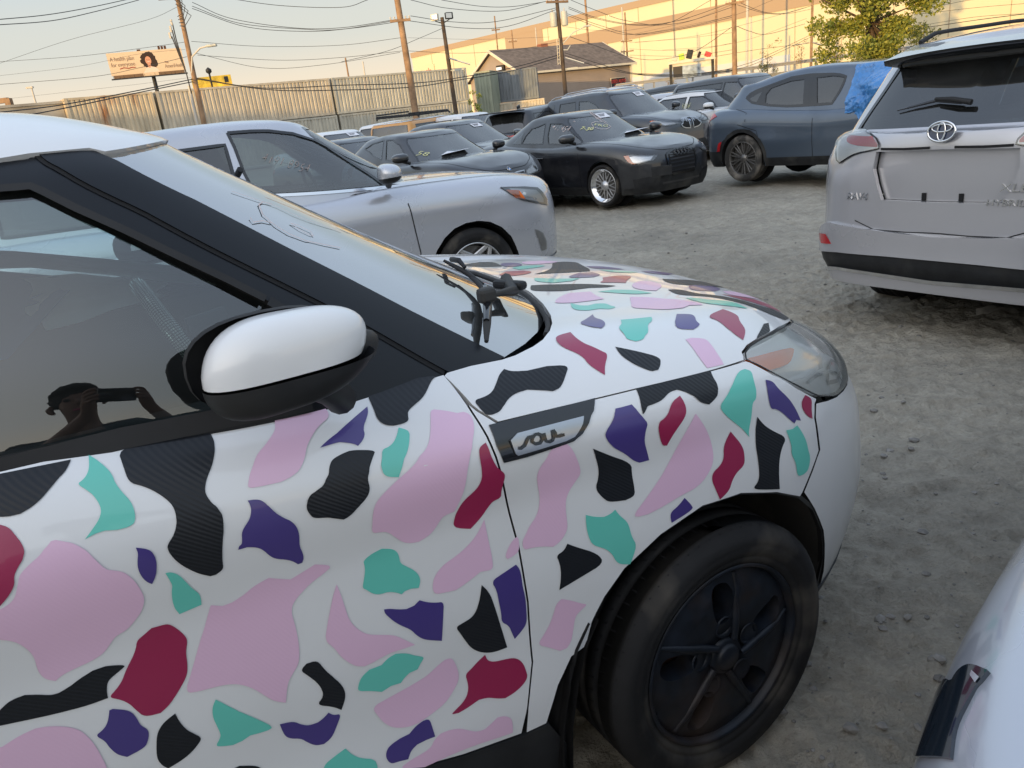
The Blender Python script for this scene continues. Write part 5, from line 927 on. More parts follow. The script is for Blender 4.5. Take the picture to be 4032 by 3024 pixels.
('P','s',[(1.4811,4.626),(1.4887,4.623),(1.4951,4.646),(1.5024,4.664),(1.5104,4.668),(1.5187,4.638),(1.5274,4.577),(1.5332,4.515),(1.5368,4.448),(1.5402,4.319),(1.542,4.164),(1.543,3.967),(1.5412,3.874),(1.4749,4.383)]),
('K','s',[(1.627,3.253),(1.6315,3.253),(1.6431,3.161),(1.6483,3.072),(1.6468,2.978),(1.6254,3.157)]),
('P','s',[(1.9168,4.693),(1.9187,4.661),(1.9177,4.503),(1.9102,4.466),(1.9042,4.457),(1.9022,4.503),(1.9065,4.594),(1.9115,4.662)]),
('P','f',[(1.9589,5.703),(1.9667,5.731),(1.977,5.726),(1.9817,5.653),(1.9866,5.517),(1.9918,5.321),(1.9914,5.231),(1.9834,5.126),(1.9767,5.017),(1.9732,4.905),(1.9728,4.741),(1.9734,4.571),(1.9677,4.469),(1.9609,4.414),(1.9545,4.394),(1.9427,4.453),(1.9309,4.485),(1.9224,4.493),(1.9219,4.607),(1.9259,4.67),(1.9321,4.775),(1.9397,4.855),(1.944,4.958),(1.9458,5.1),(1.9436,5.281),(1.9427,5.411),(1.9471,5.522),(1.954,5.604)]),
('V','f',[(2.0416,6.144),(2.0504,6.149),(2.0626,6.174),(2.0648,5.976),(2.0707,5.823),(2.0743,5.738),(2.0704,5.639),(2.0681,5.475),(2.0723,5.286),(2.0749,5.145),(2.0627,5.153),(2.055,5.215),(2.0472,5.329),(2.0375,5.435),(2.03,5.508),(2.0212,5.674),(2.022,5.763),(2.0312,5.875),(2.0379,5.974)]),
('K','f',[(2.0795,6.682),(2.1928,6.777),(2.1872,6.508),(2.1855,6.273),(2.1791,5.958),(2.1681,5.857),(2.1594,5.803),(2.1494,5.86),(2.1433,6.014),(2.135,6.255),(2.1279,6.359),(2.1161,6.328),(2.1017,6.108),(2.0897,6.029),(2.0804,6.01),(2.0756,5.937),(2.071,5.892),(2.073,6.092),(2.0776,6.44)]),
('C','f',[(2.1264,6.131),(2.1277,5.847),(2.1237,5.697),(2.1067,5.478),(2.0976,5.301),(2.0903,5.327),(2.0852,5.701),(2.0996,5.772),(2.1088,5.943)]),
('K','f',[(2.0062,5.57),(2.0227,5.428),(2.0531,5.185),(2.0527,5.013),(2.0542,4.826),(2.0545,4.683),(2.0426,4.667),(2.0243,4.713),(2.0175,4.784),(2.0084,4.96),(2.013,5.101),(2.013,5.265),(2.009,5.441)]),
('T','f',[(1.995,4.657),(2.005,4.587),(2.0156,4.542),(2.024,4.55),(2.0293,4.587),(2.0337,4.485),(2.0422,4.357),(2.0444,4.255),(2.0463,4.105),(2.0521,3.945),(2.0425,3.682),(2.0313,3.741),(2.0251,3.836),(2.022,3.967),(2.0143,4.09),(2.0003,4.203),(1.9958,4.345),(1.9943,4.503)]),
('P','f',[(2.1381,5.708),(2.1543,5.305),(2.1598,4.946),(2.1557,4.69),(2.1362,4.472),(2.1111,4.439),(2.0865,4.372),(2.0686,4.348),(2.0469,4.378),(2.0705,4.619),(2.0966,4.935),(2.116,5.327)]),
('C','f',[(2.1861,5.205),(2.1947,5.025),(2.2011,4.855),(2.2027,4.72),(2.2018,4.52),(2.1897,4.448),(2.1822,4.349),(2.1767,4.185),(2.1629,4.103),(2.1584,4.286),(2.1532,4.497),(2.1562,4.613),(2.1665,4.671),(2.1729,4.775),(2.1739,4.958),(2.1803,5.103)]),
('T','f',[(2.2434,6.537),(2.25,6.415),(2.2425,6.147),(2.2326,5.672),(2.2238,5.628),(2.2192,5.352),(2.2129,5.086),(2.2132,4.975),(2.205,5.175),(2.1944,5.324),(2.1801,5.534),(2.1725,5.715),(2.1856,5.85),(2.1998,5.994),(2.2159,6.307),(2.2326,6.523)]),
('V','f',[(2.2603,5.99),(2.2703,5.925),(2.2737,5.742),(2.2883,5.463),(2.2977,5.178),(2.302,4.902),(2.2938,4.967),(2.2893,4.906),(2.2811,5.05),(2.2732,5.207),(2.2617,5.353),(2.2528,5.381),(2.2516,5.565),(2.2541,5.792)]),
('C','f',[(2.3222,5.404),(2.3348,5.269),(2.3273,5.034),(2.3254,4.812),(2.3161,4.936),(2.31,5.121),(2.3104,5.287)]),
('K','f',[(2.2289,5.322),(2.237,5.131),(2.25,4.939),(2.2722,4.69),(2.2615,4.515),(2.2564,4.313),(2.2539,4.054),(2.2532,3.737),(2.2327,3.862),(2.2102,4.003),(2.2208,4.09),(2.2232,4.257),(2.2222,4.549),(2.2208,4.802),(2.2242,5.111)]),
('T','f',[(2.2728,4.839),(2.2844,4.807),(2.2937,4.84),(2.3005,4.65),(2.3074,4.384),(2.3095,4.143),(2.3125,3.931),(2.3057,3.745),(2.2965,3.729),(2.2845,3.764),(2.285,4.026),(2.2772,4.295),(2.2792,4.446),(2.276,4.669)]),
('V','f',[(2.1156,4.381),(2.1239,4.226),(2.1259,4.138),(2.0967,4.071),(2.0952,4.235),(2.1071,4.295)]),
('K','f',[(1.9709,4.363),(1.9805,4.272),(2.0049,4.068),(2.0117,3.874),(1.985,3.811),(1.9573,3.743),(1.9605,3.948),(1.9604,4.138),(1.9569,4.263),(1.9661,4.284)]),
('P','f',[(1.959,3.585),(1.9688,3.506),(1.9832,3.36),(1.9895,3.312),(1.981,3.263),(1.974,3.199),(1.9714,3.056),(1.9671,2.832),(1.9607,2.759),(1.9522,2.765),(1.9394,2.897),(1.9274,3.004),(1.9355,3.122),(1.9436,3.254),(1.949,3.404),(1.9524,3.539)]),
('C','h',[(2.0381,8.245),(2.0626,8.283),(2.0589,8.144),(2.06,8.032),(2.0684,7.867),(2.0735,7.736),(2.0783,7.64),(2.062,7.398),(2.0541,7.209),(2.0477,7.35),(2.0436,7.503),(2.0444,7.675),(2.0388,7.829),(2.0301,8.006),(2.0303,8.129)]),
('K','h',[(2.096,7.782),(2.1081,7.675),(2.1223,7.551),(2.1417,7.357),(2.1336,7.201),(2.1252,7.111),(2.1163,7.107),(2.1103,7.157),(2.0991,7.33),(2.0925,7.569)]),
('K','h',[(1.9491,7.718),(1.9549,7.629),(1.9709,7.589),(1.9937,7.611),(2.0196,7.551),(2.0069,7.342),(1.998,7.198),(1.992,7.114),(1.9834,7.083),(1.9722,7.143),(1.959,7.202),(1.9456,7.176),(1.9364,7.107),(1.9283,6.993),(1.9214,6.791),(1.9127,6.745),(1.9067,6.764),(1.9042,7.004),(1.9018,7.184),(1.9138,7.209),(1.9237,7.277),(1.9324,7.439),(1.9407,7.614)]),
('T','h',[(2.1535,8.412),(2.1779,8.379),(2.2022,8.358),(2.1934,8.25),(2.1762,8.173),(2.1644,8.04),(2.1511,7.942),(2.1432,7.844),(2.1299,7.829),(2.1207,7.941),(2.1265,8.063),(2.1302,8.206),(2.1443,8.289)]),
('V','h',[(2.1391,8.779),(2.129,8.623),(2.1316,8.505),(2.1235,8.348),(2.1086,8.261),(2.0977,8.347),(2.0939,8.516),(2.1144,8.62)]),
('T','h',[(2.1483,9.247),(2.1523,9.139),(2.1625,9.109),(2.1797,9.137),(2.1944,9.111),(2.1925,9.025),(2.1959,8.939),(2.1786,8.901),(2.1674,8.971),(2.1466,8.965),(2.1329,9.029),(2.1359,9.128)]),
('P','h',[(2.1543,9.497),(2.185,9.618),(2.2082,9.595),(2.2234,9.58),(2.2125,9.408),(2.2107,9.257),(2.1896,9.248),(2.1549,9.252),(2.1278,9.313),(2.1394,9.406)]),
('K','h',[(2.1687,10.102),(2.1878,10.079),(2.2122,10.035),(2.2439,9.978),(2.2695,9.85),(2.2898,9.691),(2.2695,9.682),(2.2411,9.747),(2.2174,9.743),(2.1936,9.73),(2.1696,9.778),(2.1473,9.892),(2.154,10.003)]),
('V','h',[(2.248,8.327),(2.2698,8.251),(2.2663,8.156),(2.2559,8.067),(2.2541,7.955),(2.2321,7.862),(2.2035,7.994)]),
('C','h',[(2.2867,8.127),(2.3409,8.208),(2.3461,8.081),(2.346,7.943),(2.3325,7.806),(2.3225,7.578),(2.3106,7.468),(2.2929,7.34),(2.2905,7.479),(2.2908,7.72),(2.2942,7.949)]),
('P','h',[(2.2023,7.653),(2.2137,7.663),(2.2337,7.584),(2.2326,7.422),(2.2257,7.133),(2.2203,6.883),(2.2119,6.89),(2.192,6.893),(2.1944,7.181),(2.2001,7.468)]),
('K','h',[(2.3211,7.286),(2.3258,7.328),(2.3516,7.449),(2.3767,7.557),(2.3927,7.541),(2.3746,7.405),(2.3673,7.336),(2.3434,7.314)]),
('P','h',[(2.2554,9.215),(2.279,9.135),(2.2979,9.006),(2.3194,8.876),(2.3319,8.586),(2.3268,8.474),(2.3036,8.556),(2.283,8.499),(2.2498,8.537),(2.2282,8.699),(2.2107,8.853)]),
('T','h',[(2.3372,8.901),(2.3572,8.812),(2.3622,8.648),(2.3885,8.5),(2.4016,8.338),(2.3993,8.06),(2.3798,8.184),(2.354,8.364),(2.3383,8.519),(2.3357,8.73)]),
('P','h',[(2.325,9.688),(2.3585,9.768),(2.3762,9.68),(2.3706,9.454),(2.326,9.297),(2.3072,9.387),(2.3045,9.525)]),
('C','h',[(2.3155,10.11),(2.3529,10.124),(2.379,10.041),(2.3411,9.888),(2.3214,9.762),(2.3007,9.86),(2.2793,9.913),(2.3009,10.001)]),
('V','h',[(2.2637,10.301),(2.3055,10.42),(2.3342,10.401),(2.3338,10.234),(2.3053,10.174),(2.2727,10.215)]),
('T','h',[(2.21,10.394),(2.241,10.252),(2.2763,10.182),(2.2506,10.116),(2.2114,10.116),(2.1928,10.239)]),
('C','h',[(2.1725,10.691),(2.2053,10.842),(2.2385,10.82),(2.2458,10.709),(2.2223,10.612),(2.1956,10.582),(2.1762,10.614)]),
('K','h',[(2.2327,10.582),(2.2703,10.673),(2.3066,10.863),(2.3424,11.174),(2.3718,11.206),(2.3975,11.143),(2.3731,10.848),(2.353,10.564),(2.338,10.459),(2.3058,10.487),(2.2696,10.535),(2.2484,10.562)]),
('K','h',[(2.1749,11.479),(2.235,11.636),(2.2565,11.558),(2.2356,11.19),(2.2045,11.248),(2.1861,11.344)]),
('V','h',[(2.2497,11.39),(2.2713,11.416),(2.2864,11.319),(2.277,11.158),(2.2533,11.096),(2.2352,11.155)]),
('T','h',[(2.236,11.05),(2.2712,11.106),(2.3015,11.073),(2.3076,10.978),(2.275,10.921),(2.2391,10.895)]),
('V','h',[(2.4223,9.316),(2.4619,9.315),(2.4989,9.171),(2.4928,9.037),(2.4451,8.993),(2.4084,9.087),(2.3962,9.18)]),
('K','h',[(2.3515,9.272),(2.3759,9.228),(2.3824,9.025),(2.4171,8.748),(2.4339,8.415),(2.4503,8.071),(2.4967,7.709),(2.5365,7.407),(2.4649,7.444),(2.4377,7.693),(2.4235,8.052),(2.4112,8.308),(2.3922,8.766),(2.3571,8.975),(2.3411,9.094)]),
('C','h',[(2.4361,8.809),(2.4631,8.538),(2.5045,8.213),(2.5536,7.848),(2.5508,7.539),(2.4898,7.799),(2.4548,8.167),(2.4404,8.528)]),
('P','h',[(2.4713,8.938),(2.5526,8.788),(2.568,8.333),(2.5708,8.112),(2.482,8.427),(2.4529,8.715)]),
('K','h',[(2.4177,9.757),(2.4579,9.649),(2.5754,9.484),(2.5823,9.126),(2.4833,9.191),(2.4083,9.399),(2.3982,9.575)]),
('V','h',[(2.3712,10.763),(2.4031,10.706),(2.4195,10.535),(2.4209,10.408),(2.3941,10.475),(2.3649,10.581)]),
('T','h',[(2.364,10.492),(2.3934,10.372),(2.4273,10.215),(2.4011,10.196),(2.3685,10.312)]),
('V','h',[(2.4464,10.286),(2.4989,10.243),(2.5774,10.23),(2.4812,9.995),(2.4435,10.109)]),
('P','h',[(2.2995,11.399),(2.3462,11.38),(2.3702,11.232),(2.3371,11.149),(2.2969,11.145),(2.2846,11.225)]),
('T','h',[(2.2332,9.549),(2.2652,9.55),(2.2981,9.416),(2.3065,9.231),(2.2779,9.274),(2.2539,9.4)]),
]
ARCH=[(1.9805,2.664),(1.9939,2.992),(2.0106,3.32),(2.0356,3.649),(2.0823,3.958),(2.139,4.131),(2.1941,4.035),(2.2492,3.707),(2.2875,3.359),(2.3159,2.896),(2.3359,2.336),(2.3509,1.68),(2.3643,1.004)]
S_FLAPEDGE=[(1.9837,2.657),(1.9651,2.597),(1.9452,2.26),(1.9267,1.747)]
S_GAP=[(1.8895,7.832),(1.8944,7.118),(1.9001,5.944),(1.9086,5.328),(1.9176,4.562),(1.9209,3.76),(1.9195,2.781),(1.9069,2.135),(1.8972,1.794)]
S_HOOD_REAR=[(1.8899,7.809),(1.8935,7.871),(1.9198,7.941),(1.9543,7.961),(1.9713,8.01),(1.9972,8.109),(2.0177,8.216),(2.0425,8.418),(2.0661,8.68),(2.0873,8.993),(2.1131,9.363),(2.138,9.815),(2.156,10.271),(2.1697,10.909),(2.1559,11.361),(2.1235,11.757)]
S_VENT=[(1.9049,6.44),(1.9282,6.468),(1.9618,6.521),(1.9968,6.574),(2.0242,6.624),(2.0156,6.218),(2.0048,5.935),(1.9955,5.818),(1.9841,5.743),(1.9632,5.717),(1.933,5.692),(1.9089,5.694),(1.9051,5.913),(1.905,6.075)]
S_PLATE=[(1.9182,5.993),(1.9553,6.036),(2.0005,6.098),(1.9986,5.973),(1.9911,5.873),(1.9829,5.789),(1.9502,5.761),(1.923,5.747),(1.9202,5.782)]
S_AMBER=[(2.2717,6.923),(2.3054,6.897),(2.3468,6.857),(2.3874,6.753),(2.3646,6.538),(2.3351,6.298),(2.3113,6.279),(2.2857,6.291),(2.2765,6.617)]
S_CHROME=[(2.2941,6.013),(2.3117,6.032),(2.3305,5.96),(2.3328,5.759),(2.342,5.539),(2.3524,5.356),(2.3481,5.443),(2.339,5.782),(2.3303,5.922),(2.3091,5.982)]
S_DARKBOWL=[(2.2845,6.243),(2.3097,6.25),(2.3346,6.237),(2.367,6.481),(2.3802,6.447),(2.3516,6.048),(2.3561,5.711),(2.3614,5.312),(2.3438,5.329),(2.3104,5.668),(2.2872,6.037)]
S_CREASE=[(1.5811,6.246),(1.6693,6.377),(1.8144,6.067),(2.0248,6.467)]
S_LETTERS=[[(1.9242,5.835),(1.9265,5.828),(1.9309,5.849),(1.9355,5.915),(1.9374,5.93),(1.9402,5.928)],[(1.9435,5.943),(1.9403,5.912),(1.939,5.871),(1.9421,5.836),(1.9471,5.836),(1.9502,5.873),(1.95,5.921),(1.9471,5.943),(1.9435,5.943)],[(1.9402,5.928),(1.9416,5.918)],[(1.9529,5.938),(1.9528,5.876),(1.9537,5.837),(1.9569,5.823),(1.9604,5.834),(1.962,5.86),(1.9631,5.951)],[(1.9631,5.951),(1.9647,5.909),(1.9649,5.867),(1.9685,5.863),(1.9737,5.869)]]
G_WINDOW=[(2.0546,3.769),(2.0997,3.742),(2.1298,3.73),(2.1446,3.613),(2.1795,3.227),(2.2239,2.802),(2.2575,2.433),(2.2851,2.053),(2.3,1.735),(2.3013,1.575),(2.2659,1.039),(2.2336,0.539),(2.1671,0.641),(2.0656,0.751),(1.9635,0.75),(1.9391,0.762)]
G_FRAME_OUT=[(2.1888,4.83),(2.1894,4.485),(2.2239,3.744),(2.2657,3.17),(2.2925,2.695),(2.3417,1.893)]
G_PILL3=[(2.3323,2.105),(2.3531,1.346),(2.3605,0.182)]
G_PILLAR_IN=[(2.3193,4.593),(2.3389,4.09),(2.3694,3.205),(2.418,2.325)]
G_PILL2=[(2.4105,2.546),(2.4274,1.788),(2.432,0.939),(2.4315,0.028)]
G_ROOFFRONT=[(2.3193,4.593),(2.3388,4.296),(2.3929,4.413),(2.5781,4.668)]
G_ROOFSIDE=[(2.0943,4.597),(2.1847,4.699)]
S_WIPER=[[(2.4337,0.281),(2.4687,0.445),(2.521,0.604),(2.5714,0.711),(2.602,0.821),(2.6366,0.933)],[(2.6557,1.155),(2.6303,0.934),(2.5941,0.753)],[(2.5597,0.567),(2.5954,0.457),(2.6593,0.509),(2.7402,0.577)]]
G_SCRIBBLE=[[(2.4862,3.033),(2.515,2.83),(2.5358,2.696),(2.5388,2.556),(2.5503,2.427),(2.5667,2.299),(2.5878,2.149)],[(2.5345,2.752),(2.5157,2.803),(2.4945,2.791),(2.4642,2.669),(2.4531,2.513),(2.4527,2.375),(2.4619,2.24),(2.483,2.125),(2.5031,2.021)],[(2.4918,2.484),(2.4856,2.377),(2.4878,2.292),(2.4916,2.258),(2.5026,2.317),(2.4998,2.43),(2.4918,2.484)],[(2.4312,2.672),(2.4238,2.612),(2.4445,2.602),(2.4545,2.548)]]
# ---------------------------------------------------------------- the spotted hatchback in the foreground
# surface coordinates: side-view traced outlines on a nested-contour body (x forward, y right, z up from the front axle)
def U(a): return np.array(a,float)
DM=dict(K='carbon',P='pink',T='teal',C='crimson',V='violet')
_th=math.radians(63.0)
SOUL_LOC=(.41068-.86*math.cos(_th),1.44952+.86*math.sin(_th),0)
soul=empty('patterned_hatchback','white hatchback covered in pink, teal, crimson, purple and black camouflage patches, nearest car','car',SOUL_LOC,PI/2-_th)
gap=U(S_GAP);hr=U(S_HOOD_REAR)
def shift(a,du,dv=0): return a+np.array([du,dv])
beltd=U([(1.54,7.35),(1.58,7.45),(1.68,7.49),(1.81,7.64)])
# --- front door skin
door=np.vstack([shift(gap,-.0010),[(1.83,1.94),(1.77,2.14),(1.55,2.35),(1.26,2.4),(1.26,7.35)],beltd])
mb=MB();panel(mb,body,door,M['white'],h=.02,skirt=.02,skirtmat=M['gap'])
dec_mb=mb
for k,s,uv in DECALS:
    if s=='s': panel(mb,body,chaikin_soft(uv,2,48),M[DM[k]],h=.018,off=.0012)
mb.build('front_door',soul)
mb=MB();panel(mb,body,door,M['white'],h=.05,skirt=.02,skirtmat=M['gap'],side='L')
tag(mb.build('front_door',soul))
# --- rear door and quarter, both sides
rear=U([(1.252,7.3),(1.252,2.4),(1.05,2.35),(.95,1.9),(.94,2.6),(.90,3.3),(.86,3.75),(.82,3.95),(.78,3.75),(.74,3.3),(.70,2.6),(.66,1.7),(.5,.9),(0,.8),(0,7.3)])
mb=MB();panel(mb,body,rear,M['white'],h=.06,skirt=.02,skirtmat=M['gap'],side='B');mb.build('rear_quarter',soul)
# --- fender
arch=U(ARCH);ai=int(np.argmin(np.hypot(arch[:,0]-2.2492,arch[:,1]-3.707)))
hside=U([(1.9135,6.43),(2.02,6.58),(2.08,6.65),(2.2,6.75),(2.258,6.80)])
lightlow=U([(2.262,6.72),(2.278,6.08),(2.308,5.62),(2.345,5.20)])
seamf=U([(2.338,5.12),(2.328,4.8),(2.328,3.92),(2.2492,3.707)])
seamf=U([(2.338,5.12),(2.330,4.8),(2.331,3.96),(2.292,3.40)])
flap=U(S_FLAPEDGE)
def archpart(lo_,hi_): return arch[(arch[:,0]>=lo_)&(arch[:,0]<=hi_)]
fender=np.vstack([hside,lightlow,seamf,archpart(1.99,2.289)[::-1],flap,[(1.9025,1.765)],shift(gap[::-1][1:8],.0010)])
fender=fender[np.r_[True,np.hypot(*(fender[1:]-fender[:-1]).T)>1e-4]]
for sd in ('R','L'):
    mb=MB();panel(mb,body,fender,M['white'],h=.02,skirt=.018,skirtmat=M['gap'],side=sd)
    ribbon(mb,body,archpart(1.975,2.37),.010,M['plastic'],off=-.003,side=sd)
    if sd=='R':
        for k,s,uv in DECALS:
            if s=='f': panel(mb,body,chaikin_soft(uv,2,48),M[DM[k]],h=.018,off=.0012)
    mb.build('front_fender',soul)
# --- hood
centre=hr[(hr[:,1]<11)]
hoodrear=np.vstack([centre[::1]])
hood=np.vstack([[(1.889,7.81)],centre[np.argsort(centre[:,1])][1:],[(2.168,11.0)],[(3,11.0)],[(3,7.3)],[(2.75,7.3)],[(2.62,7.28)],[(2.55,7.36),(2.41,7.38),(2.32,7.29),(2.29,7.22),(2.268,7.1),(2.2575,6.87)],[(2.2,6.80),(2.08,6.70),(2.02,6.63),(1.9155,6.50)],[(1.899,7.11)]])
mb=MB();panel(mb,body,hood,M['white'],h=.022,skirt=.02,skirtmat=M['white'],side='B')
for k,s,uv in DECALS:
    if s=='h': panel(mb,body,chaikin_soft(uv,2,48),M[DM[k]],h=.022,off=.0010)
mb.build('hood',soul)
# --- bumper
bump=np.vstack([[(2.342,5.10),(2.40,4.92),(2.47,4.80),(2.55,4.88),(2.62,5.3),(2.665,5.85),(2.68,6.4),(2.66,7.1),(2.75,7.22),(3,7.22),(3,.95),(2.5,.95),(2.372,1.0)],archpart(2.293,2.37)[::-1][1:],[(2.296,3.38),(2.335,3.96),(2.334,4.8)]])
mb=MB();panel(mb,body,bump,M['white'],h=.04,skirt=.018,skirtmat=M['gap'],side='B')
mb.build('front_bumper',soul)
mb=MB();panel(mb,body,[(2.36,.02),(3,.02),(3,.99),(2.5,.99),(2.36,.99)],M['plastic'],h=.05,off=.004,skirt=.05,side='B');mb.build('bumper_lip',soul)
mb=MB();panel(mb,body,[(2.70,1.6),(3,1.5),(3,4.3),(2.76,4.1),(2.70,2.6)],M['plastic'],h=.05,off=.012,skirt=.02,side='B')
panel(mb,body,[(2.76,5.6),(3,5.5),(3,6.9),(2.72,6.9)],M['gloss_black'],h=.05,off=.006,skirt=.02,side='B');mb.build('grille',soul)
for sd in 'RL': mb=MB();ribbon(mb,body,[(2.338,5.10),(2.332,4.8),(2.333,3.96),(2.294,3.40)],.003,M['gap'],side=sd);mb.build('panel_seam',soul)
# --- rocker cladding
mb=MB();rk=U([(1.93,1.70),(1.90,1.74),(1.83,1.91),(1.77,2.11),(1.55,2.32),(1.26,2.37),(.98,2.3),(.95,.1),(1.95,.1),(1.95,1.2)])
panel(mb,body,rk,M['plastic'],h=.05,off=.001,skirt=.04,side='B');mb.build('rocker_panel',soul)
M['liner']=P('dusty_wheel_liner',(.05,.048,.044),.9,dirt=((.20,.18,.15),4.,.8))
# --- mud flap and wheel housing
for sy in (1,-1):
    mb=MB()
    pts=[Vector((-.37,-sy*.80,.585)),Vector((-.385,-sy*.87,.57)),Vector((-.425,-sy*.878,.50)),Vector((-.455,-sy*.875,.40)),Vector((-.455,-sy*.87,.20)),Vector((-.44,-sy*.82,.14))]
    sec=[(-.37,.60),(-.405,.55),(-.43,.48),(-.455,.38),(-.465,.28),(-.46,.16)]
    V=[];F=[]
    for x,z in sec:
        for y in (.70,.79,.865,.888,.888,.86): V.append((x+(.0 if y<.88 else .0)-(0.03 if 0 else 0),-sy*y,z))
    for x,z in sec:
        for y in (.70,.79,.865,.888,.888,.86): V.append((x+.022,-sy*y,z))
    n=6;k=len(sec)
    for a in range(k-1):
        for b in range(n-1):
            F.append((a*n+b,a*n+b+1,(a+1)*n+b+1,(a+1)*n+b));F.append((k*n+a*n+b,k*n+(a+1)*n+b,k*n+(a+1)*n+b+1,k*n+a*n+b+1))
        F.append((a*n+n-1,k*n+a*n+n-1,k*n+(a+1)*n+n-1,(a+1)*n+n-1))
    F.append(tuple([(k-1)*n+b for b in range(n)]+[k*n+(k-1)*n+b for b in range(n-1,-1,-1)]))
    mb.add(V,F,M['rubber']);mb.build('mud_flap',soul)
    mb=MB();V=[];F=[]
    AR=np.vstack([[(1.955,1.6)],arch]);AP=body(AR[:,0],AR[:,1]);tt=np.linspace(0,len(AP)-1,40);AP=np.stack([np.interp(tt,range(len(AP)),AP[:,q]) for q in range(3)],1)
    for x,y,z in AP:
        for k_,(dy,sc) in enumerate(((-.012,1.0),(-.05,1.02),(-.2,1.03),(-.42,1.02))): V.append(((x-.0)*sc,-sy*(y+dy),.36+(z-.36)*sc if z>.36 else z))
    for i_ in range(len(AP)-1):
        for j_ in range(3): a=i_*4+j_;F.append((a,a+1,a+5,a+4))
    mb.add(V,F,M['liner'])
    lathe(mb,[(.42,0),(.001,0)],M['dark'],24,'y',(0,-sy*.44,.36));mb.build('wheel_housing',soul)
for x in (0,-2.55):
    for sy in (1,-1):
        wheel(soul,(x,-sy*.868,.325),.324,.225,.228,'soul',sy,steer=0.02 if x==0 else 0,rim='rimblack')
# --- greenhouse
win=U(G_WINDOW);pin=U(G_PILLAR_IN)
vv=np.concatenate([np.linspace(4.83,.3,30),[.187]])
outer=np.stack([tab(-vv,[(-4.83,2.188),(-4.3,2.197),(-3.74,2.224),(-3.17,2.262),(-2.69,2.293),(-2.0,2.331),(-1.35,2.3525),(-.187,2.3605)]),vv],1)
frame_top=U([(1.26,4.60),(1.6,4.60),(1.9,4.62),(2.09,4.64),(2.165,4.66)])
# side glass front door: window outline continued to the rear
winf=np.vstack([win[:-3],[(1.9394,.765),(1.60,.76),(1.40,.76),(1.40,3.80),(1.6,3.80),(1.90,3.80)]])
fr=np.vstack([[(1.27,.05),(2.20,.05),(2.3555,.05)],outer[::-1][0:],[(2.165,4.66)],frame_top[::-1][1:]])
fr=fr[np.r_[True,np.hypot(*(fr[1:]-fr[:-1]).T)>1e-4]]
frh=shift(fr,-.0025)
for sd in ('R','L'):
    mb=MB();panel(mb,green,frh,M['vblack'],holes=[winf],h=.035,side=sd,skirt=.03,skirtmat=M['gap'])
    # belt moulding and inner rubber
    ribbon(mb,green,[(1.3,.62),(1.9394,.62),(2.0657,.61),(2.1671,.51),(2.23,.42)],.030,M['rubber'],off=.004,side=sd)
    ribbon(mb,green,np.vstack([win[:8],win[8:9]]),.012,M['rubber'],off=.002,side=sd)
    ribbon(mb,green,[(2.3,1.70),(2.303,1.575),(2.268,1.042),(2.236,.543)],.016,M['plastic'],off=.004,side=sd)
    mb.build('window_frame',soul)
    mb=MB();panel(mb,green,winf,M['glass'],h=.05,off=-.008,side=sd,ntilt=.040,bulge=lambda Pp,N,uv:Pp-N*(.010*np.clip((1.55-Pp[:,2])/.35,0,1))[:,None]);mb.build('side_window',soul)
    # rear part
    mb=MB();rw=U([(1.22,.78),(1.22,3.7),(1.05,3.7),(.75,3.6),(.62,3.2),(.62,.85)])
    panel(mb,green,[(1.262,.05),(1.262,4.6),(.5,4.6),(0,4.6),(0,.05),(.5,.05)],M['vblack'],holes=[rw,U([(.0,.9),(.30,.9),(.30,3.7),(0,3.7)])],h=.06,side=sd);mb.build('rear_pillar',soul)
    mb=MB();panel(mb,green,rw,M['dglass'],h=.08,off=-.006,side=sd);mb.build('rear_side_window',soul)
mb=MB();panel(mb,green,[(0,.9),(.30,.9),(.30,3.7),(0,3.7)],M['dglass'],h=.08,off=-.004,side='B');mb.build('rear_window',soul)
# A pillars: wide black band between door frame and windscreen
vi=np.linspace(4.59,.03,24);inner=np.stack([tab(-vi,[(-4.59,2.3193),(-4.09,2.338),(-3.2,2.371),(-2.45,2.404),(-1.79,2.4235),(-.94,2.432),(-.03,2.434)]),vi],1)
ap=np.vstack([shift(outer,.0035),[(2.3620,.03)],inner[::-1]])
ap=ap[np.r_[True,np.hypot(*(ap[1:]-ap[:-1]).T)>1e-4]]
for sd in ('R','L'):
    mb=MB();panel(mb,green,ap,M['vblack'],h=.03,off=.004,skirt=.02,side=sd)
    ribbon(mb,green,shift(outer,.0005),.010,M['gap'],off=.0015,side=sd)
    mb.build('windscreen_pillar',soul)
# windscreen
ws=np.vstack([inner,[(2.45,-.0+.03),(3,.03),(3,4.72),(2.58,4.68),(2.40,4.44),(2.345,4.50)]])
ws=np.vstack([inner[1:],[(3,.03),(3,4.76),(2.578,4.668),(2.393,4.413),(2.345,4.35)]])
mb=MB();panel(mb,green,ws,M['wsglass'],h=.06,off=0,side='B');mb.build('windscreen',soul)
mb=MB()
for s_ in G_SCRIBBLE: ribbon(mb,green,s_,.0022,M['chalk'],off=.0015)
mb.build('window_writing',soul)
# roof
roofp=np.vstack([[(2.085,4.63),(2.17,4.72),(2.31,4.66),(2.335,4.40),(2.393,4.45),(2.578,4.70),(3,4.80),(3,8),(0,8),(0,4.55),(.6,4.6)]])
def rb(Pp,N,uv): return Pp
mb=MB();panel(mb,green,roofp,M['white'],h=.045,off=.007,skirt=.014,side='B')
mb.build('roof',soul)
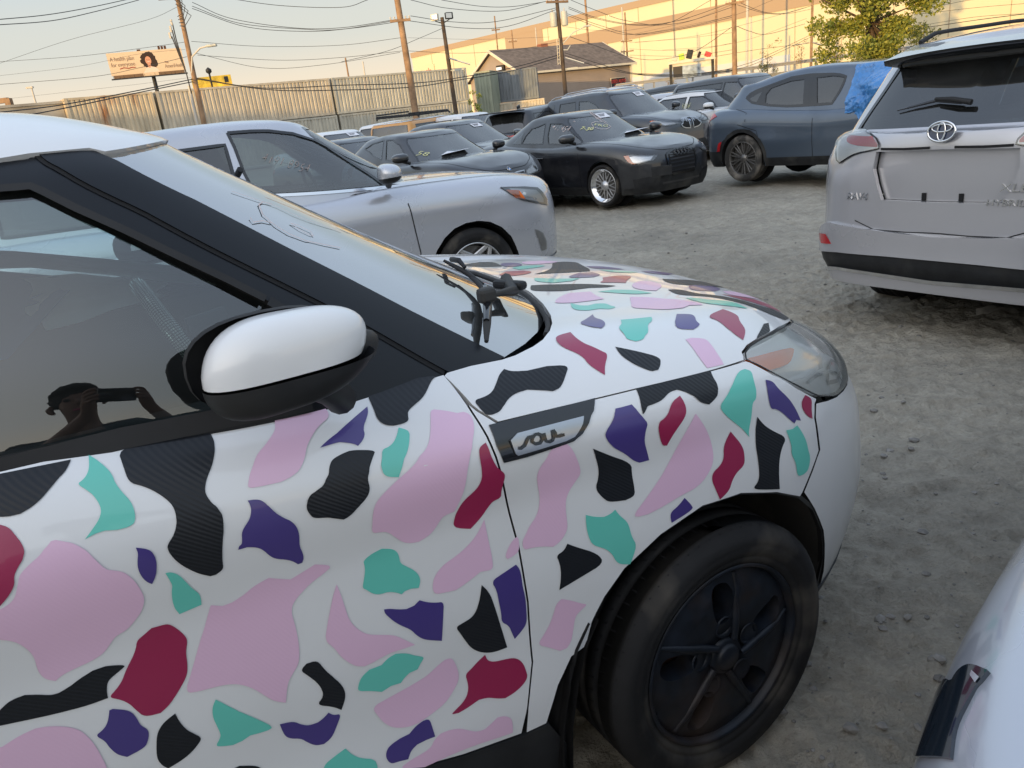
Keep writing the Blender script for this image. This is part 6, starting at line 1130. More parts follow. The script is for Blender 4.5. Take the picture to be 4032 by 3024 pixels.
# --- cowl below the windscreen
mb=MB()
hc=body(hr[:,0],hr[:,1]);hc=hc[hc[:,1]>-.01];hc=hc[np.argsort(hc[:,1])]
hc=np.vstack([[( -.08,0,1.14)],hc[hc[:,1]>.03]])
ys=np.linspace(0,.70,15);xr=np.interp(ys,hc[:,1],hc[:,0]);zr=np.interp(ys,hc[:,1],hc[:,2])
Y=np.concatenate([-ys[::-1],ys[1:]]);X=np.concatenate([xr[::-1],xr[1:]]);Z=np.concatenate([zr[::-1],zr[1:]])
rows=[(0.004,-.006),(-.004,-.045),(-.03,-.085),(-.08,-.10),(-.13,-.085),(-.17,-.06)]
V=[];F=[];n=len(Y)
for dx,dz in rows:
    for x,y,z in zip(X,Y,Z): V.append((x+dx,y,z+dz))
for a in range(len(rows)-1):
    for b in range(n-1): F.append((a*n+b,a*n+b+1,(a+1)*n+b+1,(a+1)*n+b))
mb.add(V,F,M['plastic'])
# grille louvres of the cowl
for j in range(150):
    y=-.66+1.32*j/149;x=np.interp(abs(y),ys,xr);z=np.interp(abs(y),ys,zr)
    tube(mb,[(x-.002,y,z-.012),(x-.010,y,z-.05),(x-.032,y,z-.080)],.0022,M['rubber'],4,False)
for dz,dx in ((-.02,.0),(-.035,-.004),(-.05,-.008),(-.065,-.018)):
    tube(mb,[(x+dx-.001,y,z+dz) for x,y,z in zip(X,Y,Z)],.0025,M['rubber'],4,False)
tube(mb,[(x-.165,y*.985,z-.058) for x,y,z in zip(X,Y,Z)],.010,M['rubber'],6)
tube(mb,[(x-.01,y,z-.006) for x,y,z in zip(X,Y,Z)],.006,M['rubber'],6)
mb.build('cowl',soul)
# wiper: arm with blade
def wiper(pts,blade,nm='wiper'):
    e=empty_part(nm,soul,(0,0,0))
    mb=MB();tube(mb,pts,[.013,.011,.008,.006],M['plastic'],8);box(mb,pts[0],(.05,.035,.03),M['plastic'],bev=.008);mb.build('wiper_arm',e)
    mb=MB();tube(mb,blade,[.005,.009,.010,.009,.005][:len(blade)] if len(blade)==5 else .007,M['gloss_black'],6);mb.build('wiper_blade',e)
def onglass(a,off):
    a=U(a);return [Vector(flipN(p+n*off)) for p,n in zip(green(a[:,0],a[:,1]),green.normal(a[:,0],a[:,1]))]
b_=onglass(S_WIPER[0],.018);f_=onglass(S_WIPER[1],.02);a_=onglass(S_WIPER[2],.032)
e=empty_part('wiper',soul,(0,0,0))
mb=MB();tube(mb,b_,[.004,.008,.009,.007,.005,.003],M['plastic'],8);tube(mb,[p+Vector((0,0,.007)) for p in b_[1:4]],[.006,.009,.007],M['gloss_black'],8);mb.build('wiper_blade',e)
mb=MB();tube(mb,[b_[2]+Vector((0,0,.02))]+[a_[0],a_[1],a_[2]],[.006,.007,.012,.014],M['plastic'],8);box(mb,b_[2]+Vector((.0,0,.02)),(.035,.03,.03),M['plastic'],bev=.008);box(mb,a_[1].lerp(a_[2],.5),(.026,.085,.02),M['plastic'],Matrix.Rotation(rad(20),3,'Z'),bev=.008);mb.build('wiper_arm',e)
e=empty_part('wiper',soul,(0,0,0))
mb=MB();tube(mb,f_,[.003,.006,.004],M['plastic'],6);mb.build('wiper_blade',e)
mb=MB();tube(mb,[f_[0]+Vector((.04,.05,-.01)),f_[0].lerp(f_[1],.5)+Vector((.012,0,.01)),f_[1]+Vector((.0,0,.01))],[.006,.006,.004],M['plastic'],6);mb.build('wiper_arm',e)
# --- headlights
hl=U([(2.262,6.86),(2.272,7.06),(2.292,7.17),(2.32,7.23),(2.41,7.31),(2.55,7.28),(2.62,7.12),(2.655,6.5),(2.65,5.9),(2.61,5.33),(2.545,4.93),(2.47,4.86),(2.40,4.98),(2.35,5.26),(2.313,5.66),(2.283,6.1)])
hlc=hl.mean(0)
def hb(Pp,N,uv):
    d=pdist(uv,hl)
    return Pp+N*(.012*np.sqrt(np.clip(d/.05,0,1)))[:,None]
def pdist(uv,poly):
    m=np.array([1.1,.11]);q=uv*m;L=poly*m;best=np.full(len(q),9.)
    for i in range(len(L)):
        a,b=L[i],L[(i+1)%len(L)];ab=b-a;t=np.clip(((q-a)@ab)/(ab@ab+1e-12),0,1);best=np.minimum(best,np.linalg.norm(q-a-t[:,None]*ab,axis=1))
    return best
for sd in ('R','L'):
    e=empty_part('headlight',soul,(0,0,0))
    mb=MB();panel(mb,body,hl,M['lens'],h=.02,side=sd,bulge=hb);mb.build('lens',e)
    mb=MB();panel(mb,body,hl,M['lampsilver'],h=.04,off=-.022,side=sd)
    ribbon(mb,body,hl,.004,M['rubber'],off=.001,side=sd,closed=True);mb.build('lamp_housing',e)
    mb=MB();panel(mb,body,chaikin_soft(U(S_AMBER),1),M['amber'],h=.03,off=-.006,skirt=.02,side=sd);mb.build('turn_reflector',e)
    mb=MB();panel(mb,body,[(2.30,5.75),(2.345,5.30),(2.42,4.98),(2.50,4.98),(2.54,5.4),(2.50,5.9),(2.46,6.15),(2.42,5.75),(2.37,5.75)],M['lampsilver'],h=.03,off=-.010,skirt=.02,side=sd)
    ribbon(mb,body,[(2.40,5.35),(2.44,5.20),(2.49,5.2),(2.51,5.45),(2.48,5.7),(2.43,5.65),(2.40,5.35)],.010,M['bowldark'],off=-.006,side=sd)
    ribbon(mb,body,[(2.345,5.62),(2.375,5.68),(2.42,5.6),(2.455,5.35),(2.46,5.05)],.008,M['chrome'],off=-.004,side=sd);mb.build('lamp_bowl',e)
# --- side vent with lettering plate
mb=MB();panel(mb,body,U(S_VENT),M['gloss_black'],h=.03,off=.003,skirt=.006,side='R');mb.build('fender_vent',soul);mb=MB();panel(mb,body,U(S_VENT),M['gloss_black'],h=.03,off=.003,skirt=.006,side='L');mb.build('fender_vent',soul)
e=MB();panel(e,body,chaikin_soft(U(S_PLATE),1),M['silverplate'],h=.02,off=.007,skirt=.005)
for l in S_LETTERS: ribbon(e,body,l,.0055,M['gloss_black'],off=.009)
e.build('lettering_plate',soul)
# --- door mirrors (folded back against the window)
for sy in (1,-1):
    t=empty_part('door_mirror',soul,(0,0,0))
    def ell(cx,cy,cz,ax,ay,az,zc,lo,mt,nm,n1=40,n2=24):
        V=[];F=[]
        for i in range(n2+1):
            ph=-PI/2+PI*i/n2+(.10*math.cos(2*PI*0)if 0 else 0)
            for j in range(n1):
                th_=2*PI*j/n1;c_=abs(math.cos(ph))**.62;x=math.copysign(abs(math.cos(th_))**.66,math.cos(th_))*c_;y=math.copysign(abs(math.sin(th_))**.85,math.sin(th_))*c_;z=math.copysign(abs(math.sin(ph))**.8,math.sin(ph))
                ax2=ax*(1-.10*max(0,-z));V.append((cx+ax2*x+.02*z,-sy*(cy+ay*y),cz+az*z*(1-.10*x)))
        for i in range(n2):
            for j in range(n1):
                a=i*n1+j;b=i*n1+(j+1)%n1
                if (i>=11)==lo: F.append((a,b,b+n1,a+n1) if sy>0 else (a+n1,b+n1,b,a))
        m_=MB();m_.add(V,F,mt);return m_
    m_=ell(-.838,.955,1.281,.108,.052,.061,1.262,True,M['white'],'cap');m_.build('mirror_cap',t)
    m_=ell(-.830,.953,1.278,.118,.056,.063,1.264,False,M['plastic'],'base')
    V=[];n1=28
    for dy,sc in ((.0,1.0),(-.012,1.02),(-.02,.98)):
        for j in range(n1):
            a=2*PI*j/n1;V.append((-.852+.108*sc*math.copysign(abs(math.cos(a))**.8,math.cos(a)),-sy*(.93+dy),1.279+.064*sc*math.copysign(abs(math.sin(a))**.8,math.sin(a))))
    F=[(q*n1+j,q*n1+(j+1)%n1,(q+1)*n1+(j+1)%n1,(q+1)*n1+j) for q in range(2) for j in range(n1)]+[tuple(range(2*n1,3*n1))]
    m_.add(V,F,M['rubber'])
    tube(m_,[(-.75,-sy*.93,1.268),(-.722,-sy*.915,1.262),(-.70,-sy*.87,1.255)],[.028,.024,.018],M['plastic'],12)
    tube(m_,[(-.80,-sy*.93,1.235),(-.775,-sy*.905,1.205),(-.755,-sy*.865,1.175)],[.030,.024,.024],M['plastic'],12)
    m_.build('mirror_housing',t)
# --- cabin
mb=MB()
box(mb,(-1.35,0,.52),(2.0,1.5,.06),M['dark']);box(mb,(-.30,0,.80),(.5,1.46,.5),M['dark'],bev=.05);box(mb,(-.42,0,1.02),(.34,1.40,.12),M['dark'],bev=.05,smooth=True)
box(mb,(-1.3,0,.75),(1.6,.22,.4),M['dark'],bev=.03)
for y in (-.80,.80): box(mb,(-1.35,y*.985,.80),(1.7,.05,.66),M['dark'],bev=.02)
mb.build('dashboard',soul)
for y in (-.38,.38):
    e=empty_part('seat',soul,(0,0,0))
    mb=MB();box(mb,(-1.25,y,.72),(.52,.50,.16),M['gseat'],bev=.05,smooth=True);mb.build('seat_cushion',e)
    mb=MB();R=Matrix.Rotation(rad(-22),3,'Y');box(mb,(-1.60,y,1.05),(.14,.46,.62),M['gseat'],R,bev=.05,smooth=True);mb.build('seat_back',e)
    mb=MB();box(mb,(-1.74,y,1.43),(.10,.26,.17),M['gseat'],R,bev=.04,smooth=True);mb.build('headrest',e)
# steering wheel with a sparkling cover
sw=empty_part('steering_wheel',soul,(-.87,.38,1.055),(0,rad(-22),0))
mb=MB();n=60;V=[]
ring=[(0,.185*math.cos(2*PI*i/n),.185*math.sin(2*PI*i/n)) for i in range(n+1)]
tube(mb,ring,.019,M['gseat'],10,False);tube(mb,[(0,0,0),(.03,.10,-.02),(0,.17,-.03)],.014,M['dark'],6);tube(mb,[(0,0,0),(.03,-.10,-.02),(0,-.17,-.03)],.014,M['dark'],6);tube(mb,[(.03,0,0),(.14,0,-.03)],.045,M['dark'],10);mb.build('wheel_rim',sw)
sp=MB()
M['sparkle']=P('rhinestone',(.62,.70,.66),.15,metal=.4,emit=None)
V=[];F=[]
for i in range(170):
    a=2*PI*i/170
    for k in range(9):
        b=2*PI*k/16-PI/2-.0
        cx=.185+.0195*math.cos(b);c0=Vector((.0195*math.sin(b)*-1,cx*math.cos(a),cx*math.sin(a)))
        tn=Vector((0,-math.sin(a),math.cos(a)))*.0024;nn=Vector((-math.sin(b),math.cos(b)*math.cos(a),math.cos(b)*math.sin(a)));u_=nn.cross(tn).normalized()*.0026
        q=len(V);V+=[c0+tn+u_,c0-tn+u_,c0-tn-u_,c0+tn-u_,c0+nn*.002];F+=[(q,q+1,q+4),(q+1,q+2,q+4),(q+2,q+3,q+4),(q+3,q,q+4)]
sp.add(V,F,M['sparkle'],None,False);sp.build('sparkling_cover',sw)
# deployed curtain airbag and cloth on the far side
def cloth(pts,wd,mt,nm,par,amp=.012):
    V=[];F=[];n=len(pts)
    for i,p in enumerate(pts):
        for j in range(9):
            t=j/8;V.append((p[0]+.02*math.sin(i*1.7+j),p[1]+amp*math.sin(j*2.1+i*.9)+.03*math.sin(t*PI),p[2]-wd[i]*t))
    for i in range(n-1):
        for j in range(8): a=i*9+j;F.append((a,a+1,a+10,a+9))
    m_=MB();m_.add(V,F,mt);return m_.build(nm,par)
cloth([(-1.9,.70,1.44),(-1.6,.70,1.42),(-1.4,.70,1.385),(-1.2,.69,1.345),(-1.0,.69,1.28),(-.8,.70,1.215),(-.6,.72,1.15)],[.07,.07,.06,.055,.055,.05,.04],M['wclothe'],'curtain_airbag',soul)
cloth([(-1.9,.66,1.40),(-1.5,.66,1.36),(-1.3,.66,1.31),(-1.12,.66,1.26)],[.3,.3,.26,.05],M['bclothe'],'blue_cloth',soul)
cloth([(-1.22,.655,1.27),(-1.1,.655,1.255),(-1.0,.66,1.23),(-.86,.66,1.19)],[.16,.14,.10,.05],M['wclothe'],'white_cloth',soul)
mb=MB();box(mb,(-.70,.24,1.43),(.05,.24,.075),M['dark'],Matrix.Rotation(rad(20),3,'Z'),bev=.02,smooth=True);tube(mb,[(-.70,.15,1.43),(-.66,.05,1.5)],.008,M['dark'],6);mb.build('rear_view_mirror',soul)
# ---------------------------------------------------------------- other cars: one parametric builder, each with its own proportions
def car(name,label,X,Y,th,z0=0,L=4.6,W=1.84,H=1.6,wb=2.7,fo=.9,r=.34,rr=.23,tw=.22,zb=1.0,zh=1.05,zn=.80,zd=1.02,zg=.22,xw=-.25,xa=-1.15,xc=-2.9,xd=-3.3,
        paint='blackp',wheelst=('s',10,.03),rim='alloy',lower='plastic',glassm='cglass',roofm=None,group=None,steer=0,bpx=None,sp=None,rails=False,details=None,
        hl=None,tl=None,wtop=.70,dx=(None,None),cladding=.0,grille=None,tyre='tyre',far=False,mirror=True,interior=True,bholes=(),lights=(1,1,1),green_n=4.0,winb=.03,cp=.26,ov=None,handles=True,mirpaint=None,swrap=None):
    hw=W/2;xr0=-wb-(L-wb-fo)
    KW=dict(L=L,W=W,H=H,wb=wb,fo=fo,zb=zb,zh=zh,zn=zn,zd=zd,zg=zg,xw=xw,xa=xa,xc=xc,xd=xd,wtop=wtop,green_n=green_n);KW.update(sp or {})
    B,Gp,Gw,xmr_g,xmf_g=car_patches(**KW)
    ov=ov or {}
    root=empty(name,label,'car',(X,Y,z0),PI/2-rad(th),group)
    PT=M[paint];h=.10 if far else .06
    def xz(patch,pts,kmax,u0=0,u1=3):
        Uu,Vv=np.meshgrid(np.linspace(u0,u1,240 if far else 420),np.linspace(0,kmax,70 if far else 120),indexing='ij');Q=patch(Uu.ravel(),Vv.ravel());out=[]
        for x,z in pts:
            i=np.argmin((Q[:,0]-x)**2+(Q[:,2]-z)**2);out.append((Uu.ravel()[i],Vv.ravel()[i]))
        return out
    # body with wheel arches
    ar=r+.045
    def archpts(xc_,n=14): return [(xc_+ar*math.cos(a),r+.005+ar*math.sin(a)*1.02) for a in np.linspace(rad(-12),rad(192),n)]
    fa=xz(B,archpts(0),5.2,1.4,2.95);ra=xz(B,archpts(-wb),5.2,.05,1.7)
    fa[0]=(fa[0][0],0);fa[-1]=(fa[-1][0],0);ra[0]=(ra[0][0],0);ra[-1]=(ra[-1][0],0)
    K=B.K-1
    out=[(0,0)]+[p for p in ra[::-1]]+[p for p in fa[::-1]]+[(3,0),(3,K),(0,K)]
    mb=MB()
    xlo,xhi=xd+.28,xw-.30
    cut=lambda c:(c[:,0]>xlo)&(c[:,0]<xhi)&(c[:,2]>zb-.07)&(np.abs(c[:,1])<hw*.80)
    panel(mb,B,out,PT,holes=bholes,h=h,side='B',skirt=.03,skirtmat=PT if bholes else M['gap'],metric=(1.3,.13),cut=cut)
    mb.build('body',root)
    mb=MB()
    if cladding: 
        cl=cladding
        def ring(a,cx): return [(p[0],p[1]) for p in a]
        f2=xz(B,[(cx*1+(ar+.0)*math.cos(a),r+(ar)*math.sin(a)) for cx in (0,) for a in np.linspace(rad(-12),rad(192),14)],5.2,1.4,2.95)
        for cx,(ua,ub) in ((0,(1.4,2.95)),(-wb,(.05,1.7))):
            o1=xz(B,[(cx+(ar+.055)*math.cos(a),r+(ar+.055)*math.sin(a)) for a in np.linspace(rad(-5),rad(185),14)],5.5,ua,ub);i1=xz(B,[(cx+(ar-.004)*math.cos(a),r+(ar-.004)*math.sin(a)) for a in np.linspace(rad(-5),rad(185),14)],5.5,ua,ub)
            panel(mb,B,o1+i1[::-1],M[lower],h=h,off=.006,side='B',metric=(1.3,.13))
    for a_,b_ in ((fa,None),):
        s=[(ra[0][0]+.005,0),(fa[-1][0]-.005,0),(fa[-1][0]-.005,1.25),(ra[0][0]+.005,1.25)]
        panel(mb,B,s,M[lower],h=h,off=.008,side='B',metric=(1.3,.13))
    panel(mb,B,[(fa[0][0]+.01,0),(3,0),(3,1.0),(2.7,1.0),(fa[0][0]+.03,.9)],M[lower],h=h,off=.006,side='B',metric=(1.3,.13))
    rh=2.2 if cladding else 1.0
    panel(mb,B,[(0,0),(ra[-1][0]-.01,0),(ra[-1][0]-.03,rh),(0,rh)],M[lower],h=h,off=.006,side='B',metric=(1.3,.13))
    mb.build('lower_trim',root)
    # wheel wells and underside
    mb=MB()
    for cx in (0,-wb):
        for sy in (1,-1):
            V=[];F=[]
            for i in range(15):
                a=rad(-15)+rad(210)*i/14
                for y in (hw-.02,hw-.35): V.append((cx+(ar-.004)*math.cos(a),-sy*y,r+(ar-.004)*math.sin(a)))
            for i in range(14): F.append((2*i,2*i+1,2*i+3,2*i+2))
            mb.add(V,F,M['gap'])
            lathe(mb,[(ar,0),(.001,0)],M['gap'],20,'y',(cx,-sy*(hw-.35),r))
    box(mb,(-wb/2,0,zg+.03),(wb+.9,W*.86,.06),M['gap']);mb.build('underbody',root)
    # greenhouse
    zt=H-.075
    za=lambda x: float(tab(np.array([x]),[(a,b) for a,b in Gw[0]['z']])[0])+.06
    def zfr(x,t): return za(x)-.06+(zt-za(x)+.06)*t
    Ax=lambda t: xw+.04+(xa-xw-.04)*t
    Cx=lambda t: xd-.02+(xc-xd+.02)*t
    tb,tt=.14+winb,.86
    bp=bpx or (xa-.42)
    fwin=[(Ax(tb)-.30,zfr(xw,tb)),(Ax(.5)-.19,zfr(xw-.4,.5)),(Ax(tt)-.16,zfr(xa,tt)),(bp+.04,zfr(bp,tt+.03)),(bp+.04,zfr(bp,tb))]
    c2=[(Cx(tt)+cp,zfr(xc,tt)),(Cx(.5)+cp+.05,zfr(xd,.52)),(Cx(tb)+cp+.12,zfr(xd,tb+.02))]
    rwin=[(bp-.05,zfr(bp,tb)),(bp-.05,zfr(bp,tt+.03))]+c2
    f_uv=[tuple(p) for p in ov['fwin']] if 'fwin' in ov else xz(Gp,fwin,4,1,3);r_uv=[tuple(p) for p in ov['rwin']] if 'rwin' in ov else xz(Gp,rwin,4,0,2.2)
    # windscreen and rear glass outline in the wrap-round coordinate
    def ucross(v,x): # u where the row curve at v reaches x, front part
        u=np.linspace(2,3,200);Q=Gp(u,u*0+v);i=np.argmin(np.abs(Q[:,1]-np.interp(v,[0,3,4],[hw*.79,hw*(wtop-.06),hw*(wtop-.10)])));return u[i]
    wsu=[ucross(v,0) for v in (.25,1,2,3)]
    ws=[(wsu[0],.25),(wsu[1],1),(wsu[2],2),(wsu[3],3),(wsu[3]+.03,3.55),(3,3.6),(3,.25)]
    def ucr(v): 
        u=np.linspace(0,1,200);Q=Gp(u,u*0+v);i=np.argmin(np.abs(Q[:,1]-np.interp(v,[0,3,4],[hw*.74,hw*(wtop-.13),hw*(wtop-.16)])));return u[i]
    rg=[(0,.55),(ucr(.55),.55),(ucr(1.5),1.5),(ucr(3),3.0),(0,3.15)]
    mb=MB();panel(mb,Gp,[(0,0),(3,0),(3,Gp.K-1),(0,Gp.K-1)],PT,holes=[f_uv,r_uv,ws,rg],h=h,side='B',metric=(1.3,.13))
    mb.build('roof_pillars',root)
    if roofm:
        mb=MB();panel(mb,Gp,[(.12,4.1),(2.9,4.1),(3,4.2),(3,Gp.K-1),(0,Gp.K-1),(0,4.2)],M[roofm],h=h,off=.004,side='B',metric=(1.3,.13));mb.build('roof',root)
    for sd in ('R','L'):
        mb=MB();panel(mb,Gp,f_uv,M[glassm],h=.12,off=-.006,side=sd,metric=(1.3,.13));ribbon(mb,Gp,f_uv,.022,M['gloss_black'],off=.002,side=sd,closed=True,metric=(1.3,.13));mb.build('front_window',root)
        mb=MB();panel(mb,Gp,r_uv,M[glassm if glassm!='cglass' or H<1.5 else 'dglass'],h=.12,off=-.006,side=sd,metric=(1.3,.13));ribbon(mb,Gp,r_uv,.022,M['gloss_black'],off=.002,side=sd,closed=True,metric=(1.3,.13));mb.build('rear_window',root)
    mb=MB();panel(mb,Gp,ws,M['cglass'],h=.12,off=-.003,side='B',metric=(1.3,.13));ribbon(mb,Gp,ws[:5]+[(3,3.6)],.03,M['gloss_black'],off=.001,side='B',metric=(1.3,.13));mb.build('windscreen',root)
    mb=MB();panel(mb,Gp,rg,M['dglass'],h=.12,off=-.003,side='B',metric=(1.3,.13));ribbon(mb,Gp,rg[1:4],.03,M['gloss_black'],off=.001,side='B',metric=(1.3,.13));mb.build('rear_glass',root)
    # panel gaps
    mb=MB();g=.008 if not far else .012
    dxf=dx[0] or -.50;bpd=bp-.0
    l=xz(B,[(dxf,zg+.12),(dxf+.03,.6),(dxf-.0,zb-.12)],6.5);ribbon(mb,B,l,g,M['gap'],side='B',off=.003)
    l=xz(B,[(bpd,zg+.12),(bpd,.6),(bpd,zb-.12)],6.5);ribbon(mb,B,l,g,M['gap'],side='B',off=.003)
    l=xz(B,[(-wb+ar*.95+.04,zg+.14),(-wb+ar*.95,.55),(-wb+ar*.7,.78),(max(xd+.25,-wb-.05),zb-.12)],6.5);ribbon(mb,B,l,g,M['gap'],side='B',off=.003)
    hu=[(1.75,7.0)]+[(u,6.85) for u in np.linspace(1.95,2.6,8)]+[(2.75,6.1),(3,5.9)]
    ribbon(mb,B,hu,g,M['gap'],side='B',off=.003);mb.build('panel_gaps',root)
    if 'g_hood' in ov: ribbon(mb,B,ov['g_hood'],g,M['gap'],side='B',off=.003)
    if handles:
        for sd in(1,-1):
            for hx in (bp+.16,bp-.85):
                q=B(*zip(*xz(B,[(hx,zb-.17)],6)));p=q[0];mb=MB();tube(mb,[(hx-.09,-sd*(p[1]+.004),p[2]),(hx-.07,-sd*(p[1]+.028),p[2]),(hx+.05,-sd*(p[1]+.028),p[2]),(hx+.08,-sd*(p[1]+.004),p[2])],.011,PT,6);mb.build('door_handle',root)
    # wheels
    for i,cx in enumerate((0,-wb)):
        for sy in (1,-1):
            wheel(root,(cx,-sy*(hw-.02),r),r,tw,rr,wheelst,sy,steer=steer if cx==0 else 0,treads=not far,rim=rim,tyre=tyre)
    # mirrors
    if mirror:
        for sy in (1,-1):
            mb=MB();x0,z1=xw-.42,zfr(xw,.14)+.06
            R_=Matrix.Rotation(rad(sy*12),3,'Z')
            bm=bmesh.new();bmesh.ops.create_uvsphere(bm,u_segments=20,v_segments=12,radius=1)
            V=[];
            for v in bm.verts: 
                c=v.co;V.append((x0+.085*math.copysign(abs(c.x)**.8,c.x)-.02*c.y,-sy*(hw+.09+.125*math.copysign(abs(c.y)**.7,c.y)),z1+.02+.070*math.copysign(abs(c.z)**.75,c.z)*(1-.12*c.y)*(1-.15*c.x)))
            F=[tuple(v.index for v in f.verts) for f in bm.faces]
            up=[f for f in F if sum(V[i][2] for i in f)/len(f)>z1];dn=[f for f in F if not sum(V[i][2] for i in f)/len(f)>z1];bm.free()
            mb.add(V,up,M[mirpaint or paint]);mb.add(V,dn,M['plastic']);tube(mb,[(x0,-sy*(hw+.05),z1-.03),(x0+.03,-sy*(hw-.06),z1-.07)],.025,M['plastic'],8)
            mb.build('side_mirror',root)
    # lights
    def light(poly,mts,nm,side='B'):
        for sd in ('R','L'):
            e=empty_part(nm,root,(0,0,0));k=0
            for pl,mt,of in mts:
                mb=MB();panel(mb,B,pl,M[mt],h=.05,off=of,skirt=.012,side=sd,metric=(1.3,.13));mb.build(('lamp_body','lamp_inner','lamp_accent','lamp_strip')[min(k,3)],e);k+=1
    HL=hl or dict(o=[(2.38,5.6),(2.45,6.1),(2.72,5.6),(2.76,5.0),(2.55,4.75)],am=[(2.38,5.6),(2.42,5.85),(2.48,5.7),(2.50,4.95),(2.45,5.1)])
    if lights[0]: light(None,[(HL['o'],'bowldark',.004),([tuple(np.array(HL['o']).mean(0)+(np.array(p)-np.array(HL['o']).mean(0))*.72) for p in HL['o']],'bowl',.006),(HL['o'],'clens',.012)]+([(HL['am'],'amber',.009)] if HL.get('am') else []),'headlight')
    TL=tl or dict(o=[(.62,5.9),(.70,5.0),(.45,4.7),(.30,4.9),(.28,5.6),(.45,5.9)])
    if lights[1]: light(None,[(TL['o'],'red',.006)],'tail_light')
    Gl=grille or dict(o=[(2.80,3.0),(3,3.0),(3,5.2),(2.78,5.0)])
    mb=MB()
    if lights[2]: panel(mb,B,Gl['o'],M['gloss_black'],h=.06,off=.006,side='B',metric=(1.3,.13))
    vs=[p[1] for p in Gl['o']]
    if lights[2]:
     for v in np.linspace(min(vs)+.25,max(vs)-.25,6): ribbon(mb,B,[(2.82,v),(3,v)],.016,M[Gl.get('bar','gloss_black')],off=.014,side='B')
    if lights[2]: mb.build('grille',root)
    mb=MB();panel(mb,B,[(2.66,1.3),(3,1.2),(3,2.6),(2.74,2.7)],M['plastic'],h=.06,off=.005,side='B',metric=(1.3,.13));mb.build('lower_intake',root)
    if rails:
        for sd in (1,-1):
            mb=MB();pts=[];
            for x in np.linspace(xa-.12,xc+.18,12):
                u=(x-xmr_g)/(xmf_g-xmr_g)+1
                uu=min(max(u,.02),2.98);q=Gp([uu],[4.3])[0];e_=.045*min(1,6*min(abs(x-(xa-.12)),abs(x-(xc+.18))));pts.append((x,-sd*hw*(wtop-.10),q[2]+e_+.004))
            tube(mb,pts,.014,M[rails if isinstance(rails,str) else 'alloy'],6);mb.build('roof_rail',root)
    if interior:
        mb=MB();box(mb,(-1.5,0,zb-.38),(2.6,W*.8,.05),M['dark']);box(mb,(xw-.38,0,zb-.10),(.45,W*.78,.14),M['dark'],bev=.03)
        mb.build('dashboard',root)
        for y in (-.36,.36):
            mb=MB();R=Matrix.Rotation(rad(-20),3,'Y');box(mb,(bp+.02,y,zb+.02),(.13,.46,.62),M['dark'],R,bev=.04,smooth=True);box(mb,(bp-.10,y,zb+.36),(.09,.25,.16),M['dark'],R,bev=.03,smooth=True);mb.build('seat',root)
        mb=MB();n=24;tube(mb,[(xw-.66-.05*math.sin(2*PI*i/n),.36+.18*math.cos(2*PI*i/n),zb+.01+.17*math.sin(2*PI*i/n)) for i in range(n+1)],.015,M['dark'],6,False);mb.build('steering_wheel',root)
    return root,B,Gp

def uvn(patch,uv,side='R'):
    p=patch([uv[0]],[uv[1]])[0];n=patch.normal([uv[0]],[uv[1]])[0]
    p,n=flipN(p),flipN(n)
    if side=='L': p,n=flipN(p),flipN(n)
    return Vector(p),Vector(n)
def surf_text(name,parent,text,patch,a,b,h,mt,off=.006,side='R',ext=.0,shear=0,hand=0):
    """lettering laid on the surface from a to b (surface coordinates), cap height h"""
    cu=bpy.data.curves.new(name,'FONT');cu.body=text;cu.size=1;cu.extrude=ext;cu.shear=shear;cu.resolution_u=2;cu.offset=hand
    o=bpy.data.objects.new('tmp',cu);me=bpy.data.meshes.new_from_object(o);V=np.array([v.co[:] for v in me.vertices]);F=[tuple(p.vertices) for p in me.polygons]
    bpy.data.objects.remove(o);bpy.data.meshes.remove(me);bpy.data.curves.remove(cu)
    w=V[:,0].max()-V[:,0].min();V[:,0]-=V[:,0].min()
    pa,na=uvn(patch,a,side);pb,nb=uvn(patch,b,side);d=(pb-pa);L_=d.length;d.normalize();n=((na+nb)/2).normalized();up=n.cross(d).normalized()
    sx=L_/w;sy=h/.7
    Q=[]
    for v in V:
        if hand: yy=v[1]+.10*math.sin(v[0]*5.0)
        else: yy=v[1]
        t=v[0]/w;nn=na.lerp(nb,t).normalized();bow=(pa.lerp(pb,t));mid=0
        Q.append(bow+up*yy*sy+nn*(off+v[2]))
    mb=MB();mb.add(Q,F,M[mt],None,False);return mb.build(name,parent)
def ringtube(mb,c,n,rx,ry,r,mt,up=Vector((0,0,1)),seg=36,a0=0,a1=2*PI):
    n=n.normalized();x=up.cross(n).normalized();y=n.cross(x)
    tube(mb,[c+x*rx*math.cos(a0+(a1-a0)*i/seg)+y*ry*math.sin(a0+(a1-a0)*i/seg) for i in range(seg+1)],r,mt,6,False)
# ---------------------------------------------------------------- the parked cars
def mk(k,name,label,**kw):
    (X,Y,th,z0),sp=CS[k];sp=dict(sp);base={q:sp.pop(q) for q in ('L','W','H','wb','fo','zb','zh','zn','zd','zg','xw','xa','xc','xd') if q in sp}
    base['wtop']=sp.pop('wtop',.70)
    return car(name,label,X,Y,th,z0,sp=sp,ov=CO[k],**base,**kw)
def sheet(root,patch,uv,mt,name,off=.005,side='R',h=.06): 
    mb=MB();panel(mb,patch,uv,M[mt],h=h,off=off,side=side,metric=(1.3,.13));return mb.build(name,root)
M['lampdark']=P('smoked_headlight',(.012,.018,.026),.12,coat=1)
M['chalk2']=P('faint_window_marker',(.33,.27,.26),.9)
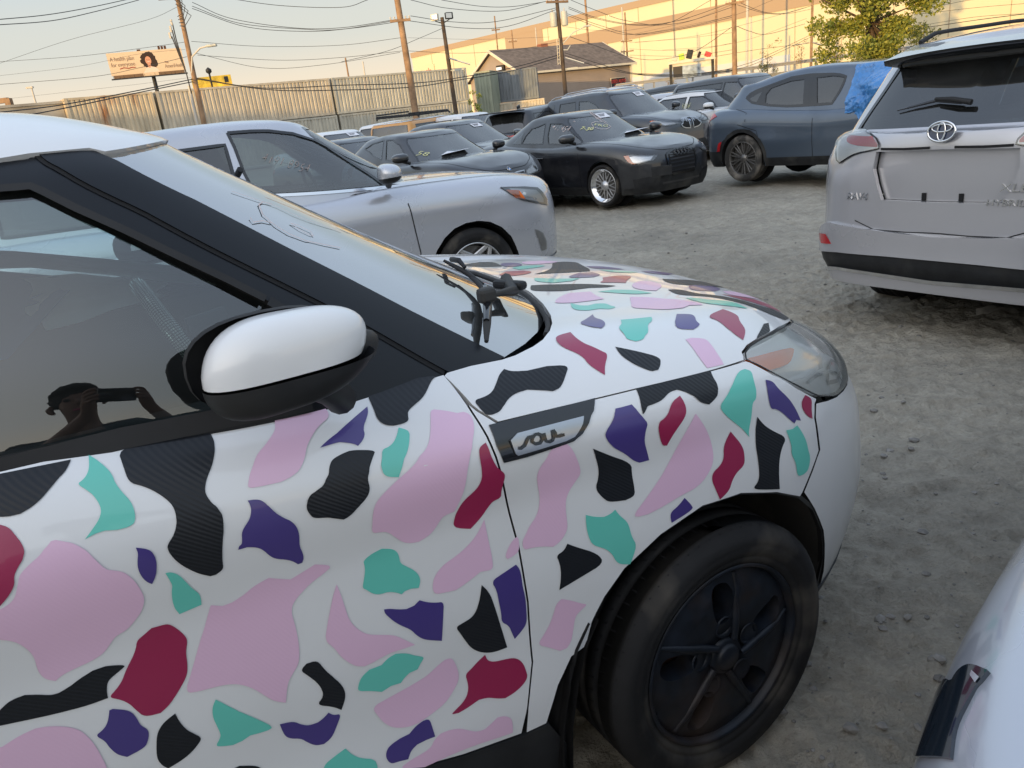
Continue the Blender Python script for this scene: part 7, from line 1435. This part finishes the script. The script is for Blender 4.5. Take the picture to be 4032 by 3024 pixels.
# 1 silver crossover behind the hatchback
c=CO['eq'];r_,B_,G_=mk('eq','silver_suv','silver crossover with marker numbers on its front window, right behind the patterned car',r=.355,rr=.24,tw=.22,paint='silver',wheelst=('y',5,.06),lower='silver',bpx=-1.62,lights=(1,1,0),hl=dict(o=c['hl'],am=c['am']))
sheet(r_,G_,c['sail'],'gloss_black','window_corner',.003,'R')
mb=MB();ribbon(mb,G_,c['chromebelt'],.022,M['chrome'],off=.006,side='B');mb.build('belt_trim',r_)
sheet(r_,B_,c['fog'],'clens','fog_lamp',.006,'R');sheet(r_,B_,[(a+(x-a)*.6,b+(y-b)*.6) for (a,b),(x,y) in [((2.6,3.0),(2.6,3.0))]*3] if 0 else c['fog'],'bowl','fog_bezel',.003,'R')
surf_text('window_writing',r_,'4191 8954',G_,c['t_x'][0],c['t_x'][1],.062,'chalk2',off=.004,shear=.3,hand=-.022)
surf_text('door_badge',r_,'N X',B_,c['badge'][0],c['badge'][1],.035,'gloss_black')
# 2 silver crossover seen from behind
c=CO['rv'];rec=[tuple(p) for p in c['recess']];rec[1]=(0,rec[1][1]);rec[2]=(0,rec[2][1])
r_,B_,G_=mk('rv','silver_suv','silver crossover seen from behind with empty plate recess, rear wiper and oval emblem',r=.365,rr=.24,tw=.235,paint='silver2',rails='rubber',glassm='dglass',bholes=[rec],lights=(1,0,1),cladding=.006,lower='plastic')
mb=MB();panel(mb,B_,rec,M['silver2'],h=.06,off=-.045,skirt=-.045,side='B');mb.build('plate_recess',r_)
for yy_,zz_,w_,h_ in ((0,.985,.24,.012),(-.13,1.045,.045,.02),(.13,1.045,.045,.02)):
    mb=MB();ringtube(mb,Vector((-3.598,yy_,zz_)),Vector((-1,0,0)),w_/2*1.1,h_,.004,M['silver2'],seg=24);mb.build('plate_bracket',r_)
for sd in('R','L'):
    e=empty_part('tail_light',r_,(0,0,0))
    mb=MB();panel(mb,B_,chaikin_soft(c['tl'],1,60),M['bowl'],h=.05,off=.004,skirt=.02,side=sd);mb.build('lamp_body',e)
    mb=MB();panel(mb,B_,chaikin_soft(c['tli'],1,60),M['red'],h=.05,off=.010,skirt=.004,side=sd);mb.build('red_lens',e)
    mb=MB();panel(mb,B_,chaikin_soft(c['tl'],1,60),M['clens'],h=.05,off=.018,skirt=.0,side=sd);ribbon(mb,B_,chaikin_soft(c['tl'],1,60),.010,M['gloss_black'],off=.006,side=sd,closed=True);mb.build('lamp_cover',e)
    mb=MB();panel(mb,B_,c['refl'],M['red'],h=.05,off=.040,skirt=.003,side=sd);mb.build('reflector',r_)
bt,bm_,bl,sk=[np.array(c[q]) for q in ('bump_top','bump_mid','bump_low','skid')]
def band(top,bot,mt,nm,off,sk_=.03,ext=1.25):
    t=[(ext,float(top[0,1]))]+[tuple(p) for p in top]+[(0,float(top[-1,1]))];b=[(0,float(bot[-1,1]))]+[tuple(p) for p in bot[::-1]]+[(ext,float(bot[0,1]))]
    t=[p for i,p in enumerate(t) if i in(0,) or p[0]<.56];b=[p for p in b if p[0]<.56 or p[0]==ext]
    mb=MB();panel(mb,B_,t+b,M[mt],h=.06,off=off,skirt=sk_,side='B');return mb.build(nm,r_)
band(bt,bm_,'silver2','rear_bumper',.035,.035,.80);band(bm_+[0,-.02],sk,'plastic','bumper_trim',.022,.022,.80);band(sk,np.array([(x,.05) for x,_ in sk]),'silver2','skid_plate',.030,.03,.62)
mb=MB();ribbon(mb,B_,[(.55,float(sk[0,1])+.05)]+[tuple(p) for p in sk[1:]]+[(0,float(sk[-1,1]))],.025,M['chrome'],off=.036,side='B');mb.build('skid_highlight',r_)  # bright ribbon paints the highlight along the skid plate's top edge
mb=MB();ribbon(mb,B_,c['garnish'],.014,M['gap'],off=.004,side='B');mb.build('tailgate_garnish',r_);mb=MB();cr_=[tuple(p) for p in c['crease'][1:]]+[(0,c['crease'][-1][1])];ribbon(mb,B_,cr_,.006,M['gap'],off=.002,side='B');mb.build('tailgate_seam',r_)
ec,en=uvn(B_,(.0,8.4),'L');
p0,n0=uvn(B_,(.0,float(c['garnish'][-1][1])),'R')
ec=p0+Vector((0,0,.085))+Vector((-.012,0,0));en=Vector((-1,0,.12)).normalized()
e=empty_part('emblem',r_,(0,0,0))
mb=MB();q=[];up=Vector((0,0,1));xx=up.cross(en).normalized();yy=en.cross(xx)
mb.add([ec+xx*.076*math.cos(2*PI*i/32)+yy*.052*math.sin(2*PI*i/32)+en*.002 for i in range(32)],[tuple(range(32))],P('emblem_blue',(.01,.03,.09),.2,coat=1),None,False);mb.build('emblem_backing',e)
mb=MB();ringtube(mb,ec+en*.006,en,.076,.052,.007,M['chrome']);ringtube(mb,ec+en*.007+yy*.018,en,.055,.020,.005,M['chrome']);ringtube(mb,ec+en*.008-yy*.0,en,.021,.046,.005,M['chrome']);mb.build('emblem_ring',e)
mb=MB()
for y in (-.106,.106): mb=MB();box(mb,(-3.605,y,.88),(.02,.024,.042),M['gap']);mb.build('plate_slot',r_)
for i,(t,a,b,hh) in enumerate((('RAV4',c['t_rav'][0],c['t_rav'][1],.04),)): surf_text('rear_badge',r_,t,B_,a,b,hh,'chrome',off=.004,side='L',ext=.004,shear=.15)
surf_text('rear_badge',r_,'XLE',B_,(.215,4.42),(.30,4.42),.042,'chrome',off=.004,side='R',ext=.004,shear=.15)
surf_text('rear_badge',r_,'HYBRID',B_,(.18,4.18),(.30,4.18),.034,'chrome',off=.004,side='R',ext=.004,shear=.1)
pv,pn=uvn(G_,(.06,1.1),'R')
wp=[(.048,12.88),(.159,12.71),(.318,12.81)]
e=empty_part('rear_wiper',r_,(0,0,0));P0,N0=uvn(G_,(.03,1.15),'R');P1,N1=uvn(G_,(.14,1.32),'L');P2,N2=uvn(G_,(.30,1.12),'L')
mb=MB();tube(mb,[P0+N0*.03,P0.lerp(P1,.5)+N0*.045,P1+N1*.035],[.016,.014,.009],M['rubber'],8);mb.build('wiper_arm',e);mb=MB();tube(mb,[P0.lerp(P1,.3)+N1*.02,P1+N1*.02,P2+N2*.012],[.010,.010,.004],M['gloss_black'],6);mb.build('wiper_blade',e)
# spoiler over the rear glass
mb=MB();us=np.concatenate([np.linspace(.52,0,14)]);ring=[];
top=[];und=[]
for sgn in (1,-1):
    seq=us if sgn>0 else us[::-1][1:]
    for u in seq:
        q=flipN(G_([u],[4.0])[0]);q=np.array([q[0],q[1]*sgn,q[2]]);top.append(q)
top=np.array(top);n=len(top);edge=top.copy();edge[:,0]=np.minimum(edge[:,0]-.10,-3.34)+.10*(np.abs(top[:,1])/.62)**3*0;edge[:,0]=-3.40+.12*(np.abs(top[:,1])/.66)**2.5;edge[:,1]*=1.06;edge[:,2]=top[:,2]-.035-.045*(np.abs(top[:,1])/.66)**2.5
u2=edge.copy();u2[:,2]-=.028;u2[:,0]+=.01;u3=top.copy();u3[:,2]-=.13;u3[:,0]-=.03
t0=top.copy();t0[:,0]+=.12;t0[:,2]+=.012;t0[:,1]*=.98
V=np.vstack([t0,top+[0,0,.008],edge,u2,u3]);
def strip(a,b): return [(a*n+i,a*n+i+1,b*n+i+1,b*n+i) for i in range(n-1)]
mb.add(V,strip(0,1)+strip(1,2),M['silver2']);mb.add(V,strip(2,3)+strip(3,4),M['gloss_black']);mb.build('roof_spoiler',r_)
mb=MB();q=flipN(G_([1.15],[6.9])[0]);box(mb,(-2.75,0,1.76+.03),(.16,.03,.07),M['silver2'],Matrix.Rotation(rad(-15),3,'Y'),bev=.012,smooth=True);mb.build('roof_antenna',r_)
# 3 slate blue sloping crossover
c=CO['me'];r_,B_,G_=mk('me','blue_grey_crossover','slate blue sloping-roof crossover with blue plastic sheet wrapped over its door mirror',r=.365,rr=.26,tw=.23,paint='slatep',wheelst=('v',10,.020),rim='alloydark',tyre='tyre_dusty',cladding=.006,lower='plastic',glassm='dglass',bpx=-1.72,cp=.55,handles=False)
mb=MB();panel(mb,G_,c['dlo'],M['gloss_black'],holes=[c['fwin'],c['rwin'],c['qwin']],h=.08,off=.003,side='R',metric=(1.3,.13));mb.build('window_surround',r_)
mb=MB();ribbon(mb,G_,c['dlo'],.035,M['gloss_black'],off=.004,side='B',closed=True);ribbon(mb,G_,[c['rwin'][4],c['rwin'][5]],.09,M['gloss_black'],off=.004,side='B');ribbon(mb,G_,[(c['rwin'][4][0]+.035,c['rwin'][4][1]),(c['rwin'][5][0]+.035,c['rwin'][5][1])],.07,M['gloss_black'],off=.0035,side='B');mb.build('window_trim',r_)
sheet(r_,G_,c['qwin'],'dglass','quarter_window',.003,'B')
sheet(r_,B_,c['refl'],'red','reflector',.012,'B')
mb=MB();ribbon(mb,B_,c['g_rear'],.008,M['gap'],off=.003,side='B');mb.build('door_gap',r_)
# crumpled blue plastic over the mirror
M['bluefilm']=P('blue_plastic_film',(.05,.24,.60),.22,coat=.6,coatr=.1)
nt_=M['bluefilm'].node_tree;b_=nt_.nodes['Principled BSDF'];b_.inputs['Transmission Weight'].default_value=.0;b_.inputs['Alpha'].default_value=.86
bag=empty('plastic_sheet','crumpled bright blue plastic sheet taped over the mirror of the slate blue crossover','plastic sheet',tuple(r_.location),r_.rotation_euler.z)
mb=MB();V=[];F=[];nu_,nv_=64,44
from mathutils import noise as mn
for i in range(nu_):
    for j in range(nv_):
        s,t=i/(nu_-1),j/(nv_-1)
        x=-1.22+1.10*s; z=1.56-.60*t-.10*(1-s)*t
        x+=.26*(.5-s)*max(0,t-.0)*.9-(.10*t)
        y0=.62+.30*min(1,(1.56-z)/.5)
        y=y0+.03+.26*math.exp(-((s-.50)/.20)**2-((t-.50)/.28)**2)+.05*mn.noise(Vector((s*5,t*4,1)))+.035*mn.noise(Vector((s*14+t*6,t*9,3)))+.02*mn.noise(Vector((s*30,t*24,9)))
        if t>.82: z+= .09*math.sin(s*11+1)*(t-.82)/.18-.05*mn.noise(Vector((s*7,0,0)))
        V.append((x,-y,z))
for i in range(nu_-1):
    for j in range(nv_-1): a=i*nv_+j;F.append((a,a+1,a+nv_+1,a+nv_))
mb.add(V,F,M['bluefilm']);bo=mb.build('film',bag)
# 4 black compact sedan
c=CO['a3'];r_,B_,G_=mk('a3','black_sedan','black compact sedan with silver mesh wheels and yellow marker writing on its windscreen',r=.315,rr=.25,tw=.23,paint='blackp',wheelst=('mesh',10,.016),steer=rad(6),bpx=-1.60,lights=(1,1,0),hl=dict(o=c['hl'],am=c['am']))
sheet(r_,G_,c['qwin'],'cglass','quarter_window',.003,'B')
mb=MB();gv=[2.0,5.55];gr=[(2.83,2.0),(2.79,3.2),(2.79,4.6),(2.86,5.5),(3,5.55),(3,2.0)];panel(mb,B_,gr,M['gap'],h=.05,off=.006,side='B')
ribbon(mb,B_,gr[4:]+gr[:5] if 0 else gr[:5],.035,M['gloss_black'],off=.016,side='B');ribbon(mb,B_,[(3,2.0),(2.83,2.0)],.035,M['gloss_black'],off=.016,side='B')
for v in np.linspace(2.35,5.1,7): ribbon(mb,B_,[(2.82 if v<4.8 else 2.86,v),(3,v)],.022,M['blackp'],off=.016,side='B')
mb.build('grille',r_)
mb=MB();P0,N0=uvn(B_,(3,gv[-1]-.75),'R')
for k in range(4): ringtube(mb,P0+N0*.03+Vector((0,(k-1.5)*.075,0)),N0,.045,.045,.007,M['gloss_black'],seg=20)
mb.build('emblem_ring',r_)
mb=MB();hp=[uvn(B_,p,'R')[0]+Vector((.05,0,0)) for p in c['holder']];P0=sum(hp,Vector())/4;box(mb,P0,(.02,.30,.14),M['plastic'],Matrix.Rotation(rad(-35),3,'Z'),bev=.006);mb.build('plate_holder',r_)
for sd in 'RL': sheet(r_,B_,c['intake'],'plastic','side_intake',.008,sd)
surf_text('window_writing',r_,'4Z74 4454',G_,c['t_ws1'][0],c['t_ws1'][1],.07,'chalk',shear=.3,hand=-.01)
surf_text('window_writing',r_,'7-30',G_,c['t_ws2'][0],c['t_ws2'][1],.085,'chalky',shear=.3,hand=.01)
surf_text('window_writing',r_,'FRG',G_,c['t_frg'][0],c['t_frg'][1],.08,'chalky',shear=.2,hand=-.005)
mb=MB();ribbon(mb,G_,c['ell'],.008,M['chalk'],off=.004);mb.build('window_writing',r_)
surf_text('window_writing',r_,'419454',G_,c['t_side'][0],c['t_side'][1],.10,'chalk',shear=.3,hand=-.02)
def paper_on(r_,G_,uv,side='R',w=.24,h_=.15,tilt=0):
    p,n=uvn(G_,uv,side);up=(Vector((0,0,1))-n*n.z).normalized();x=up.cross(n).normalized();mb=MB();c_=p+n*.006
    mb.add([c_-x*w/2-up*h_/2,c_+x*w/2-up*h_/2,c_+x*w/2+up*h_/2,c_-x*w/2+up*h_/2],[(0,1,2,3)],M['paper'],None,False)
    for k in range(3): 
        d=c_+n*.002+up*(h_*.25-k*h_*.2);mb.add([d-x*w*.35-up*.008,d+x*w*(.3-.1*k)-up*.008,d+x*w*(.3-.1*k)+up*.008,d-x*w*.35+up*.008],[(0,1,2,3)],M['ink'],None,False)
    return mb.build('window_paper',r_)
paper_on(r_,G_,(2.86,3.35),'L')
def dashpaper(r_,x,y,z,s=.3):
    mb=MB();mb.add([(x,y-s,z),(x+.16,y-s*.9,z+.03),(x+.12,y+s,z+.06),(x-.06,y+s*.8,z+.05),(x-.1,y,z+.07)],[(0,1,2,3,4)],M['paper'],None,False);mb.build('dash_paper',r_)
dashpaper(r_,-.50,.3,.99)
# 5 black low coupe
c=CO['b4'];r_,B_,G_=mk('b4','black_coupe','black low coupe with paper on its dashboard, left of the black compact sedan',r=.325,rr=.24,tw=.23,paint='blackp',bpx=-1.68,lights=(1,1,0),hl=dict(o=c['hl'],am=None))
def kidney(r_,B_,poly,side='B',bars=7):
    cn=np.array(poly).mean(0);poly=[tuple(cn+(np.array(p)-cn)*(.9,.72)) for p in poly]
    e=MB();pl=chaikin_soft(poly,1,80);panel(e,B_,pl,M['gap'],h=.04,off=.008,side=side);ribbon(e,B_,pl,.018,M['silverplate'],off=.014,side=side,closed=True)
    a=np.array(poly);x0,x1=a[:,0].min(),a[:,0].max();y0,y1=a[:,1].min(),a[:,1].max()
    for u in np.linspace(x0,x1,bars+2)[1:-1]: ribbon(e,B_,[(u,y0+.18*(y1-y0)),(u,y1-.15*(y1-y0))],.010,M['silverplate'] if bars>6 else M['gloss_black'],off=.016,side=side)
    return e.build('kidney_grille',r_)
kidney(r_,B_,c['grille'],'B',6)
def roundel(r_,B_,uv,side='R',R=.04):
    p,n=uvn(B_,uv,side);mb=MB();up=(Vector((0,0,1))-n*n.z).normalized();x=up.cross(n);c_=p+n*.006
    for k,(mt,a0) in enumerate((('paper',0),('bluedot',90),('paper',180),('bluedot',270))):
        mb.add([c_]+[c_+(x*math.cos(rad(a0+t))+up*math.sin(rad(a0+t)))*R*.65 for t in (0,30,60,90)],[(0,1,2,3,4)],M[mt],None,False)
    ringtube(mb,c_,n,R*.82,R*.82,R*.2,M['gloss_black'],seg=20);ringtube(mb,c_,n,R,R,R*.08,M['chrome'],seg=20);mb.build('round_emblem',r_)
M['bluedot']=P('emblem_light_blue',(.03,.20,.55),.3)
roundel(r_,B_,(3,c['roundel'][0][1] if c['roundel'][0][1]<9 else 6.2))
dashpaper(r_,-.62,-.1,1.0,.28)
surf_text('window_writing',r_,'58',G_,c['t_58'][0],c['t_58'][1],.10,'chalky',shear=.3,hand=-.015)
# 6 dark blue tall crossover
c=CO['x5'];r_,B_,G_=mk('x5','dark_blue_suv','dark blue tall crossover with two chrome kidney grilles, right behind the black compact sedan',r=.37,rr=.26,tw=.25,paint='navyp',rails='alloy',bpx=-1.62,lights=(1,1,0))
sheet(r_,G_,c['qwin'],'dglass','quarter_window',.003,'B');kidney(r_,B_,c['kid'],'B',9);roundel(r_,B_,(3,6.0))
paper_on(r_,G_,(2.84,3.1),'L',.26,.17)
# further cars: distance, roof pixel height turned into ground height
def gen(name,label,X,Y,th,z0,kind,paint,group=None,**kw):
    K=dict(sedan=dict(L=4.75,W=1.83,H=1.44,wb=2.8,fo=.9,zb=.95,zh=.98,zn=.74,zd=1.02,zg=.18,xw=-.2,xa=-1.05,xc=-2.35,xd=-3.15,wtop=.66,r=.33,rr=.23),
      suv=dict(L=4.7,W=1.86,H=1.68,wb=2.75,fo=.92,zb=1.10,zh=1.12,zn=.92,zd=1.14,zg=.24,xw=-.2,xa=-1.0,xc=-3.2,xd=-3.5,r=.36,rr=.24),
      coupe=dict(L=4.6,W=1.8,H=1.40,wb=2.75,fo=.88,zb=.94,zh=.97,zn=.72,zd=1.03,zg=.17,xw=-.15,xa=-.98,xc=-2.3,xd=-3.2,wtop=.64,r=.33,rr=.24),
      boxy=dict(L=4.6,W=1.9,H=1.83,wb=2.69,fo=.85,zb=1.22,zh=1.24,zn=1.05,zd=1.25,zg=.28,xw=-.2,xa=-.55,xc=-3.35,xd=-3.45,wtop=.82,r=.39,rr=.23,sp=dict(green_n=6,to=.3)))[kind]
    K=dict(K);K.update(kw);return car(name,label,X,Y,th,z0,paint=paint,far=True,group=group,**K)
g7=gen('dark_grey_sedan','dark grey sedan with white paper on its windscreen, behind the black coupe',.45,15.9,138,.11,'sedan','greyp');paper_on(g7[0],g7[2],(2.86,3.0),'L',.26,.14)
g8=gen('black_suv','black crossover seen from behind with red light strip and black roof spoiler',2.6,22.3,38,-.02,'suv','blackp',tl=dict(o=[(.62,6.2),(.70,5.4),(.45,5.2),(.30,5.3),(.28,5.8),(.45,6.2)]))
mb=MB();ribbon(mb,g8[1],[(0,5.75),(.30,5.75)],.06,M['wine'],off=.01,side='B');mb.build('light_strip',g8[0])
mb=MB();q=g8[0];box(mb,(-3.33,0,1.63),(.32,1.16,.035),M['gloss_black'],bev=.012,smooth=True);mb.build('roof_spoiler',q);mb=MB();box(mb,(-2.6,0,1.71),(.14,.03,.08),M['gloss_black'],Matrix.Rotation(rad(-20),3,'Y'),bev=.01);mb.build('roof_antenna',q)
g9=gen('boxy_offroader','boxy white-roofed offroader with yellow pillars and a black roof rack by the containers',-1.1,28.0,30,-.08,'boxy','yellowp',roofm='whitep')
e=empty('roof_rack','black tubular roof rack on the boxy yellow and white offroader','roof rack',tuple(g9[0].location),g9[0].rotation_euler.z)
mb=MB();
for y in (-.62,.62): tube(mb,[(-3.1,y,1.90),(-3.1,y,2.0),(-.9,y,2.0),(-.75,y,1.92)],.03,M['rubber'],6)
for x in np.linspace(-3.1,-.9,8): tube(mb,[(x,-.62,1.96),(x,.62,1.96)],.022,M['rubber'],6)
tube(mb,[(-3.1,-.62,2.06),(-3.1,.62,2.06)],.025,M['rubber'],6);mb.build('rack_frame',e)
g10=gen('white_sedan','white sedan with a paper on its windscreen, far left behind the silver crossover',-2.75,19.6,140,.22,'sedan','whitep');paper_on(g10[0],g10[2],(2.80,3.0),'L',.3,.16)
g11=gen('dark_sedan','dark low sedan half hidden between the silver crossover and the black coupe',-1.75,16.0,138,.02,'sedan','greyp')
g12=gen('white_suv','small white crossover at the foot of the brown pole',-1.3,27.3,125,.10,'suv','whitep')
g12b=gen('white_suv','white crossover whose bright roof shows left of the black crossover',.6,24.6,140,.04,'suv','whitep')
g13=gen('white_sedan','white sedan glimpsed between the black crossover and the dark blue crossover',2.9,25.2,140,.22,'sedan','whitep')
g14=gen('white_coupe','white coupe with black roof and marker writing on its side window',6.35,18.6,142,.16,'coupe','whitep',roofm='blackp');surf_text('window_writing',g14[0],'9-5582 AK',g14[2],(1.72,1.1),(2.05,1.15),.12,'chalky',shear=.3,hand=-.015)
g15=gen('silver_suv','silver crossover with roof rails, behind the dark blue crossover',4.7,21.8,146,.22,'suv','silver',rails='alloy')
g16=gen('dark_grey_suv','dark grey crossover behind the white coupe and the slate blue crossover',7.2,18.6,150,.12,'suv','greyp')
g17=gen('black_suv','black crossover in the distance behind the white coupe',7.3,23.2,148,.13,'suv','blackp')
g18=gen('silver_sedan','silver sedan in the far row beneath the parts office sign',6.7,26.3,145,.30,'sedan','silver')
g19=gen('grey_sedan','grey sedan roof just behind the white coupe',6.0,20.3,146,.15,'sedan','silver2')

# the near corner of another silver car at the lower right
c=CO['cc'];r_,B_,G_=mk('cc','silver_sedan','silver car cropped at the lower right corner, its dark headlight edge nearest the camera',r=.33,rr=.23,tw=.22,paint='silver',lights=(0,1,1),mirror=False)
for sd in 'RL':
    e=empty_part('headlight',r_,(0,0,0))
    mb=MB();panel(mb,B_,chaikin_soft(c['lamp'],1,60),M['lampdark'],h=.04,off=.004,skirt=.01,side=sd);mb.build('lamp_body',e)
    mb=MB();panel(mb,B_,c['notch'],M['silver'],h=.04,off=.007,side=sd);mb.build('lamp_accent',e)
    mb=MB();ribbon(mb,B_,c['chr'],.004,M['chrome'],off=.008,side=sd);mb.build('lamp_strip',e)
# ---------------------------------------------------------------- the photographer, seen only as a reflection in the side window
def skin_mesh(nodes,edges,name,parent,mt,sub=2):
    """one continuous surface grown round a skeleton: nodes {k:(pos,radius)}"""
    ks=list(nodes);me=bpy.data.meshes.new('skel');me.from_pydata([tuple(nodes[k][0]) for k in ks],[(ks.index(a),ks.index(b)) for a,b in edges],[])
    o=bpy.data.objects.new('skel',me);COL.objects.link(o);md=o.modifiers.new('skin','SKIN');md.use_smooth_shade=True
    for i,k in enumerate(ks):
        r=nodes[k][1];r=(r,r) if not isinstance(r,tuple) else r;me.skin_vertices[0].data[i].radius=r
    me.skin_vertices[0].data[0].use_root=True
    s=o.modifiers.new('sub','SUBSURF');s.levels=sub;s.render_levels=sub
    dg=bpy.context.evaluated_depsgraph_get();m2=bpy.data.meshes.new_from_object(o.evaluated_get(dg));bpy.data.objects.remove(o)
    m2.name=name;m2.materials.clear();m2.materials.append(mt)
    for p in m2.polygons: p.use_smooth=True
    q=bpy.data.objects.new(name,m2);COL.objects.link(q);q.parent=parent;return q
M['skin']=P('brown_skin',(.16,.085,.055),.55);M['hair']=P('black_curly_hair',(.008,.007,.006),.9,bump=(60,.8,.01));M['tee']=P('black_tshirt',(.012,.012,.014),.9);M['jeans']=P('dark_jeans',(.03,.04,.06),.9)
_fz=rad(-24);fv=Vector((math.sin(_fz),math.cos(_fz),0));rv_=Vector((fv.y,-fv.x,0))
hc_=Vector((0,0,1.60))-rv_*.125-fv*.31
base=Vector((hc_.x,hc_.y,0))-fv*.03
person=empty('person','person in a black t-shirt standing and holding a phone up with both hands','person',tuple(base),-_fz)


def loc_(wp): d=wp-base;return Vector((d.dot(rv_),d.dot(fv),wp.z))
pc=Vector((0,0,1.55))-_F*.016+_R2*.012-_U2*.022      # phone centre, just behind the lens
pL,pR=loc_(pc-_R2*.078),loc_(pc+_R2*.078)
N_={'pelvis':((0,0,.88),(.15,.11)),'waist':((0,0,1.02),(.14,.10)),'chest':((0,.01,1.20),(.155,.105)),'neckb':((0,0,1.335),(.07,.065)),'neck':((0,.01,1.40),(.052,.055)),
 'jaw':((0,.045,1.455),(.055,.06)),'head':((0,.025,1.53),(.074,.088)),'crown':((0,.01,1.60),(.062,.075)),
 'shR':((.18,0,1.31),.058),'elR':((.33,.13,1.20),.043),'wrR':((pR.x+.035,pR.y-.06,pR.z-.075),.028),'paR':((pR.x+.022,pR.y-.018,pR.z-.03),(.034,.018)),
 'shL':((-.18,0,1.31),.058),'elL':((-.26,.14,1.15),.043),'wrL':((pL.x-.04,pL.y-.07,pL.z-.08),.028),'paL':((pL.x-.022,pL.y-.018,pL.z-.03),(.034,.018)),
 'hiR':((.10,0,.84),.088),'knR':((.11,.02,.46),.060),'anR':((.11,-.01,.09),.042),'toR':((.13,.16,.035),.036),
 'hiL':((-.10,0,.84),.088),'knL':((-.11,.02,.46),.060),'anL':((-.11,-.01,.09),.042),'toL':((-.13,.16,.035),.036)}
E_=[('pelvis','waist'),('waist','chest'),('chest','neckb'),('neckb','neck'),('neck','jaw'),('jaw','head'),('head','crown'),('chest','shR'),('shR','elR'),('elR','wrR'),('wrR','paR'),('chest','shL'),('shL','elL'),('elL','wrL'),('wrL','paL'),('pelvis','hiR'),('hiR','knR'),('knR','anR'),('anR','toR'),('pelvis','hiL'),('hiL','knL'),('knL','anL'),('anL','toL')]
for k_ in list(N_):
    if k_[:2] not in('wr','pa'): p_,r_k=N_[k_];N_[k_]=((p_[0],p_[1],p_[2]*1.047),r_k)
# fingers wrapped round the phone's short ends, thumbs on its back
for s,p in (('R',pR),('L',pL)):
    sg=1 if s=='R' else -1
    for k in range(4):
        z=-.028+.018*k;a='f%s%d'%(s,k);N_[a+'a']=((p.x+sg*.030,p.y+.004,p.z+z),.0095);N_[a+'b']=((p.x+sg*.014,p.y+.020,p.z+z+.004),.0085);N_[a+'c']=((p.x-sg*(.006+.004*(k%2)),p.y+.020,p.z+z+.006),.0075)
        E_+= [('pa'+s,a+'a'),(a+'a',a+'b'),(a+'b',a+'c')]
    N_['t'+s+'a']=((p.x+sg*.012,p.y-.022,p.z-.015),.011);N_['t'+s+'b']=((p.x-sg*.018,p.y-.014,p.z+.002),.009);E_+= [('pa'+s,'t'+s+'a'),('t'+s+'a','t'+s+'b')]
skin_mesh(N_,E_,'body',person,M['skin'])
C_={k:(N_[k][0],tuple(r+.014 for r in (N_[k][1] if isinstance(N_[k][1],tuple) else (N_[k][1],)*2))) for k in ('chest','waist','pelvis','neckb','shR','elR','shL','elL')}
C_['neckb']=((0,0,1.387),(.085,.078));C_['elR']=(tuple(Vector(N_['shR'][0]).lerp(Vector(N_['elR'][0]),.75)),(.062,.062));C_['elL']=(tuple(Vector(N_['shL'][0]).lerp(Vector(N_['elL'][0]),.75)),(.062,.062))
skin_mesh(C_,[('chest','waist'),('waist','pelvis'),('chest','neckb'),('chest','shR'),('shR','elR'),('chest','shL'),('shL','elL')],'t_shirt',person,M['tee'])
J_={k:(N_[k][0],tuple(r+.016 for r in (N_[k][1] if isinstance(N_[k][1],tuple) else (N_[k][1],)*2))) for k in ('pelvis','hiR','knR','anR','hiL','knL','anL')}
skin_mesh(J_,[('pelvis','hiR'),('hiR','knR'),('knR','anR'),('pelvis','hiL'),('hiL','knL'),('knL','anL')],'jeans',person,M['jeans'])
mb=MB();bm=bmesh.new();bmesh.ops.create_icosphere(bm,subdivisions=4,radius=1);V=[]
for v in bm.verts:
    c_=v.co;q=1+.10*mn.noise(c_*9)+.06*mn.noise(c_*22);V.append((c_.x*.090*q,.002+c_.y*.108*q-(.02 if c_.y>0 and c_.z<.3 else 0),1.648+c_.z*.085*q if c_.z>-.35 else 1.648-.03+c_.z*.03))
F=[tuple(v.index for v in f.verts) for f in bm.faces];bm.free();mb.add(V,F,M['hair']);mb.build('hair',person)
mb=MB()
for s in(1,-1):
    tube(mb,[(s*.083,.005,1.617),(s*.094,-.004,1.602),(s*.090,.0,1.577),(s*.082,.006,1.567)],[.010,.013,.011,.006],M['skin'],8)
tube(mb,[(0,.112,1.607),(0,.128,1.582),(0,.118,1.572)],[.008,.013,.009],M['skin'],8);tube(mb,[(-.022,.106,1.545),(0,.112,1.542),(.022,.106,1.545)],.006,M['crimson'],6)
for s in(1,-1): lathe(mb,[(.001,-.006),(.012,0),(.001,.006)],M['hair'],10,'y',(s*.032,.106,1.612))
mb.build('face',person)
Rp=Matrix((( _R2.x,-_F.x,_U2.x),(_R2.y,-_F.y,_U2.y),(_R2.z,-_F.z,_U2.z)))
phn=empty('phone','black phone held level in both hands by the person','phone',tuple(pc));mb=MB();box(mb,(0,0,0),(.150,.008,.075),M['gloss_black'],Rp,bev=.003,smooth=True);mb.build('phone_body',phn)
